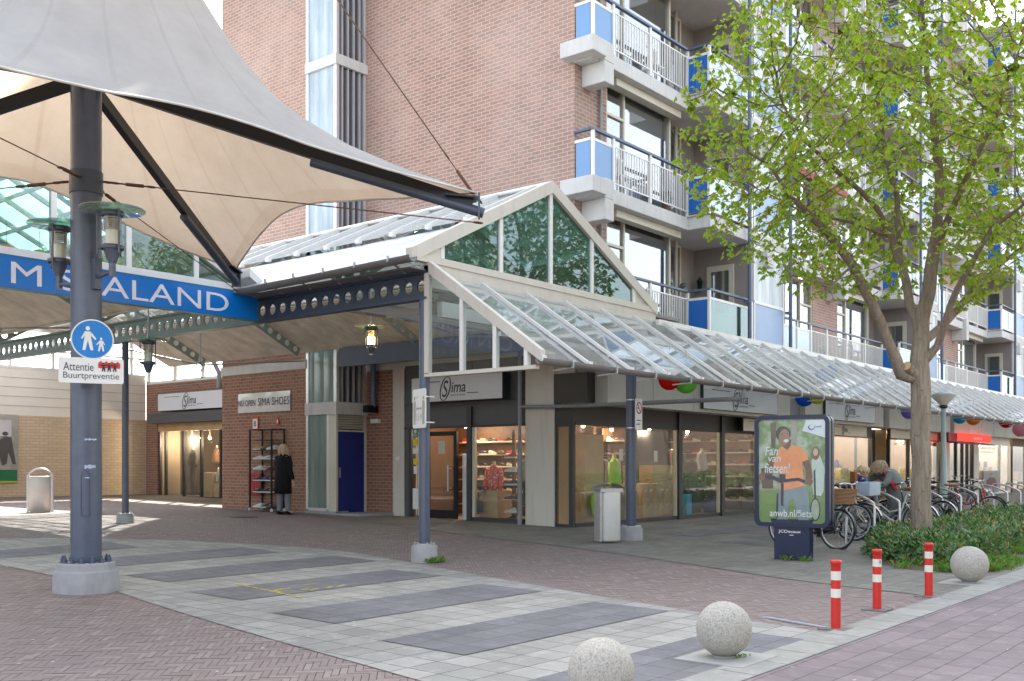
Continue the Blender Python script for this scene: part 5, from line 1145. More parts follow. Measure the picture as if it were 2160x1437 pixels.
v = t.n('ShaderNodeTexChecker'); v.inputs['Scale'].default_value = 42; t.l(mp.outputs[0], v.inputs['Vector']); dn = t.noise(co, 5, 5)
t.bsdf(t.mix(dn, (.58, .575, .55), (.72, .71, .68)), .45, .05, v.outputs['Fac'], .35, .004); M['tread'] = t.m
g = PG(1290, 1146); bin_(g.x, g.y + .05, 'tall brushed steel bin with studded side and curved hood beside the second post', face=-.45)
g = PG(85, 1081); bin_(g.x, g.y, 'round steel bin with bow lid in the hall by the sand brick wall', style=1, face=-.7)
# granite balls
for i, (px_, py_, r, lb) in enumerate(((1527, 1389, .207, 'middle speckled granite ball on a square slab, nearest the red bollards'), (1268, 1490, .20, 'nearest granite ball cut off by the bottom edge'), (2045, 1231, .222, 'farthest granite ball in front of the shrubs'))):
    g = PG(px_, py_); o = thing('stone_ball', lb, 'stone ball', (g.x, g.y, g.z), 'granite balls along the kerb')
    m = MB(); n, mm = 40, 24; v = []
    for a in range(mm + 1):
        for b in range(n):
            th, ph = math.pi * a / mm, 2 * math.pi * b / n; d_ = Vector((math.sin(th) * math.cos(ph), math.sin(th) * math.sin(ph), -math.cos(th)))
            rr = r * (1 - .004 * math.exp(-((th - 1.62) / .02) ** 2) + .0012 * noise.noise(d_ * 9)); v.append(Vector((g.x, g.y, g.z + r + .015)) + d_ * rr)
    m.add(v, [(a * n + b, a * n + (b + 1) % n, (a + 1) * n + (b + 1) % n, (a + 1) * n + b) for a in range(mm) for b in range(n)], True).build('ball', M['granite'], o)
    MB().lathe([(.085, -.0), (.08, .02), (.085, .03)], (g.x, g.y, g.z), 18).build('neck', M['concbase'], o)
    MB().box(g.x - .3, g.y - .3, g.z - .02, g.x + .3, g.y + .3, g.z + .014).build('base_slab', mat('ball_slab', (.36, .355, .33), .85, var=.1), o)
# bollards
for i, (px_, py_, lb) in enumerate(((1763, 1328, 'nearest red and white bollard at the end of the pale stone strip'), (1850, 1287, 'middle red and white bollard with a worn patch near its top'), (1959, 1259, 'farthest red and white bollard, in front of the tree'))):
    g = PG(px_, py_); o = thing('bollard', lb, 'bollard', (g.x, g.y, g.z), 'red and white bollards')
    H_ = (.62, .615, .60)[i]; r = .043
    MB().tube([(g.x, g.y, g.z), (g.x, g.y, g.z + H_ * .46)], r, 20).build('red_band', M['red'], o); MB().tube([(g.x, g.y, g.z + H_ * .585), (g.x, g.y, g.z + H_ * .71)], r, 20).build('red_band', M['red'], o); MB().lathe([(r, H_ * .835), (r, H_ - .04), (r + .006, H_ - .038), (r + .006, H_ - .015), (r, H_ - .005), (0, H_)], (g.x, g.y, g.z), 20).build('red_cap', M['red'], o)
    wh = mat('reflective_white', (.78, .74, .66), .4, dirt=.15)
    MB().tube([(g.x, g.y, g.z + H_ * .46), (g.x, g.y, g.z + H_ * .585)], r * 1.01, 20).build('white_band', wh, o); MB().tube([(g.x, g.y, g.z + H_ * .71), (g.x, g.y, g.z + H_ * .835)], r * 1.01, 20).build('white_band', wh, o)
    MB().box(g.x - .12, g.y - .12, g.z - .01, g.x + .12, g.y + .12, g.z + .014).build('base_plate', M['gutter'], o)
    if i == 1: MB().ball((g.x - .02, g.y - .038, g.z + H_ * .80), .014, .01, .024, 8, 6).build('worn_patch', M['pipe'], o)
p_, q_ = PG(1612, 1304), PG(1745, 1327)
m = MB().prism([(p_.x, p_.y - .04, p_.z + .008), (q_.x, q_.y - .05, q_.z + .008), (q_.x, q_.y + .05, q_.z + .008), (p_.x, p_.y + .06, p_.z + .008)], (0, 0, .01))
tag(m.build('kerb_strip', mat('pale_strip', (.36, .39, .43), .7)), kind='structure')
# poster pillar
g = PG(1674, 1182); o = thing('poster_pillar', 'navy advertising pillar with a cycling poster and rounded frame', 'advertising pillar', (g.x, g.y, g.z))
pr = (PG(1697, 1185) - PG(1643, 1183)); pr.z = 0
# direction of the face, from the difference in edge heights left and right
fr_ = Vector((.075, -.995, 0)).normalized(); fn_ = Vector((fr_.y, -fr_.x, 0)); fn_ = fn_ if fn_.x * CF + fn_.y * SF < 0 else -fn_; U = Vector((0, 0, 1))
C0 = Vector((g.x, g.y, g.z))
def PQ(a, b, d=0): return C0 + fr_ * a + U * b + fn_ * d
nv = mat('pillar_navy', (.010, .018, .058), .3, var=.15)
MB().prism([PQ(-.27, -.02, -.09), PQ(.27, -.02, -.09), PQ(.27, .46, -.09), PQ(.33, .62, -.09), PQ(-.33, .62, -.09), PQ(-.27, .46, -.09)], fn_ * .18).build('pillar_foot', nv, o, .01)
def rrect(w, z0, z1, r, n=6):
    ps_ = []
    for sx_, zc, a0 in ((1, z1 - r, 0), (-1, z1 - r, 90), (-1, z0 + r, 180), (1, z0 + r, 270)):
        for a in range(n + 1): an = math.radians(a0 + 90 * a / n); ps_.append((sx_ * (w - r) + r * math.cos(an), zc + r * math.sin(an)))
    return ps_
PW, PZ0, PZ1 = .57, .50, 2.16
A1, A2 = rrect(PW, PZ0, PZ1, .11), rrect(PW - .062, PZ0 + .062, PZ1 - .062, .06)
for dd_, nm in ((.115, 'front_frame'), (-.115, 'rear_frame')):
    n = len(A1); m = MB(); v = [PQ(a, b, dd_) for a, b in A1] + [PQ(a, b, dd_) for a, b in A2] + [PQ(a, b, dd_ * .2) for a, b in A1] + [PQ(a, b, dd_ * .7) for a, b in A2]
    m.add(v, [(i, (i + 1) % n, n + (i + 1) % n, n + i) for i in range(n)] + [(i, (i + 1) % n, 2 * n + (i + 1) % n, 2 * n + i) for i in range(n)] + [(n + i, n + (i + 1) % n, 3 * n + (i + 1) % n, 3 * n + i) for i in range(n)]); m.build(nm, nv, o)
MB().prism([PQ(a * .97, PZ0 + .02 + (b - PZ0) * .985, -.022) for a, b in A1], fn_ * .044).build('spine', M['steel'], o)
t = NT('poster_bokeh'); co = t.coord(); n1 = t.noise(co, 3.2, 4, .6); v1 = t.n('ShaderNodeTexVoronoi'); t.l(co, v1.inputs['Vector']); v1.inputs['Scale'].default_value = 9
sp_ = t.n('ShaderNodeSeparateXYZ'); t.l(co, sp_.inputs[0])
c = t.ramp(n1, [(.3, (.10, .19, .05)), (.48, (.20, .30, .12)), (.6, (.42, .50, .38)), (.75, (.60, .66, .60))]); c = t.mix(t.math('MULTIPLY', t.ramp(v1.outputs['Distance'], [(.0, 1.), (.5, 0.)]), .25), c, (.75, .85, .7))
c = t.mix(t.ramp(t.math('SUBTRACT', sp_.outputs[2], t.math('MULTIPLY', n1, .2)), [(.9, 1.), (1.2, 0.)]), c, (.20, .30, .10))
t.bsdf(c, .5); M['bokeh'] = t.m
MB().prism([PQ(a, b, .078) for a, b in A2], fn_ * .004).build('poster', M['bokeh'], o)
lay = [.083]
def sh(pts, mt_, name, smooth=0):
    lay[0] += .0006; MB().prism([PQ(a, b, lay[0]) for a, b in pts], fn_ * .0005).build(name, mt_, o)
def el(cx, cz, rx, rz, n=18, tl=0): return [(cx + rx * math.cos(2 * math.pi * i / n) * math.cos(tl) - rz * math.sin(2 * math.pi * i / n) * math.sin(tl), cz + rx * math.cos(2 * math.pi * i / n) * math.sin(tl) + rz * math.sin(2 * math.pi * i / n) * math.cos(tl)) for i in range(n)]
pc = lambda n_, c_: mat('cycling_poster_' + n_, c_, .55, var=.12, sc_=6)
# picture coordinates: x from 0..536, y 0..900 of the enlarged photograph -> metres on the face
def Q(x, y): return (-.497 + (x - 192) / 540 * .994, PZ1 - .075 - (y - 130) / 905 * 1.51)
def pp(*a): return [Q(x, y) for x, y in a]
sh(pp((285, 150), (335, 140), (325, 380), (290, 370)), pc('trunk', (.13, .09, .07)), 'pictured_tree'); sh(pp((455, 135), (500, 130), (505, 330), (460, 330)), pc('trunk2', (.40, .36, .32)), 'pictured_tree')
sh(pp((205, 560), (300, 540), (310, 740), (215, 740)), pc('trunk', (.13, .09, .07)), 'pictured_tree')
sh(pp((625, 480), (690, 440), (730, 560), (720, 760), (700, 800), (640, 790), (620, 640)), pc('coat', (.62, .72, .66)), 'pictured_coat'); sh(el(*Q(657, 425), .06, .1), pc('hair2', (.30, .15, .09)), 'pictured_hair'); sh(el(*Q(656, 415), .036, .055), pc('skin2', (.72, .50, .40)), 'pictured_face')
sh(pp((640, 580), (655, 560), (665, 1000), (650, 1000)), pc('navy', (.03, .04, .09)), 'pictured_bicycle'); sh(el(*Q(655, 920), .075, .17), pc('navy', (.03, .04, .09)), 'pictured_wheel'); sh(el(*Q(655, 920), .06, .15), pc('bg', (.40, .46, .38)), 'pictured_wheel')
sh(pp((350, 745), (560, 715), (600, 760), (610, 960), (600, 1030), (520, 1030), (480, 830), (440, 850), (430, 1030), (340, 1030), (350, 850)), pc('jeans', (.26, .33, .37)), 'pictured_trousers')
sh(pp((300, 420), (260, 500), (225, 600), (205, 640), (240, 660), (290, 600), (330, 520)), pc('arm', (.22, .12, .08)), 'pictured_arm')
sh(pp((540, 480), (600, 480), (625, 560), (635, 640), (600, 690), (575, 640), (585, 590)), pc('arm', (.22, .12, .08)), 'pictured_arm')
sh(pp((345, 400), (385, 350), (420, 372), (455, 345), (540, 370), (575, 410), (602, 480), (548, 500), (560, 620), (570, 710), (480, 735), (365, 760), (360, 600), (310, 530)), pc('shirt', (.95, .36, .16)), 'pictured_shirt')
sh(pp((375, 300), (460, 300), (455, 360), (425, 395), (385, 360)), pc('neck', (.20, .11, .075)), 'pictured_neck')
sh(el(*Q(392, 250), .115, .115), pc('hair', (.03, .025, .02)), 'pictured_hair'); sh(el(*Q(400, 282), .082, .125, tl=-.15), pc('face', (.36, .20, .13)), 'pictured_face')
sh(el(*Q(418, 312), .042, .024, tl=.1), pc('teeth', (.8, .76, .7)), 'pictured_smile'); sh(el(*Q(385, 252), .014, .008), pc('navy', (.03, .04, .09)), 'pictured_eye'); sh(el(*Q(427, 246), .014, .008), pc('navy', (.03, .04, .09)), 'pictured_eye')
sh(pp((205, 610), (300, 620), (380, 655), (400, 655), (520, 640), (570, 660), (570, 690), (515, 668), (400, 685), (370, 690), (300, 655), (205, 640)), pc('navy', (.03, .04, .09)), 'pictured_handlebar')
sh(pp((362, 610), (412, 610), (414, 655), (360, 660)), pc('navy', (.03, .04, .09)), 'pictured_bell'); sh(pp((375, 690), (398, 690), (395, 900), (372, 880)), pc('navy', (.03, .04, .09)), 'pictured_stem')
sh(el(*Q(605, 672), .06, .055), pc('hand', (.26, .14, .10)), 'pictured_hand'); sh(el(*Q(215, 635), .05, .06), pc('hand', (.26, .14, .10)), 'pictured_hand')
sh(pp((340, 790), (355, 780), (350, 1000), (335, 1000)), pc('navy', (.03, .04, .09)), 'pictured_fork')
sh(pp((585, 130), (735, 130), (735, 290), (550, 225)), pc('paper', (.78, .82, .86)), 'pictured_label')
wp = mat('poster_lettering', (.85, .86, .86), .5)
def pt_(body, x0, y0, x1, y1, mt_=wp, shear=0): lay[0] += .001; a, b = Q(x0, y1); c_, d_ = Q(x1, y0); fit(body, mt_, o, PQ(a, b, lay[0]), fr_, c_ - a, d_ - b, shear=shear, ext=0, bold=.008)
pt_('Fan', 243, 362, 352, 442, shear=.15); pt_('van', 268, 455, 375, 500, shear=.15); pt_('fietsen!', 240, 512, 452, 600, shear=.15); pt_('anwb.nl/fiets', 282, 925, 630, 990)
pt_('anwb', 640, 178, 708, 200, mat('poster_blue', (.05, .18, .5), .5), .2); sh(el(*Q(625, 197), .05, .04), mat('poster_blue', (.05, .18, .5), .5), 'pictured_emblem'); sh(el(*Q(630, 192), .035, .03), pc('paper', (.78, .82, .86)), 'pictured_emblem')
MB().prism([PQ(a, b, lay[0] + .004) for a, b in A2], fn_ * .003).build('poster_glass', glass('poster_glass', (.97, .98, .97), 1.0, dust=.0), o)
fit('JCDecaux', M['whitep'], o, PQ(-.2, .40, .092), fr_, .34, .055, ext=0, bold=.01)
MB().prism([PQ(-.03, .375, .092), PQ(.03, .375, .092), PQ(.03, .385, .092), PQ(-.03, .385, .092)], fn_ * .001).build('lettering', M['whitep'], o)
# lamp post between the shrubs
z = gz(24.6, 7.3); o = thing('street_lamp', 'grey green lamp post with flat bowl lantern right of the tree trunk', 'street lamp', (24.6, 7.3, z))
lpx = PT(1990, 960, 24.0); X_, Y_ = lpx.x, lpx.y; o.location = (X_, Y_, gz(X_, Y_)); z = gz(X_, Y_)
pg_ = mat('lamp_post_green', (.22, .27, .25), .5)
MB().tube([(X_, Y_, z), (X_, Y_, z + 1.0), (X_, Y_, z + 1.01), (X_, Y_, 2.9)], [.085, .085, .07, .05], 16).build('pole', pg_, o)
MB().lathe([(.05, 2.88), (.10, 2.95), (.27, 3.12), (.275, 3.15)], (X_, Y_, 0), 28).build('bowl', mat('opal_bowl', (.55, .52, .45), .4), o)
MB().lathe([(.285, 3.14), (.28, 3.17), (.17, 3.21), (.05, 3.23), (0, 3.235)], (X_, Y_, 0), 28).build('lamp_cap', pg_, o)
MB().lathe([(.07, 2.84), (.11, 2.90), (.06, 2.93)], (X_, Y_, 0), 20).build('neck', M['blackst'], o)
# cycle stands: bent tubes, one every 1.33 m
rk0 = thing('cycle_stand', 'bent steel cycle stand nearest the poster pillar', 'cycle stand', (16.8, 6.45, gz(16.8, 6.45)), 'bent steel cycle stands')
dx_, dy_ = .62 * 1.05, .78 * 1.05
pts = [(0, 0, -.02), (0, 0, .70), (.02 * dx_, .02 * dy_, .735)] + [(dx_ * s_, dy_ * s_, .735 + .18 * math.sin(1.75 * s_) * 1.0) for s_ in (.1, .25, .4, .55, .7, .85, .97)] + [(dx_, dy_, .88), (dx_, dy_, -.02)]
q = MB(); q.tube(pts, .024, 8); me_ = MB(); me_.v = [(a + 16.8, b + 6.45, c_ + gz(16.8, 6.45)) for a, b, c_ in q.v]; me_.f, me_.s = q.f, q.s
me_.build('bent_tube', M['steel'], rk0)
ords = ['second', 'third', 'fourth', 'fifth', 'sixth', 'seventh', 'eighth', 'ninth', 'tenth', 'eleventh', 'twelfth']
for i in range(11):
    c_ = copy_tree(rk0); c_['label'] = 'bent steel cycle stand, %s counting away from the poster pillar' % ords[i]
    x = 16.8 + 1.33 * (i + 1); c_.location = (x, 6.45, gz(x, 6.45))
# bicycles -------------------------------------------------------------
def bicycle(label, col, x, y, ang, loc_mats=(), basket=None, saddle=(.03, .025, .02), fend=None, lean=.04, bar_col='alu', seat=False, group='bicycles parked at the stands', lady=True):
    o = thing('bicycle', label, 'bicycle', (0, 0, 0), group)
    fm_ = mat('bike_' + '_'.join('%d' % (c_ * 100) for c_ in col), col, .3, .1, var=.03); fe = mat('fend_' + '_'.join('%d' % (c_ * 100) for c_ in (fend or col)), fend or col, .35, var=.03)
    R = .335; al = M['steel']; bk = M['blackst']
    for wx in (0, 1.1):
        w = MB().tube([(wx + R * math.cos(a * math.pi / 16), 0, R + R * math.sin(a * math.pi / 16)) for a in range(32)], .019, 6, closed=True).build('wheel', mat('tyre_rubber', (.025, .025, .025), .7), o)
        MB().tube([(wx + (R - .028) * math.cos(a * math.pi / 16), 0, R + (R - .028) * math.sin(a * math.pi / 16)) for a in range(32)], .012, 5, closed=True).build('rim', al, w)
        s_ = MB().tube([(wx, -.035, R), (wx, .035, R)], .025, 8)
        for k in range(18):
            a = k * math.pi / 9; s_.tube([(wx, .03 * (-1) ** k, R), (wx + (R - .03) * math.cos(a), 0, R + (R - .03) * math.sin(a))], .0022, 3, cap=False)
        s_.build('spokes', al, w)
        MB().add([(wx + (R + .03) * math.cos(a), sy, R + (R + .03) * math.sin(a)) for a in [math.radians(d_) for d_ in ((range(-20, 191, 15)) if wx == 0 else range(20, 186, 15))] for sy in (-.028, .028)], [(2 * i, 2 * i + 1, 2 * i + 3, 2 * i + 2) for i in range(14 if wx == 0 else 11)], True).build('mudguard', fe, o)
    bb, st_, hd0, hd1 = (.46, 0, .29), (.28, 0, .82), (.93, 0, .62), (.87, 0, .88)
    f = MB().tube([bb, st_], .017, 8).tube([hd0, hd1], .019, 8)
    if lady: f.tube([bb, (.62, 0, .36), hd0], .022, 8).tube([(.38, 0, .55), (.62, 0, .50), (.905, 0, .72)], .016, 8)
    else: f.tube([bb, hd0], .019, 8).tube([st_, hd1], .016, 8)
    for sy in (-.045, .045): f.tube([bb, (0, sy, R)], .010, 6).tube([(.32, 0, .72), (0, sy, R)], .009, 6)
    f.build('frame', fm_, o)
    fk = MB()
    for sy in (-.05, .05): fk.tube([(.935, sy * .5, .60), (.99, sy, .45), (1.1, sy, R)], .011, 6)
    fk.build('fork', fm_, o)
    MB().tube([hd1, (.83, 0, 1.02)], .014, 8).tube([(.70, -.29, 1.04), (.80, -.26, 1.07), (.86, -.12, 1.05), (.84, 0, 1.03), (.86, .12, 1.05), (.80, .26, 1.07), (.70, .29, 1.04)], .012, 8).build('handlebar', M['white'] if bar_col == 'white' else al, o)
    MB().tube([(.62, -.30, 1.03), (.74, -.28, 1.055)], .018, 8).build('grip', bk, o); MB().tube([(.62, .30, 1.03), (.74, .28, 1.055)], .018, 8).build('grip', bk, o)
    MB().tube([st_, (.265, 0, .92)], .013, 8).build('seat_post', al, o)
    MB().loft([((.13, 0, .93), .02, .06), ((.17, 0, .95), .09, .09), ((.19, 0, .975), .11, .09)], 12).tube([(.2, 0, .955), (.33, 0, .955), (.42, 0, .95)], [.05, .035, .018], 8).build('saddle', mat('saddle_%d' % (saddle[0] * 100), saddle, .5), o)
    MB().box(-.25, -.06, .73, .22, -.05, .74).box(-.25, .05, .73, .22, .06, .74).box(-.25, -.05, .73, -.24, .05, .74).box(-.05, -.05, .73, -.04, .05, .74).box(.12, -.05, .73, .13, .05, .74).tube([(-.2, .06, .73), (0, .06, R)], .006, 5).tube([(-.2, -.06, .73), (0, -.06, R)], .006, 5).build('luggage_rack', bk, o)
    MB().prism([(-.05, -.05, R - .06), (.5, -.05, .22), (.56, -.05, .29), (.48, -.05, .37), (-.05, -.05, R + .06)], (0, -.015, 0)).build('chain_guard', bk if lady else al, o)
    cr = MB().tube([(.46, -.09, .29), (.53, -.11, .15)], .009, 6).tube([(.46, .06, .29), (.39, .08, .43)], .009, 6); cr.box(.49, -.2, .14, .57, -.1, .16).box(.35, .08, .42, .43, .18, .44); cr.tube([(.46, -.09, .29), (.46, .07, .29)], .02, 8); cr.build('cranks', al, o)
    MB().ball((1.02, 0, .80), .035, .035, .035, 10, 6).build('headlamp', al, o)
    if basket == 'wicker':
        MB().prism([(-.26, -.17, .76), (.12, -.17, .76), (.12, .17, .76), (-.26, .17, .76)], (0, 0, .01)).loft([((-.07, 0, .76), .20, .16), ((-.08, 0, 1.0), .27, .21), ((-.08, 0, 1.02), .28, .22), ((-.08, 0, 1.0), .25, .19), ((-.07, 0, .78), .18, .14)], 22, False).build('wicker_basket', M['wicker'], o)
    if basket == 'crate':
        b_ = MB(); z0, z1 = .84, 1.08
        for a_, c_ in (((1.02, -.16), (1.02, .16)), ((1.02, .16), (1.30, .19)), ((1.30, .19), (1.30, -.19)), ((1.30, -.19), (1.02, -.16))):
            b_.prism([(a_[0], a_[1], z0), (c_[0], c_[1], z0), (c_[0] + .02, c_[1] * 1.12, z1), (a_[0], a_[1] * 1.12, z1)], (.006, 0, 0))
        b_.box(1.02, -.16, z0 - .006, 1.3, .16, z0); b_.build('plastic_crate', mat('pale_blue_plastic', (.40, .48, .58), .35), o)
    if seat:
        MB().box(-.06, -.15, .78, .26, .15, .82).box(-.1, -.15, .8, -.05, .15, 1.28).box(-.05, -.17, .78, .2, -.15, 1.0).box(-.05, .15, .78, .2, .17, 1.0).build('child_seat', mat('orange_brown_seat', (.30, .09, .03), .6), o, .01)
    o.location = (x, y, gz(x, y)); o.rotation_euler = (lean, 0, ang); return o
t = NT('wicker'); w1 = t.n('ShaderNodeTexWave'); w1.wave_type = 'BANDS'; w1.bands_direction = 'Z'; w1.inputs['Scale'].default_value = 14; w1.inputs['Distortion'].default_value = 1.5; t.l(t.coord(), w1.inputs['Vector'])
t.bsdf(t.mix(w1.outputs[0], (.20, .09, .04), (.50, .28, .14)), .6, 0, w1.outputs[0], .8, .01); M['wicker'] = t.m
def bk(px_, py_, *a, **k): g_ = PG(px_, py_); return g_
R1 = 1.32
g = PG(1765, 1159); bicycle('black bicycle with wicker basket on its carrier, partly behind the poster pillar', (.03, .035, .04), g.x, g.y, R1, basket='wicker')
dq = lambda x, y, an: (x - 1.1 * math.cos(an), y - 1.1 * math.sin(an))
g = PG(1826, 1140); a_ = -1.75; x, y = dq(g.x, g.y, a_); bicycle('cream bicycle with pale plastic crate in front and the child seat bike behind', (.58, .54, .46), x, y, a_, basket='crate', bar_col='white')
g = PG(1890, 1130); a_ = -.85; x, y = dq(g.x, g.y, a_); bicycle('teal bicycle with white front fork leaning on the stands', (.06, .24, .28), x + .3, y + .3, a_, fend=(.7, .7, .68), bar_col='alu')
bicycle('dark bicycle with white swept handlebar left of the tree trunk', (.03, .03, .05), 21.6, 7.75, -1.2, bar_col='white', lady=False)
bicycle('dark grey bicycle carrying an orange brown child seat', (.05, .055, .06), 19.75, 7.0, -.55, seat=True, group='bicycles parked at the stands')
bicycle('pale blue bicycle low behind the teal one', (.25, .42, .50), 19.0, 8.0, -.5)
bicycle('black bicycle with brown saddle just right of the tree trunk', (.03, .03, .03), 24.5, 7.2, -1.0, saddle=(.25, .12, .05), bar_col='white')
bicycle('red bicycle with white front mudguard beside the lamp post', (.55, .02, .02), 25.2, 7.3, -.95, fend=(.7, .7, .7))
bicycle('red bicycle with blue rear mudguard right of the lamp post', (.55, .02, .02), 27.8, 8.1, 2.3, fend=(.10, .25, .5))
bicycle('dark green bicycle standing behind the cream one', (.03, .08, .05), 18.0, 7.9, -.9)
bicycle('black bicycle with silver handlebar between the teal bicycle and the tree trunk', (.02, .02, .02), 20.6, 8.2, -1.1, lady=False)
bicycle('white bicycle with brown saddle in the third stand', (.62, .62, .60), 20.2, 6.3, 1.5, saddle=(.25, .12, .05))
bicycle('silver bicycle just left of the tree trunk behind the shrubs', (.45, .46, .47), 21.9, 6.4, 1.3)
bicycle('navy bicycle beyond the lamp post near the red ones', (.02, .03, .12), 29.3, 8.0, 2.2)
bicycle('black bicycle standing alone at the far stands', (.03, .03, .03), 33.2, 8.6, 2.6)
# ---------------------------------------------------------------- the chestnut tree
def grow_tree(name, label, base, limbs, attr_fn, n_attr, seed, group=None, step=.16, leaf_k=1.0, cat='tree', leafsize=.085):
    rr = random.Random(seed); o = thing(name, label, cat, base, group)
    nodes = []; par = []; pre = []
    def addn(p, q, r0=0): nodes.append(Vector(p)); par.append(q); pre.append(r0); return len(nodes) - 1
    for pts_, rs_, root in limbs:
        last = None
        if root is not None:
            last = min(range(len(nodes)), key=lambda i: (nodes[i] - Vector(pts_[0])).length)
        for i in range(len(pts_) - (1 if True else 0)):
            a, b = Vector(pts_[i]), Vector(pts_[i + 1]); n = max(1, int((b - a).length / step))
            for k in range(n + 1) if (i == 0 and root is None) else range(1, n + 1):
                q_ = a.lerp(b, k / n); wob = Vector((noise.noise(q_ * 1.7), noise.noise(q_ * 1.7 + Vector((9, 0, 0))), 0)) * .05
                last = addn(q_ + wob * (0 if i == 0 and root is None else 1), last if last is not None else -1, rs_[i] + (rs_[i + 1] - rs_[i]) * k / n)
    att = [attr_fn(rr) for _ in range(n_attr)]
    nfix = len(nodes)
    for it in range(90):
        kd = kdtree.KDTree(len(nodes))
        for i, p in enumerate(nodes): kd.insert(p, i)
        kd.balance(); pull = {}; keep = []
        for a in att:
            p, i, d = kd.find(a)
            if d < step * 1.6: continue
            keep.append(a)
            if d < 2.2: pull.setdefault(i, Vector((0, 0, 0))); pull[i] += (a - p).normalized()
        att = keep
        if not pull: break
        new = 0
        for i, v in pull.items():
            if v.length < .05: continue
            d = (v.normalized() + Vector((rr.uniform(-.25, .25), rr.uniform(-.25, .25), rr.uniform(-.1, .25)))).normalized()
            nodes.append(nodes[i] + d * step); par.append(i); pre.append(0); new += 1
        if len(nodes) > 34000 or not new: break
    n = len(nodes); ch = [[] for _ in range(n)]
    for i in range(n):
        if par[i] >= 0: ch[par[i]].append(i)
    rad = [0.] * n
    for i in range(n - 1, -1, -1):
        rad[i] = .0036 if not ch[i] else sum(rad[c] ** 2.3 for c in ch[i]) ** (1 / 2.3)
        rad[i] = pre[i] * (.86 if pre[i] > .11 else .74) if pre[i] else min(rad[i], .045)
    limb = MB(); done = set()
    # chains
    for i in range(n):
        for s_ in ch[i] if (par[i] >= 0 or True) else []:
            big = max(ch[i], key=lambda c: rad[c]) if ch[i] else None
            if s_ == big and par[i] != -1: continue
            chain = [i, s_]; c = s_
            while ch[c]: c = max(ch[c], key=lambda q: rad[q]); chain.append(c)
            rs = [rad[k] for k in chain]; rs[0] = min(rs[0], rs[1] * 1.25)
            if par[i] == -1: rs[0] = rad[i]
            ns = 20 if rs[0] > .1 else 8 if rs[0] > .03 else 5 if rs[0] > .012 else 3
            limb.tube([nodes[k] for k in chain], rs, ns)
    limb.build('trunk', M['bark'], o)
    lv = []; lf = []
    for i in range(nfix, n):
        if len(ch[i]) > 1 or rad[i] > .016: continue
        tip = not ch[i]
        if not tip and rr.random() > .34 * leaf_k: continue
        d = (nodes[i] - nodes[par[i]]).normalized()
        for c in range(2 if (tip or rr.random() < .55) and leaf_k > .8 else 1):
            p0 = nodes[i] + Vector((rr.uniform(-.05, .05), rr.uniform(-.05, .05), rr.uniform(-.04, .04)))
            az = rr.uniform(0, 6.28); s_ = leafsize * rr.uniform(.6, 1.25); dr = rr.uniform(.35, 1.1)
            for k in range(rr.choice((4, 5, 5))):
                a = az + (k - 2) * .62; out = Vector((math.cos(a) * math.cos(dr), math.sin(a) * math.cos(dr), -math.sin(dr))) ; side = out.cross(Vector((0, 0, 1))).normalized()
                L = s_ * (1.35 - .22 * abs(k - 2)); w = L * .23; m_ = p0 + out * L * .6 + Vector((0, 0, -.0))
                b = len(lv); lv += [p0, m_ + side * w + Vector((0, 0, -.012)), p0 + out * L + Vector((0, 0, -L * .18)), m_ - side * w + Vector((0, 0, -.012))]
                lf.append((b, b + 1, b + 2, b + 3))
    lm = MB(); lm.add(lv, lf); lm.build('crown', M['leaf'], o); return o
TT = 16.8
def tp(x, y, dt=0): return PT(x, y, TT + dt)
bs = tp(1942, 1172); bz_ = gz(bs.x, bs.y)
bs.z = bz_ - .05
trunk = [bs, tp(1942, 1120), tp(1943, 1000), tp(1942, 900), tp(1940, 830), tp(1938, 770), tp(1946, 690)]
limbs = [(trunk, [.25, .195, .18, .18, .185, .18, .15], None),
 ([tp(1932, 800), tp(1900, 790, -.1), tp(1880, 735, -.3), tp(1845, 660, -.5), tp(1800, 560, -.7), tp(1735, 480, -.9), tp(1665, 415, -1.1), tp(1620, 350, -1.2), tp(1575, 320, -1.3)], [.12, .115, .11, .105, .10, .075, .05, .03, .02], 1),
 ([tp(1946, 690), tp(1920, 640, .2), tp(1900, 560, .4), tp(1880, 500, .5), tp(1850, 440, .5), tp(1790, 380, .3), tp(1700, 300, 0), tp(1650, 220, 0)], [.12, .105, .09, .08, .065, .055, .035, .02], 1),
 ([tp(1946, 690), tp(1960, 600, -.2), tp(1975, 500, -.3), tp(1985, 400, -.3), tp(1975, 300, -.3), tp(1960, 180, -.2), tp(1950, 60, 0), tp(1940, -60, 0)], [.14, .125, .11, .095, .085, .06, .045, .02], 1),
 ([tp(1975, 530, -.3), tp(2010, 440, -.8), tp(2060, 340, -1.2), tp(2110, 220, -1.5), tp(2150, 100, -1.7)], [.09, .07, .055, .04, .02], 1),
 ([tp(1950, 720), tp(1985, 690, .3), tp(2030, 640, .6), tp(2060, 600, .8), tp(2110, 560, 1.), tp(2180, 500, 1.2), tp(2260, 440, 1.3)], [.10, .09, .08, .065, .05, .035, .02], 1),
 ([tp(1945, 770), tp(1975, 730, -.2), tp(2000, 650, -.6), tp(2045, 560, -1.1), tp(2090, 480, -1.5), tp(2180, 420, -1.9)], [.10, .085, .075, .06, .045, .02], 1),
 ([tp(1900, 560, .4), tp(1890, 420, 1.0), tp(1860, 280, 1.5), tp(1840, 120, 1.8), tp(1830, 0, 2)], [.08, .07, .055, .04, .02], 1),
 ([tp(1800, 560, -.7), tp(1750, 600, -1.0), tp(1700, 590, -1.3), tp(1640, 600, -1.4)], [.03, .025, .018, .012], 1),
 ([tp(1880, 500, .5), tp(1800, 470, .9), tp(1700, 450, 1.1), tp(1600, 400, 1.2)], [.045, .035, .025, .015], 1)]
cc_ = tp(1915, 300)
fw = Vector((CF, SF, 0)); rtv = Vector((SF, -CF, 0))
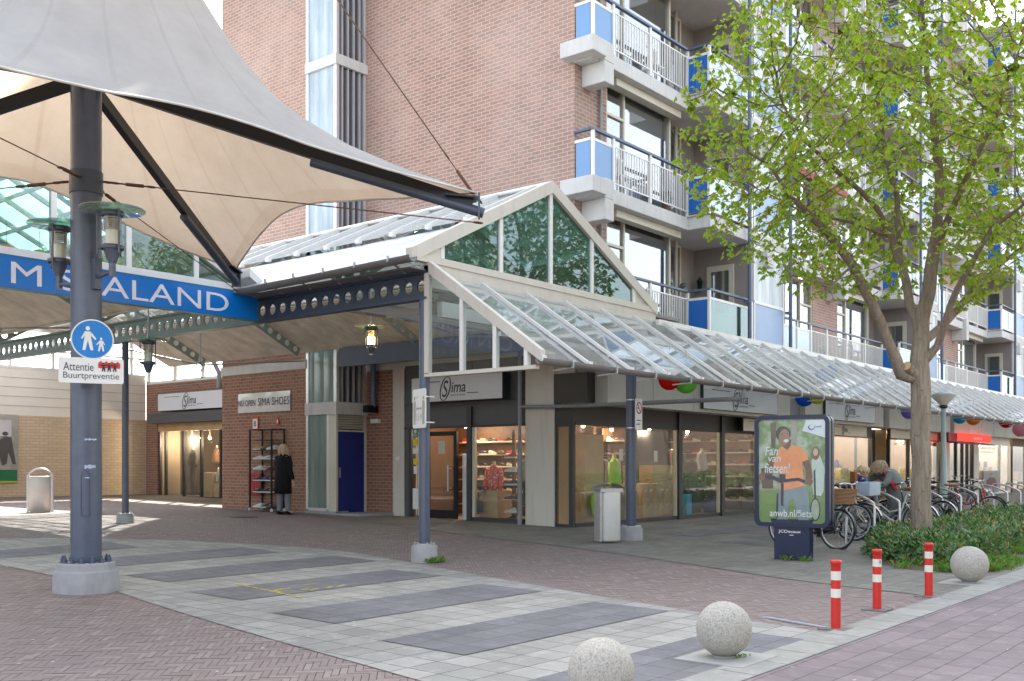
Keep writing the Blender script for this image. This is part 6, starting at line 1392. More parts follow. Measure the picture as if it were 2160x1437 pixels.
def attr(rr):
    while True:
        a, b, c = rr.uniform(-1, 1), rr.uniform(-1, 1), rr.uniform(-1, 1)
        q = a * a + b * b + c * c
        if q > 1 or q < .06: continue
        if c < -.15 and (a * a + b * b) < .12: continue
        sx = 3.9 if a < 0 else 3.6
        p = cc_ + rtv * a * sx + fw * b * 3.2 + Vector((0, 0, c * (3.9 if c > 0 else 2.75)))
        if c < -.3 and a < -.55 and rr.random() < .5: continue
        if p.z < 3.0: continue
        if noise.noise(p * .75) < -.25: continue
        return p
tree = grow_tree('chestnut_tree', 'young leaved chestnut tree with thick forked trunk in the shrub bed', tuple(Vector((bs.x, bs.y, bz_))), limbs, attr, 11000, 5, leaf_k=3.2, leafsize=.084, step=.125)
# sawn branch stub
sp_ = tp(1912, 772, -.22); MB().tube([tp(1930, 790, -.05), sp_], [.10, .082], 14).build('branch_stub', M['bark'], tree)
dn_ = (sp_ - tp(1930, 790, -.05)).normalized(); MB().tube([sp_, sp_ + dn_ * .006], .074, 16).build('cut_face', mat('sawn_wood', (.62, .42, .24), .8), tree)
# trees, hedge and houses across the road, which the windows mirror
lb_ = ['leafy street tree across the road behind the viewer, %s of the row' % w for w in ('first', 'second', 'third', 'fourth', 'fifth')]
for i, (x, y, s_, rz) in enumerate(((9, -14, 1.1, .6), (17, -13, 1.2, 2.0), (25.5, -14.5, 1.1, 3.3), (35, -13.5, 1.2, 4.4), (-3, -12.5, 1.15, 5.2))):
    c_ = copy_tree(tree); c_['label'] = lb_[i]; c_['group'] = 'street trees across the road'; c_.location = (x, y, 0); c_.scale = (s_, s_, s_); c_.rotation_euler = (0, 0, rz)
hb2 = thing('low_building', 'low cream building with mauve roof across the road behind the viewer', 'building', (30, -30, 0))
MB().box(8, -34, 0, 52, -28, 3.2).build('wall', M['cream2'], hb2); MB().prism([(7.6, -27.6, 3.2), (7.6, -34.4, 3.2), (7.6, -31, 6.5)], (45, 0, 0)).build('roof', mat('mauve_roof', (.28, .20, .24), .7), hb2)
o = thing('far_houses', 'brick row of houses across the road behind the viewer', 'building', (-20, -34, 0))
MB().box(-46, -42, 0, 2, -34, 8.5).build('wall', M['farbrick'], o)
for k in range(9):
    f = MB().box(-44 + k * 5, -33.98, 4.6, -42 + k * 5, -33.9, 6.4).build('window', M['white'], o); MB().box(-43.9 + k * 5, -33.9, 4.7, -42.1 + k * 5, -33.88, 6.3).build('pane', M['glass_win'], f)
o = thing('clipped_hedge', 'long clipped hedge across the road behind the viewer', 'hedge', (20, -9.5, 0)); hm_ = MB(); r4 = random.Random(8)
for k in range(13000):
    x, y, z = r4.uniform(-15, 110), r4.uniform(-10.1, -9.1), r4.uniform(.05, 1.15)
    if r4.random() < .6: y = -9.05 + .05 * r4.random()
    a, e, L = r4.uniform(0, 6.28), r4.uniform(-.5, 1), .16; d_ = Vector((math.cos(a) * math.cos(e), math.sin(a) * math.cos(e), math.sin(e))); q_ = d_.orthogonal().normalized() * .05; p = Vector((x, y, z))
    b0 = len(hm_.v); hm_.v += [tuple(p), tuple(p + d_ * L * .5 + q_), tuple(p + d_ * L), tuple(p + d_ * L * .5 - q_)]; hm_.f.append((b0, b0 + 1, b0 + 2, b0 + 3)); hm_.s.append(False)
hm_.build('hedge_leaves', M['hedge'], o); MB().box(-15, -9.95, 0, 110, -9.2, 1.0).build('hedge_core', mat('hedge_dark', (.03, .05, .02), .9), o)
o = thing('far_flats', 'long brick block of flats across the road behind the viewer', 'building', (75, -38, 0)); MB().box(60, -66, 0, 190, -58, 9).build('wall', M['farbrick'], o)
o = thing('far_terrace', 'brick terrace with grey roof across the road behind the viewer', 'building', (20, -52, 0)); MB().box(-60, -60, 0, 60, -50, 9).build('wall', M['farbrick'], o)
for i, (x, y, s_, rz) in enumerate(((46, -12.5, 1.0, 1.1), (57, -13, 1.2, 5.), (67, -14, 1.1, 2.6), (79, -13, 1.25, .4), (93, -15, 1.3, 3.9))):
    c_ = copy_tree(tree); c_['label'] = 'street tree across the road behind the viewer, %s of the rear row' % ('first', 'second', 'third', 'fourth', 'fifth')[i]; c_['group'] = 'street trees across the road'; c_.location = (x, y, 0); c_.scale = (s_, s_, s_); c_.rotation_euler = (0, 0, rz)
# shrubs
def foliage(mb, cx, cy, cz, rx, ry, rz, n, size, rr, up=.3):
    for _ in range(n):
        while True:
            a, b, c = rr.uniform(-1, 1), rr.uniform(-1, 1), rr.uniform(-.4, 1)
            q = a * a + b * b + c * c
            if .35 < q < 1: break
        p = Vector((cx + a * rx, cy + b * ry, cz + c * rz)); nr = Vector((a, b, c + up)).normalized()
        for k in range(3):
            az = rr.uniform(0, 6.28); d = (Vector((math.cos(az), math.sin(az), rr.uniform(.1, .9))) + nr * .6).normalized(); s_ = d.cross(nr)
            if s_.length < .1: continue
            s_.normalize(); L = size * rr.uniform(.7, 1.3); w = L * .19; b0 = len(mb.v)
            mb.v += [tuple(p), tuple(p + d * L * .5 + s_ * w), tuple(p + d * L), tuple(p + d * L * .5 - s_ * w)]; mb.f.append((b0, b0 + 1, b0 + 2, b0 + 3)); mb.s.append(False)
rr = random.Random(3); sb = MB()
for k in range(560):
    y = rr.uniform(4.15, 6.15); s_ = rr.random() ** 1.7; x = edge(y) + .55 + s_ * 27
    if (Vector((x, y)) - Vector((bs.x, bs.y))).length < .42: continue
    if x < 17.4 and y < 4.9 and rr.random() < .7: continue
    h = .34 + .16 * noise.noise(Vector((x * .7, y * .9, 0))) + .06 * rr.random()
    d_ = x * CF + y * SF; n_ = int(max(14, 74 - d_ * 1.8)); foliage(sb, x, y, gz(x, y) + .10, .34, .32, h * rr.uniform(.8, 1.15), int(n_ * 1.5), .062 + d_ * .0012, rr)
tag(sb.build('shrub_bed', M['hedge']), 'low evergreen laurel shrubs filling the planting bed around the tree', 'shrubs', kind='stuff')
st = MB()
for k in range(150):
    y = rr.uniform(4.4, 5.9); x = edge(y) + .6 + rr.random() * 8; a = rr.uniform(0, 6.28)
    st.tube([(x, y, gz(x, y)), (x + .16 * math.cos(a), y + .16 * math.sin(a), gz(x, y) + .28), (x + .22 * math.cos(a), y + .22 * math.sin(a), gz(x, y) + .45)], [.009, .007, .004], 4)
tag(st.build('shrub_stems', M['bark']), 'thin woody stems of the laurel shrubs in the planting bed', 'stems', kind='stuff')
gs = MB()
def tuft(mb, x, y, n, h, sp, rr, z=None):
    for _ in range(n):
        a = rr.uniform(0, 6.28); r = sp * math.sqrt(rr.random()); px2, py2 = x + r * math.cos(a), y + r * math.sin(a); b = rr.uniform(0, 6.28); L = h * rr.uniform(.4, 1.); w = .005 + .004 * rr.random(); zz = gz(px2, py2) + .01 if z is None else z
        t_ = Vector((math.cos(b), math.sin(b), 0)); q_ = Vector((-t_.y, t_.x, 0)) * w; p = Vector((px2, py2, zz)); b0 = len(mb.v)
        mb.v += [tuple(p - q_), tuple(p + q_), tuple(p + t_ * L * .35 + Vector((0, 0, L * .7)) + q_ * .6), tuple(p + t_ * L * .7 + Vector((0, 0, L * .85)))]; mb.f.append((b0, b0 + 1, b0 + 2, b0 + 3)); mb.s.append(False)
for k in range(520):
    y = rr.uniform(3.62, 4.75); x = edge(y) - .1 + rr.random() ** 1.5 * 7.5
    if noise.noise(Vector((x * 1.1, y * 1.4, 4))) > -.12: tuft(gs, x, y, 16, .10 + .08 * rr.random(), .13, rr)
for k in range(60): a = rr.uniform(0, 6.28); tuft(gs, bs.x + .34 * math.cos(a), bs.y + .34 * math.sin(a), 22, .2, .12, rr)
tag(gs.build('grass_edge', M['grass']), 'short grass and weeds along the front edge of the planting bed', 'grass', kind='stuff')
wd = MB()
for p_ in ((905, 1187), (912, 1188), (918, 1187), (924, 1186)): g = PG(*p_); tuft(wd, g.x, g.y, 60, .10, .10, rr)
for p_ in ((1652, 1180), (1660, 1183), (1700, 1186)): g = PG(*p_); tuft(wd, g.x, g.y, 34, .11, .09, rr)
for p_ in ((1560, 1392), (1570, 1388)): g = PG(*p_); tuft(wd, g.x, g.y, 12, .04, .05, rr)
tag(wd.build('weed_tufts', M['grass']), 'small green weed tufts at the post footing and pillar foot', 'weeds', kind='stuff')
# ---------------------------------------------------------------- people
skin_m = mat('skin', (.62, .38, .28), .5, var=.05)
def skinned(name, joints, bones, mt_, parent, sub=2, root=0):
    me = bpy.data.meshes.new(name); pl = wloc(parent)
    me.from_pydata([tuple(Vector(j[0]) - pl) for j in joints], bones, []); me.update()
    o = bpy.data.objects.new(name, me); sc.collection.objects.link(o); o.parent = parent; me.materials.append(mt_)
    sk = o.modifiers.new('skin', 'SKIN'); sk.use_smooth_shade = True
    for i, v in enumerate(me.skin_vertices[0].data): r = joints[i][1]; v.radius = r if isinstance(r, tuple) else (r, r); v.use_root = (i == root)
    s_ = o.modifiers.new('sub', 'SUBSURF'); s_.levels = sub; s_.render_levels = sub; return o
def figure(o, J, k=1.0):
    """J: dict of joint positions in world space; returns a continuous body with hands"""
    names = ['pelvis', 'belly', 'chest', 'neck', 'head0', 'head1']; R = dict(pelvis=(.15, .11), belly=(.13, .095), chest=(.155, .10), neck=.052, head0=(.072, .085), head1=(.07, .08))
    jt = [(J[n], R[n] if not k != 1 else (tuple(a * k for a in R[n]) if isinstance(R[n], tuple) else R[n] * k)) for n in names]; bn = [(i, i + 1) for i in range(5)]
    def chain(at, items):
        p = at
        for pos, r in items: jt.append((pos, r * k)); bn.append((p, len(jt) - 1)); p = len(jt) - 1
        return p
    for s_ in 'lr':
        chain(0, [(J['hip' + s_], .09), (J['knee' + s_], .06), (J['ank' + s_], .04), (J['toe' + s_], .034)])
        h = chain(2, [(J['sh' + s_], .058), (J['el' + s_], .042), (J['wr' + s_], .028), (J['hand' + s_], .032)])
        e, w = Vector(J['hand' + s_]), Vector(J['wr' + s_]); d = (e - w).normalized(); q = d.cross(Vector((.3, .2, 1))).normalized(); u = d.cross(q)
        for f_, (off, L) in enumerate(((-.03, .055), (-.01, .07), (.01, .067), (.03, .05))):
            b = e + q * off * k + d * .02; chain(h, [(b, .010), (b + d * L * .55 * k + u * .006, .009), (b + d * L * k + u * .02, .007)])
        b = w.lerp(e, .5) + q * -.032 * k; chain(h, [(b + d * .01, .011), (b + d * .035 * k - q * .012, .009)])
    return skinned('body', jt, bn, skin_m, o)
def shoe(o, p, d, mt_, k=1):
    d = Vector((d[0], d[1], 0)).normalized(); s_ = Vector((-d.y, d.x, 0)); p = Vector(p); m = MB()
    prof_ = [(-.10, .035, .0, .07), (-.06, .04, 0, .09), (0, .042, 0, .08), (.06, .046, 0, .055), (.12, .044, 0, .04), (.155, .02, .005, .025)]
    v = []
    for a, w, z0, z1 in prof_:
        for b, z in ((-w, z0), (-w, z0 + (z1 - z0) * .5), (-w * .5, z1), (w * .5, z1), (w, z0 + (z1 - z0) * .5), (w, z0)): v.append(p + d * a * k + s_ * b * k + Vector((0, 0, z * k)))
    n = len(prof_); m.add(v, [(i * 6 + j, i * 6 + (j + 1) % 6, (i + 1) * 6 + (j + 1) % 6, (i + 1) * 6 + j) for i in range(n - 1) for j in range(6)] + [(0, 1, 2, 3, 4, 5), tuple(range(n * 6 - 6, n * 6))], True)
    return m.build('shoe', mt_, o)
def hair(o, c, rx, ry, rz, down, mt_, n=260, seed=1, curl=0, back=(0, 0)):
    rr = random.Random(seed); m = MB(); m.ball(c, rx, ry, rz, 18, 12)
    for _ in range(n):
        a, e = rr.uniform(0, 6.28), rr.uniform(-.2, 1.2); p = Vector(c) + Vector((rx * math.cos(a) * math.cos(e), ry * math.sin(a) * math.cos(e), rz * math.sin(e))) * 1.01
        dv = Vector((math.cos(a) * .25 + back[0], math.sin(a) * .25 + back[1], -1)) * down * rr.uniform(.5, 1.1); w = Vector((rr.uniform(-1, 1), rr.uniform(-1, 1), 0)) * curl
        m.tube([p, p + dv * .35 + w * .4 + Vector((math.cos(a), math.sin(a), 0)) * .018, p + dv * .7 - w * .3, p + dv + w], [.012, .012, .009, .003], 4)
    return m.build('hair', mt_, o)
black_cloth = mat('black_wool', (.010, .010, .012), .85, spec=.2); grey_den = mat('grey_denim', (.20, .21, .24), .85, var=.2)
g = PG(597, 1086); fx, fy = Vector((1, .12, 0)).normalized(), Vector((-.12, 1, 0)).normalized(); z = g.z
o = thing('person', 'woman with blond bob in a black coat and grey trousers facing the shoe rack', 'person', (g.x, g.y, z))
def at(f_, l_, h_): return Vector((g.x, g.y, z)) + fx * f_ + fy * l_ + Vector((0, 0, h_))     # forward, left, up
J = dict(pelvis=at(0, 0, .90), belly=at(0, 0, 1.05), chest=at(.0, 0, 1.26), neck=at(.02, 0, 1.42), head0=at(.035, 0, 1.50), head1=at(.045, 0, 1.59),
         hipl=at(0, .09, .84), kneel=at(.02, .10, .47), ankl=at(-.01, .11, .09), toel=at(.14, .13, .03), hipr=at(0, -.09, .84), kneer=at(.04, -.11, .47), ankr=at(.03, -.13, .09), toer=at(.18, -.15, .03),
         shl=at(0, .18, 1.34), ell=at(.10, .24, 1.08), wrl=at(.30, .20, 1.12), handl=at(.37, .19, 1.13), shr=at(0, -.18, 1.34), elr=at(-.03, -.25, 1.07), wrr=at(.04, -.27, .83), handr=at(.06, -.27, .76))
figure(o, J)
an = math.atan2(fx.y, fx.x)
MB().loft([(at(.0, 0, .50), .17, .235, an), (at(0, 0, .75), .165, .235, an), (at(0, 0, 1.0), .15, .22, an), (at(0, 0, 1.2), .14, .215, an), (at(0, 0, 1.33), .12, .21, an), (at(.005, 0, 1.40), .09, .15, an), (at(.01, 0, 1.44), .06, .075, an)], 22).tube([at(0, .17, 1.36), at(.03, .235, 1.2), at(.10, .25, 1.07), at(.28, .205, 1.12)], [.07, .066, .06, .05], 12).tube([at(0, -.17, 1.36), at(-.01, -.235, 1.2), at(-.03, -.26, 1.06), at(.04, -.275, .84)], [.07, .066, .06, .05], 12).build('coat', black_cloth, o)
for s_, kn, ak, hp in (('l', J['kneel'], J['ankl'], J['hipl']), ('r', J['kneer'], J['ankr'], J['hipr'])):
    MB().tube([hp, kn, ak + Vector((0, 0, .0))], [.10, .082, .062], 14).build('trouser_leg', grey_den, o); shoe(o, ak - Vector((0, 0, .085)) + fx * .03, fx, M['blackst'])
hair(o, at(.02, 0, 1.575), .098, .088, .105, .17, mat('blond_hair', (.55, .42, .25), .5, var=.25, sc_=20), 380, 2)
# woman bending over the child seat
child_p = PT(1817, 1050, 20.1)
bd_ = Vector((.63, -.776, 0))
for ob in sc.objects:
    if ob.name.startswith('bicycle') and 'orange brown child seat' in ob.get('label', ''): ob.location = (child_p.x - bd_.x * .08, child_p.y - bd_.y * .08, gz(child_p.x, child_p.y)); ob.rotation_euler = (0, 0, math.atan2(bd_.y, bd_.x))
hip = PT(1893, 1050, 20.55); zg = gz(hip.x, hip.y); away = Vector((-.3, .2, 0))
o = thing('person', 'woman with curly grey blond hair in a grey green coat bending over a child seat', 'person', (hip.x, hip.y, zg))
L_ = -rtv    # leftwards in the photograph
def bt(l_, f_, h_): return Vector((hip.x, hip.y, zg)) + L_ * l_ - fw * f_ + Vector((0, 0, h_))
J = dict(pelvis=bt(0, 0, .90), belly=bt(.06, 0, 1.03), chest=bt(.17, .0, 1.20), neck=bt(.27, .02, 1.30), head0=bt(.34, .03, 1.34), head1=bt(.42, .04, 1.38),
         hipl=bt(0, .09, .84), kneel=bt(.03, .12, .46), ankl=bt(-.02, .13, .09), toel=bt(.12, .15, .03), hipr=bt(-.0, -.09, .84), kneer=bt(-.08, -.1, .46), ankr=bt(-.14, -.1, .09), toer=bt(0, -.12, .03),
         shl=bt(.20, .17, 1.24), ell=bt(.33, .24, 1.02), wrl=bt(.55, .17, 1.02), handl=bt(.62, .15, 1.03), shr=bt(.20, -.17, 1.26), elr=bt(.42, -.20, 1.16), wrr=bt(.62, -.1, 1.10), handr=bt(.68, -.07, 1.09))
figure(o, J)
gc = mat('grey_green_wool', (.17, .19, .18), .9, var=.15)
MB().tube([bt(-.05, 0, .52), bt(-.02, 0, .75), bt(.02, 0, .95), bt(.10, 0, 1.1), bt(.20, 0, 1.22), bt(.27, .01, 1.30)], [.24, .22, .20, .20, .18, .09], 18).tube([bt(.20, .15, 1.25), bt(.28, .22, 1.1), bt(.35, .24, 1.02), bt(.54, .17, 1.02)], [.085, .075, .068, .055], 12).tube([bt(.20, -.15, 1.26), bt(.42, -.20, 1.16), bt(.61, -.1, 1.10)], [.085, .07, .055], 12).build('coat', gc, o)
MB().tube([bt(.10, .19, .92), bt(.20, .19, 1.08), bt(.27, .12, 1.2), bt(.30, .0, 1.27)], [.05, .055, .06, .05], 10).build('red_scarf', mat('wine_scarf', (.38, .03, .06), .8), o)
MB().tube([bt(-.02, -.05, 1.05), bt(.02, -.1, 1.25), bt(.1, -.1, 1.33)], [.06, .05, .03], 8).build('shoulder_bag', mat('wine_bag', (.20, .01, .08), .6), o)
for hp, kn, ak in ((J['hipl'], J['kneel'], J['ankl']), (J['hipr'], J['kneer'], J['ankr'])): MB().tube([hp, kn, ak], [.10, .08, .06], 14).build('trouser_leg', grey_den, o); shoe(o, ak - Vector((0, 0, .085)), L_, M['blackst'])
hair(o, tuple(bt(.36, .02, 1.40)), .145, .13, .12, .20, mat('curly_hair', (.36, .27, .17), .6, var=.4, sc_=30), 520, 4, .05, back=(L_.x * .3, L_.y * .3))
# child on the seat, looking to the right
cb = Vector((child_p.x, child_p.y, 0)); zs_ = gz(cb.x, cb.y) + .82
o = thing('person', 'small blond child in a navy jacket sitting in the bicycle child seat', 'person', (cb.x, cb.y, zs_))
def ct_(f_, s_, h_): return Vector((cb.x, cb.y, zs_)) + rtv * f_ - fw * s_ + Vector((0, 0, h_))
J = dict(pelvis=ct_(0, 0, .06), belly=ct_(0, 0, .15), chest=ct_(.01, 0, .27), neck=ct_(.02, 0, .36), head0=ct_(.04, 0, .42), head1=ct_(.05, 0, .50),
         hipl=ct_(.02, .06, .06), kneel=ct_(.24, .09, .06), ankl=ct_(.26, .09, -.18), toel=ct_(.34, .09, -.22), hipr=ct_(.02, -.06, .06), kneer=ct_(.24, -.09, .06), ankr=ct_(.26, -.09, -.18), toer=ct_(.34, -.09, -.22),
         shl=ct_(0, .11, .30), ell=ct_(.08, .15, .18), wrl=ct_(.20, .10, .18), handl=ct_(.24, .09, .19), shr=ct_(0, -.11, .30), elr=ct_(.08, -.15, .18), wrr=ct_(.20, -.1, .18), handr=ct_(.24, -.09, .19))
figure(o, J, .72)
MB().ball(ct_(.055, 0, .47), .095, .088, .105, 16, 12).ball(ct_(.15, .0, .455), .016, .016, .014, 8, 6).ball(ct_(.04, .088, .46), .014, .012, .022, 8, 6).build('head', skin_m, o)
for s_ in (-.035, .035): MB().ball(ct_(.142, s_, .48), .008, .009, .007, 8, 6).build('eye', M['black'], o)
MB().ball(ct_(.144, 0, .425), .006, .018, .004, 8, 5).build('mouth', mat('lips', (.5, .15, .13), .5), o)
hair(o, tuple(ct_(.035, 0, .50)), .10, .095, .09, .07, mat('fair_hair', (.66, .50, .32), .5, var=.2), 160, 6)
nvj = mat('navy_jacket', (.012, .03, .13), .5, var=.2)
MB().tube([ct_(0, 0, .02), ct_(0, 0, .15), ct_(.01, 0, .28), ct_(.02, 0, .37)], [.13, .14, .135, .075], 16).tube([ct_(0, .11, .31), ct_(.08, .15, .18), ct_(.2, .1, .18)], [.06, .055, .045], 10).tube([ct_(0, -.11, .31), ct_(.08, -.15, .18), ct_(.2, -.1, .18)], [.06, .055, .045], 10).tube([ct_(-.09, .07, .36), ct_(-.12, 0, .36), ct_(-.09, -.07, .36)], .055, 8).build('jacket', nvj, o)
MB().tube([ct_(.02, .06, .07), ct_(.24, .09, .07), ct_(.26, .09, -.16)], [.07, .055, .045], 10).tube([ct_(.02, -.06, .07), ct_(.24, -.09, .07), ct_(.26, -.09, -.16)], [.07, .055, .045], 10).build('trousers', grey_den, o)
# ---------------------------------------------------------------- shoe rack
rx0, rx1, ry0, ry1 = 16.05, 16.44, 20.87, 21.76; rz = gz(16.2, 21.3)
o = thing('shoe_rack', 'tall black steel rack on castors full of shoes against the brick wall', 'shoe rack', (16.25, 21.3, rz))
for x in (rx0, rx1):
    for y in (ry0, ry1): MB().box(x - .018, y - .018, rz + .09, x + .018, y + .018, 2.42).build('upright', M['blackst'], o); MB().tube([(x, y - .012, rz + .04), (x, y + .012, rz + .04)], .04, 14).box(x - .01, y - .015, rz + .04, x + .01, y + .015, rz + .09).build('castor', M['whitep'], o)
shz = [2.15, 1.90, 1.65, 1.39, 1.105, .806, .42]
for zz in shz + [2.405]:
    m = MB().box(rx0, ry0, zz - .012, rx1, ry1, zz) if zz != 2.405 else MB().box(rx0 - .015, ry0, zz, rx0 + .015, ry1, zz + .02).box(rx1 - .015, ry0, zz, rx1 + .015, ry1, zz + .02).box(rx0, ry0 - .015, zz, rx1, ry0 + .015, zz + .02).box(rx0, ry1 - .015, zz, rx1, ry1 + .015, zz + .02)
    m.build('shelf', M['blackst'], o)
SC = {'white': (.72, .72, .70), 'black': (.02, .02, .022), 'tan': (.42, .28, .15), 'grey': (.28, .28, .30), 'navy': (.02, .04, .14), 'red': (.55, .03, .03), 'brown': (.16, .09, .05)}
shoe_mats = {k: mat('shoe_' + k, v, .6, var=.1) for k, v in SC.items()}; sole = mat('shoe_sole', (.75, .74, .71), .6)
def pair(p, d, colr, label, group, k=1.0, single=False):
    o = thing('pair_of_shoes' if not single else 'shoe', label, 'shoes', (0, 0, 0), group); ds = Vector((-d[1], d[0], 0)).normalized()
    for s_ in ((0,) if single else (-.055, .055)):
        q = MB(); prof_ = [(-.13, .03, .03, .10), (-.09, .038, .025, .115), (-.02, .04, .025, .10), (.05, .044, .025, .07), (.11, .044, .025, .055), (.15, .025, .025, .045)]; v = []
        for a, w, z0, z1 in prof_:
            for b, z in ((-w, z0), (-w * .95, z0 + (z1 - z0) * .6), (-w * .4, z1), (w * .4, z1), (w * .95, z0 + (z1 - z0) * .6), (w, z0)): v.append(Vector((a, b + s_, z)))
        q.add(v, [(i * 6 + j, i * 6 + (j + 1) % 6, (i + 1) * 6 + (j + 1) % 6, (i + 1) * 6 + j) for i in range(5) for j in range(6)] + [(0, 1, 2, 3, 4, 5), tuple(range(30, 36))], True)
        q.build('upper', shoe_mats[colr], o)
        MB().prism([(-.14, s_ - .034, 0), (-.05, s_ - .042, 0), (.08, s_ - .048, 0), (.15, s_ - .03, 0), (.165, s_, 0), (.15, s_ + .03, 0), (.08, s_ + .048, 0), (-.05, s_ + .042, 0), (-.14, s_ + .034, 0)], (0, 0, .028)).build('sole', sole if colr != 'brown' else shoe_mats['black'], o)
        MB().prism([(-.0, s_ - .02, .098), (.07, s_ - .02, .072), (.07, s_ + .02, .072), (0, s_ + .02, .098)], (0, 0, .006)).build('laces', sole if colr != 'white' else shoe_mats['grey'], o)
    o.location = p; o.rotation_euler = (0, 0, math.atan2(d[1], d[0])); o.scale = (k, k, k); return o
shn = ['top', 'second', 'third', 'fourth', 'fifth', 'bottom']; cols = [['tan', 'brown', 'white'], ['white', 'white', 'grey'], ['white', 'tan', 'brown'], ['black', 'navy', 'black'], ['black', 'black', 'navy'], ['white', 'black', 'brown']]
for i, zz in enumerate(shz[1:]):
    for j, c_ in enumerate(cols[i]):
        y = 21.56 - j * .28; pair((16.2 + .03 * (j % 2), y, zz + .002), (-.35, 1, 0), c_, '%s pair of shoes on the %s filled shelf of the rack, %s' % (c_, shn[i], ['left', 'middle', 'right'][j]), 'shoes on the outdoor rack')
# ---------------------------------------------------------------- paper lanterns
def lampion(px_, py_, pl_, val, r, col, label):
    p = PY(px_, py_, val) if pl_ == 'Y' else PT(px_, py_, val); o = thing('paper_lantern', label, 'paper lantern', p, 'coloured paper lanterns'); m = MB(); v = []; n, mm = 24, 24
    for i in range(mm + 1):
        a = math.pi * (.06 + .88 * i / mm); rr = r * math.sin(a) * (1 - .03 * (i % 2))
        for k in range(n): v.append((p.x + rr * math.cos(2 * math.pi * k / n), p.y + rr * math.sin(2 * math.pi * k / n), p.z - r * math.cos(a)))
    t = NT('paper_' + label.split()[0]); df = t.n('ShaderNodeBsdfDiffuse'); df.inputs[0].default_value = col + (1,); tl = t.n('ShaderNodeBsdfTranslucent'); tl.inputs[0].default_value = col + (1,); mx_ = t.n('ShaderNodeMixShader'); mx_.inputs[0].default_value = .45; t.l(df.outputs[0], mx_.inputs[1]); t.l(tl.outputs[0], mx_.inputs[2]); t.l(mx_.outputs[0], t.out.inputs[0])
    m.add(v, [(i * n + k, i * n + (k + 1) % n, (i + 1) * n + (k + 1) % n, (i + 1) * n + k) for i in range(mm) for k in range(n)], True).build('paper_shade', t.m, o)
    MB().tube([(p.x, p.y, p.z + r), (p.x, p.y, p.z + r + .35)], .004, 4).build('cord', M['blackst'], o)
for a_ in ((1412, 800, 'Y', 8.9, .19, (.70, .02, .02), 'red paper lantern hanging under the glass canopy near the second post'), (1447, 806, 'Y', 8.75, .20, (.22, .62, .10), 'green paper lantern hanging right of the red one under the canopy'),
           (1697, 838, 'Y', 8.9, .20, (.03, .16, .70), 'blue paper lantern above the poster pillar under the canopy edge'), (1724, 836, 'Y', 8.6, .17, (.62, .68, .03), 'yellow paper lantern half hidden behind the gutter beside the blue one'),
           (1917, 868, 'Y', 8.8, .20, (.32, .22, .62), 'purple paper lantern just left of the tree trunk'), (2024, 880, 'Y', 8.8, .20, (.06, .38, .55), 'teal paper lantern right of the lamp post'),
           (2053, 882, 'Y', 8.7, .22, (.80, .28, .02), 'orange paper lantern over the red shop sign'), (2088, 876, 'Y', 8.8, .20, (.22, .55, .15), 'small green paper lantern between the orange and dark red ones'), (2122, 888, 'Y', 8.8, .24, (.55, .02, .02), 'dark red paper lantern near the far right shops'),
           (2152, 906, 'Y', 8.8, .26, (.75, .32, .40), 'pink paper lantern at the right edge of the view'),
           (14, 540, 'T', 15.2, .17, (.75, .24, .02), 'bright orange paper lantern inside the left glazed gable'), (84, 548, 'T', 15.4, .155, (.40, .62, .02), 'lime paper lantern inside the left glazed gable')): lampion(*a_)
# ---------------------------------------------------------------- bird and small balcony things
zr_ = Z1 + .3 + 1.14; p = PY(1441, 600, 12.11); p.z = zr_
o = thing('bird', 'black crow perched on the lowest balcony handrail', 'bird', p)
q = lambda a, b, c: Vector((p.x - a, p.y + b, p.z + c))
MB().tube([q(-.11, 0, .14), q(-.07, 0, .135), q(0, 0, .10), q(.08, 0, .07), q(.13, 0, .045), q(.22, 0, .01)], [.014, .034, .056, .05, .03, .012], 14).ball(q(-.10, 0, .15), .034, .028, .030, 12, 8).tube([q(-.13, 0, .148), q(-.175, 0, .138)], [.011, .002], 6).build('body', mat('crow_black', (.015, .017, .028), .35), o)
for s_ in (-.038, .038): MB().tube([q(-.05, s_, .11), q(.05, s_ * 1.2, .085), q(.16, s_ * .5, .045)], [.02, .028, .006], 8).build('wing', mat('crow_black', (.015, .017, .028), .35), o); MB().tube([q(.01, s_ * .4, .06), q(0, s_ * .4, .0)], .004, 5).build('leg', M['blackst'], o)
p = PY(1476, 600, 12.9); o = thing('carriage_lamp', 'black carriage lamp on the grey loggia wall above the blue panel', 'lamp', p)
MB().lathe([(.02, -.16), (.05, -.12), (.075, .06), (.09, .07), (.03, .15), (.01, .2)], p, 8).box(p.x - .02, p.y, p.z - .2, p.x + .02, p.y + .18, p.z - .16).build('lamp_body', M['blackst'], o)
p = PX(1262, 388, GX); z = Z1 + .3 + ST; o = thing('planter', 'green planter box on the concrete nose of the corner balcony', 'planter', (GX + .35, 12.0, z)); MB().box(GX + .12, 12.17, z + .002, GX + .7, 12.42, z + .2).build('box', mat('leaf_green_plastic', (.08, .35, .04), .4), o, .01)
def balcony_chair(x, k, label):
    z = Z1 + .3 + ST * k; o = thing('balcony_chair', label, 'chair', (x, 12.3, z)); W_ = M['whitep']
    for a, b in ((-.2, -.1), (.2, -.1), (-.2, .1), (.2, .1)): MB().box(x + a - .015, 12.32 + b - .015, z, x + a + .015, 12.32 + b + .015, z + .42).build('leg', W_, o)
    MB().box(x - .22, 12.2, z + .42, x + .22, 12.44, z + .45).build('seat', W_, o); m = MB()
    for i in range(6): m.box(x - .2 + i * .075, 12.42, z + .45, x - .165 + i * .075, 12.44, z + .85)
    m.box(x - .22, 12.415, z + .85, x + .22, 12.445, z + .9).build('backrest', W_, o)
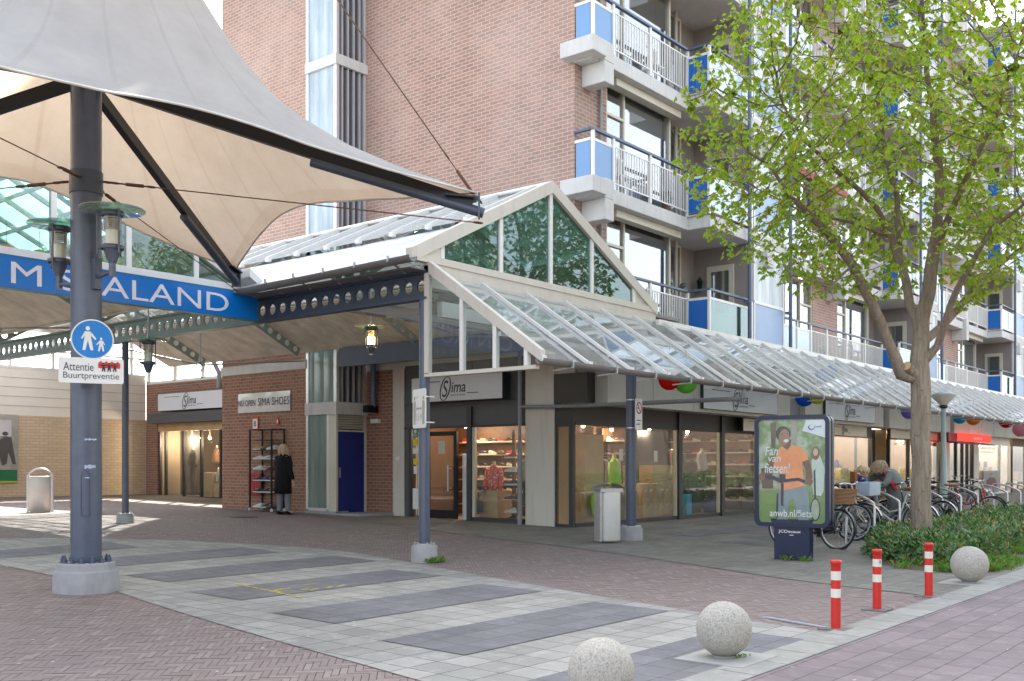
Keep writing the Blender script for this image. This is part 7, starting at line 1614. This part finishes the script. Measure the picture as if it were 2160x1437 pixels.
balcony_chair(GX + 1.5, 1, 'white plastic chair behind the railing of the second corner balcony'); balcony_chair(GX + 2.9, 2, 'white plastic chair behind the railing of the top corner balcony')
rr = random.Random(77)
for i, (x, k, lb) in enumerate(((GX + 3.4, 1, 'potted plant on the second corner balcony beside the blue side panel'), (GX + 2.2, 0, 'potted plant on the lowest corner balcony'), (30.2, 0, 'potted plant on the lowest balcony by the brick pillar'), (32.5, 1, 'potted plant on the second balcony right of the brick pillar'))):
    z = Z1 + .3 + ST * k; o = thing('potted_plant', lb, 'plant', (x, 12.3, z), 'plants on the balconies'); MB().lathe([(.07, z), (.11, z + .2), (.10, z + .2), (.09, z + .17)], (x, 12.33, 0), 14).build('pot', M['wood2'], o)
    m = MB(); foliage(m, x, 12.33, z + .32, .16, .09, .24, 60, .09, rr); m.build('foliage', M['hedge'], o)
# ---------------------------------------------------------------- goods in the corner shop
def torso(name, label, p, yaw, k, mt_, plinth=None, sleeves=True, neck=True, legs=None):
    o = thing(name, label, 'mannequin', p, None); c = Vector(p)
    u = lambda f_, l_, h_: c + Vector((math.cos(yaw) * f_ - math.sin(yaw) * l_, math.sin(yaw) * f_ + math.cos(yaw) * l_, h_)) * k
    m = MB().loft([(u(0, 0, .0), .12 * k, .19 * k, yaw), (u(0, 0, .15), .11 * k, .17 * k, yaw), (u(0, 0, .35), .125 * k, .19 * k, yaw), (u(0, 0, .48), .11 * k, .19 * k, yaw), (u(0, 0, .56), .07 * k, .10 * k, yaw), (u(0, 0, .60), .05 * k, .06 * k, yaw)], 18)
    if sleeves:
        for s_ in (-1, 1): m.tube([u(0, .17 * s_, .50), u(.0, .24 * s_, .32), u(.05, .25 * s_, .05)], [.07 * k, .06 * k, .045 * k], 12)
    m.build('jacket', mt_, o)
    if neck: MB().tube([u(0, 0, .58), u(0, 0, .68)], [.045 * k, .04 * k], 12).build('neck', M['cream'], o)
    if legs: MB().tube([u(0, .07, .02), u(0, .08, -.45), u(0, .08, -.88)], [.09, .07, .05], 12).tube([u(0, -.07, .02), u(0, -.08, -.45), u(0, -.08, -.88)], [.09, .07, .05], 12).build('trousers', legs, o)
    return o
def block(name, label, cat, x0, y0, z0, x1, y1, z1, mt_, bevel=.006): return one(MB().box(x0, y0, z0, x1, y1, z1), name, mt_, label, cat, ((x0 + x1) / 2, (y0 + y1) / 2, z0), bevel=bevel)
t = NT('red_floral'); v = t.n('ShaderNodeTexVoronoi'); t.l(t.coord(), v.inputs['Vector']); v.inputs['Scale'].default_value = 16; t.bsdf(t.mix(t.ramp(v.outputs['Distance'], [(.30, 1.), (.36, 0.)]), (.75, .06, .04), (.78, .62, .58)), .5); flor = t.m
lime = mat('lime_jacket', (.42, .80, .02), .55, var=.1)
zf = .235
# gable side window
pp_ = PX(1042, 1000, GX + .55)
block('display_plinth', 'pine box plinth under the red patterned jacket', 'plinth', GX + .35, pp_.y - .28, zf, GX + .85, pp_.y + .28, .93, M['wood'])
torso('mannequin', 'half mannequin in a red and white patterned jacket in the gable side window', (GX + .55, pp_.y, .93), 3.1, .98, flor)
one(MB().box(GX + .25, pp_.y + .12, .42, GX + .29, pp_.y + .34, .68).tube([(GX + .27, pp_.y + .14, .66), (GX + .3, pp_.y + .02, .95)], .008, 5).tube([(GX + .27, pp_.y + .32, .66), (GX + .3, pp_.y + .05, .95)], .008, 5), 'shoulder_bag', mat('grey_bag', (.16, .18, .21), .6), 'small grey bag hanging on the pine plinth', 'bag', (GX + .27, pp_.y + .2, .42))
sp2 = PX(1080, 1000, GX + .5)
o = thing('shoe_stand', 'slim stand of small glass shelves each carrying one shoe in the gable side window', 'display stand', (GX + .5, sp2.y, zf))
MB().box(GX + .55, sp2.y - .04, zf, GX + .6, sp2.y + .04, 2.3).build('upright', M['wood2'], o)
for i, (py_, c_) in enumerate(((966, 'red'), (995, 'white'), (1023, 'navy'), (1053, 'brown'), (1081, 'white'), (1098, 'black'))):
    z = PX(1080, py_, GX + .5).z; MB().box(GX + .35, sp2.y - .19, z - .01, GX + .57, sp2.y + .19, z).build('shelf', M['frost'], o)
    pair((GX + .46, sp2.y, z), (-.3, 1, 0), c_, '%s shoe on the slim window stand, %s from the top' % (c_, ['first', 'second', 'third', 'fourth', 'fifth', 'lowest'][i]), 'shoes on the slim window stand', single=True)
pq_ = PX(1110, 1000, GX + .5); torso('mannequin', 'mannequin with grey hooded jacket at the pillar end of the gable window', (GX + .55, pq_.y - .03, 1.15), 3.0, .9, mat('grey_hoodie', (.35, .38, .38), .8), legs=M['blackst'])
block('window_podium', 'low pale wooden podium along the gable side window', 'podium', GX + .15, 13.9, zf - .02, GX + 1.0, 15.3, zf, M['wood'])
one(MB().lathe([(0, 0), (.085, 0), (.085, .004), (0, .004)], (0, 0, 0), 24, Matrix.Rotation(math.radians(90), 3, 'Y')) , 'round_sticker', mat('lime_sticker', (.35, .65, .08), .5), 'round green sticker on the gable side pane', 'sticker', (0, 0, 0)).location = PX(995, 915, GX - .0) + Vector((.018, 0, 0))
# things deeper inside behind the gable window and door
def clothes(name, label, x, y, z, along, n, cols_, L=.75, ht=1.5):
    o = thing(name, label, 'clothes rail', (x, y, z)); a = Vector(along); b = Vector((-a.y, a.x, 0)); e = Vector((x, y, z)) + a * n * .07
    MB().tube([(x, y, z), (x, y, z + ht), tuple(e + Vector((0, 0, ht))), tuple(e)], .014, 8).build('rail', M['steel'], o); rr = random.Random(n)
    for i in range(n):
        p = Vector((x, y, z)) + a * (.05 + i * .07); w = .2; l2 = L * rr.uniform(.75, 1.05); cc_ = rr.choice(cols_)
        MB().prism([p + b * -w + Vector((0, 0, ht - .12)), p + Vector((0, 0, ht - .03)), p + b * w + Vector((0, 0, ht - .12)), p + b * w * 1.1 + Vector((0, 0, ht - .12 - l2)), p - b * w * 1.1 + Vector((0, 0, ht - .12 - l2))], a * .035).build('garment', cc_, o)
    return o
cl = [mat('cloth_%d' % i, c_, .85) for i, c_ in enumerate([(.03, .03, .035), (.12, .12, .13), (.5, .48, .45), (.05, .08, .2), (.35, .05, .05), (.65, .63, .6)])]
clothes('clothes_rail', 'dark garments on a rail inside behind the red patterned jacket', 18.9, 15.0, .23, (0, -1, 0), 14, cl[:2] + cl[3:4], ht=1.45)
clothes('clothes_rail', 'pale and blue garments on the rail in the last corner shop window', PY(1556, 900, 13.6).x, 13.5, .23, (1, 0, 0), 13, [cl[2], cl[5], cl[5], cl[3], cl[0]], .62, 1.25)
clothes('clothes_rail', 'mixed garments on a rail deep in the corner shop', 21.2, 14.6, .23, (1, 0, 0), 14, cl)
# wall shelves with shoes
rr = random.Random(9)
def wall_shelf(label, x, y, dx_, dy_, n, rows, z0=.55, dz=.34, wcol='wood'):
    o = thing('wall_shelf', label, 'wall shelf', (x, y, z0)); a = Vector((dx_, dy_, 0)); b = Vector((-a.y, a.x, 0)); ln = n * .3
    for r_ in range(rows):
        p = Vector((x, y, z0 + r_ * dz)); MB().prism([p, p + a * ln, p + a * ln + b * -.28, p + b * -.28], (0, 0, -.02)).build('shelf', M[wcol], o)
    MB().prism([Vector((x, y, z0 - .2)), Vector((x, y, z0 - .2)) + a * ln, Vector((x, y, z0 + rows * dz)) + a * ln, Vector((x, y, z0 + rows * dz))], b * .02).build('back_panel', M['wood2'], o)
    for r_ in range(rows):
        for i in range(n):
            c_ = rr.choice(list(SC)); q = Vector((x, y, z0 + r_ * dz)) + a * (.15 + i * .3) - b * .14
            pair(tuple(q), (a.x, a.y, 0), c_, 'single shoes on the shelves inside the corner shop', 'shoes on the shelves inside the corner shop', 1.0, True)
wall_shelf('shelves of shoes on the inner wall seen through the open door', 20.17, 18.0, 0, -1, 8, 6, .5, .32)
wall_shelf('shelves of shoes covering the far end wall of the corner shop', 26.87, 17.6, 0, -1, 16, 6, .5, .34)
clothes('clothes_rail', 'pale and red garments on a rail before the end wall of the shop', 26.2, 15.6, .23, (0, -1, 0), 18, cl[2:3] + cl[4:] + cl[:1], .7, 1.45)
clothes('clothes_rail', 'navy and black garments on a rail in the middle of the shop floor', 24.6, 16.0, .23, (0, -1, 0), 16, cl[:2] + cl[3:4], .7, 1.45)
wall_shelf('shelves of shoes on the inner wall behind the lime jacket', 19.0, 14.75, 1, 0, 8, 6, .45)
wall_shelf('shelves of shoes behind the pine cabinet', 22.6, 15.3, 1, 0, 9, 6, .45)
clothes('clothes_rail', 'dark garments on a rail behind the navy sports bag', 23.6, 14.2, .23, (1, 0, 0), 16, cl[:2] + cl[4:5], .8, 1.7)
clothes('clothes_rail', 'dark and red garments close behind the first street window', 19.0, 14.0, .23, (1, 0, 0), 15, cl[:2] + cl[4:5], .7, 1.5)
block('pine_column', 'tall pine plank column in the first street window', 'wooden column', PY(1222, 900, 13.25).x, 13.1, .23, PY(1262, 900, 13.25).x, 13.4, 2.2, M['wood'])
pz = PY(1293, 1000, 13.3); block('display_plinth', 'pale plinth under the lime jacket mannequin', 'plinth', pz.x - .3, 13.15, .23, pz.x + .35, 13.6, .98, M['shopwall'])
torso('mannequin', 'half mannequin in a lime green jacket behind the steel bin', (pz.x + .05, 13.3, 1.0), -1.3, 1.12, lime)
pz = PY(1257, 1000, 13.0); torso('mannequin', 'lime green jacket hanging low in the first street window', (pz.x, 12.98, .38), -1.4, .9, lime, neck=False)
x0_, x1_ = PY(1362, 1000, 13.7).x, PY(1415, 1000, 13.7).x
block('pine_cabinet', 'large pine cabinet in the second street window', 'cabinet', x0_, 13.5, .23, x1_ - .0, 14.4, 1.5, M['wood']); block('pine_counter', 'low pine counter left of the large cabinet', 'counter', PY(1342, 1000, 13.4).x, 13.2, .23, x0_ - .02, 13.9, 1.05, M['wood'])
block('dark_partition', 'charcoal display partition in the third street window', 'partition', XS[0] + .15, 13.9, .23, XS[1] - .5, 13.98, 2.4, M['dark_frame'], 0)
block('dark_partition', 'charcoal display partition beside the clothes rail in the last window', 'partition', XS[1] + .05, 13.7, .23, XS[1] + .9, 13.78, 1.6, M['dark_frame'], 0)
pz = PY(1448, 1040, 13.2); block('blue_carton', 'turquoise box standing on the window floor beside the racket', 'box', pz.x - .15, 13.1, .23, pz.x + .1, 13.25, .75, mat('turquoise', (.0, .35, .62), .5))
pz = PY(1502, 1060, 13.2); o = one(MB().loft([((pz.x, 13.2, .24), .34, .16), ((pz.x, 13.2, .34), .38, .18), ((pz.x, 13.2, .55), .34, .15), ((pz.x + .02, 13.2, .66), .2, .08)], 18).tube([(pz.x - .2, 13.1, .6), (pz.x - .15, 13.08, .8), (pz.x + .15, 13.08, .8), (pz.x + .2, 13.1, .6)], .02, 8), 'sports_bag', mat('navy_bag', (.012, .02, .11), .6), 'navy sports bag on the floor of the third street window', 'bag', (pz.x, 13.2, .24))
pz = PY(1480, 1000, 13.1); m = MB(); m.tube([(pz.x - .05 + .13 * math.cos(a * .524), 13.1, 1.05 + .18 * math.sin(a * .524)) for a in range(12)], .014, 6, closed=True).tube([(pz.x - .03, 13.1, .88), (pz.x + .08, 13.1, .5), (pz.x + .12, 13.1, .3)], .014, 6)
one(m, 'tennis_racket', M['black'], 'black tennis racket propped in the third street window', 'racket', (pz.x, 13.1, .3))
pz = PY(1487, 930, 13.3); torso('mannequin', 'mannequin in a white and dark tracksuit top in the third street window', (pz.x, 13.4, 1.35), -1.5, .9, cl[5], legs=cl[0])
for i, (px_, py_, w) in enumerate(((1310, 957, .17), (1383, 960, .16))):
    pz = PY(px_, py_, SF0 + .06); block('notice_sheet', ['white notice sheet taped inside the first street pane', 'white notice sheet taped inside the second street pane'][i], 'notice', pz.x - w / 2, SF0 + .055, pz.z - .16, pz.x + w / 2, SF0 + .058, pz.z + .1, M['whitep'], 0)
for i, (px_, py_, XX) in enumerate(((986, 972, GX + .05), (931, 943, GX + .18))):
    pz = PX(px_, py_, XX); block('notice_sheet', ['white notice sheet inside the gable side pane', 'white notice sheet on the open shop door'][i], 'notice', XX, pz.y - .1, pz.z - .16, XX + .003, pz.y + .1, pz.z + .14, M['whitep'], 0)
block('security_gate', 'white upright security gate just inside the open shop door', 'security gate', GX + .3, 15.62, .23, GX + .4, 16.0, 1.75, M['whitep'])
# hall shop window goods
def s2(px_, d): q = PX(px_, 1000, S2X + d); return q
q = s2(408, .6); torso('mannequin', 'headless mannequin in a dark suit in the hall shop window', (S2X + .6, q.y, 1.45), 3.0, 1.05, mat('dark_suit', (.05, .04, .04), .8), legs=mat('dark_suit', (.05, .04, .04), .8))
q = s2(446, .5); block('display_plinth', 'pale wooden plinth in the hall shop window', 'plinth', S2X + .3, q.y - .35, .41, S2X + .8, q.y + .3, 1.25, M['wood'])
q = s2(470, .5); torso('mannequin', 'half mannequin in a white jacket in the hall shop window', (S2X + .5, q.y, .9), 3.2, 1.0, cl[5]); block('display_plinth', 'low plinth under the white jacket in the hall shop window', 'plinth', S2X + .3, q.y - .4, .41, S2X + .8, q.y + .25, .9, M['wood'])
q = s2(458, 1.6); torso('mannequin', 'brown patterned jacket high in the hall shop window', (S2X + 1.6, q.y, 1.55), 3.0, 1.0, M['wood2'])
# litter and leaves on the paving
rr = random.Random(21); lt = MB()
for k in range(170):
    x, y = rr.uniform(4, 16), rr.uniform(2.0, 15); s_ = rr.uniform(.008, .022); a = rr.uniform(0, 6.28)
    lt.poly([(x + s_ * math.cos(a + b), y + s_ * math.sin(a + b) * .6, gz(x, y) + .019 + .002 * math.sin(b)) for b in (0, 1.5, 3.1, 4.6)])
tag(lt.build('paving_litter', mat('pale_litter', (.5, .46, .40), .8, var=.3)), 'tiny pale scraps and petals scattered on the paving', 'litter', kind='stuff')
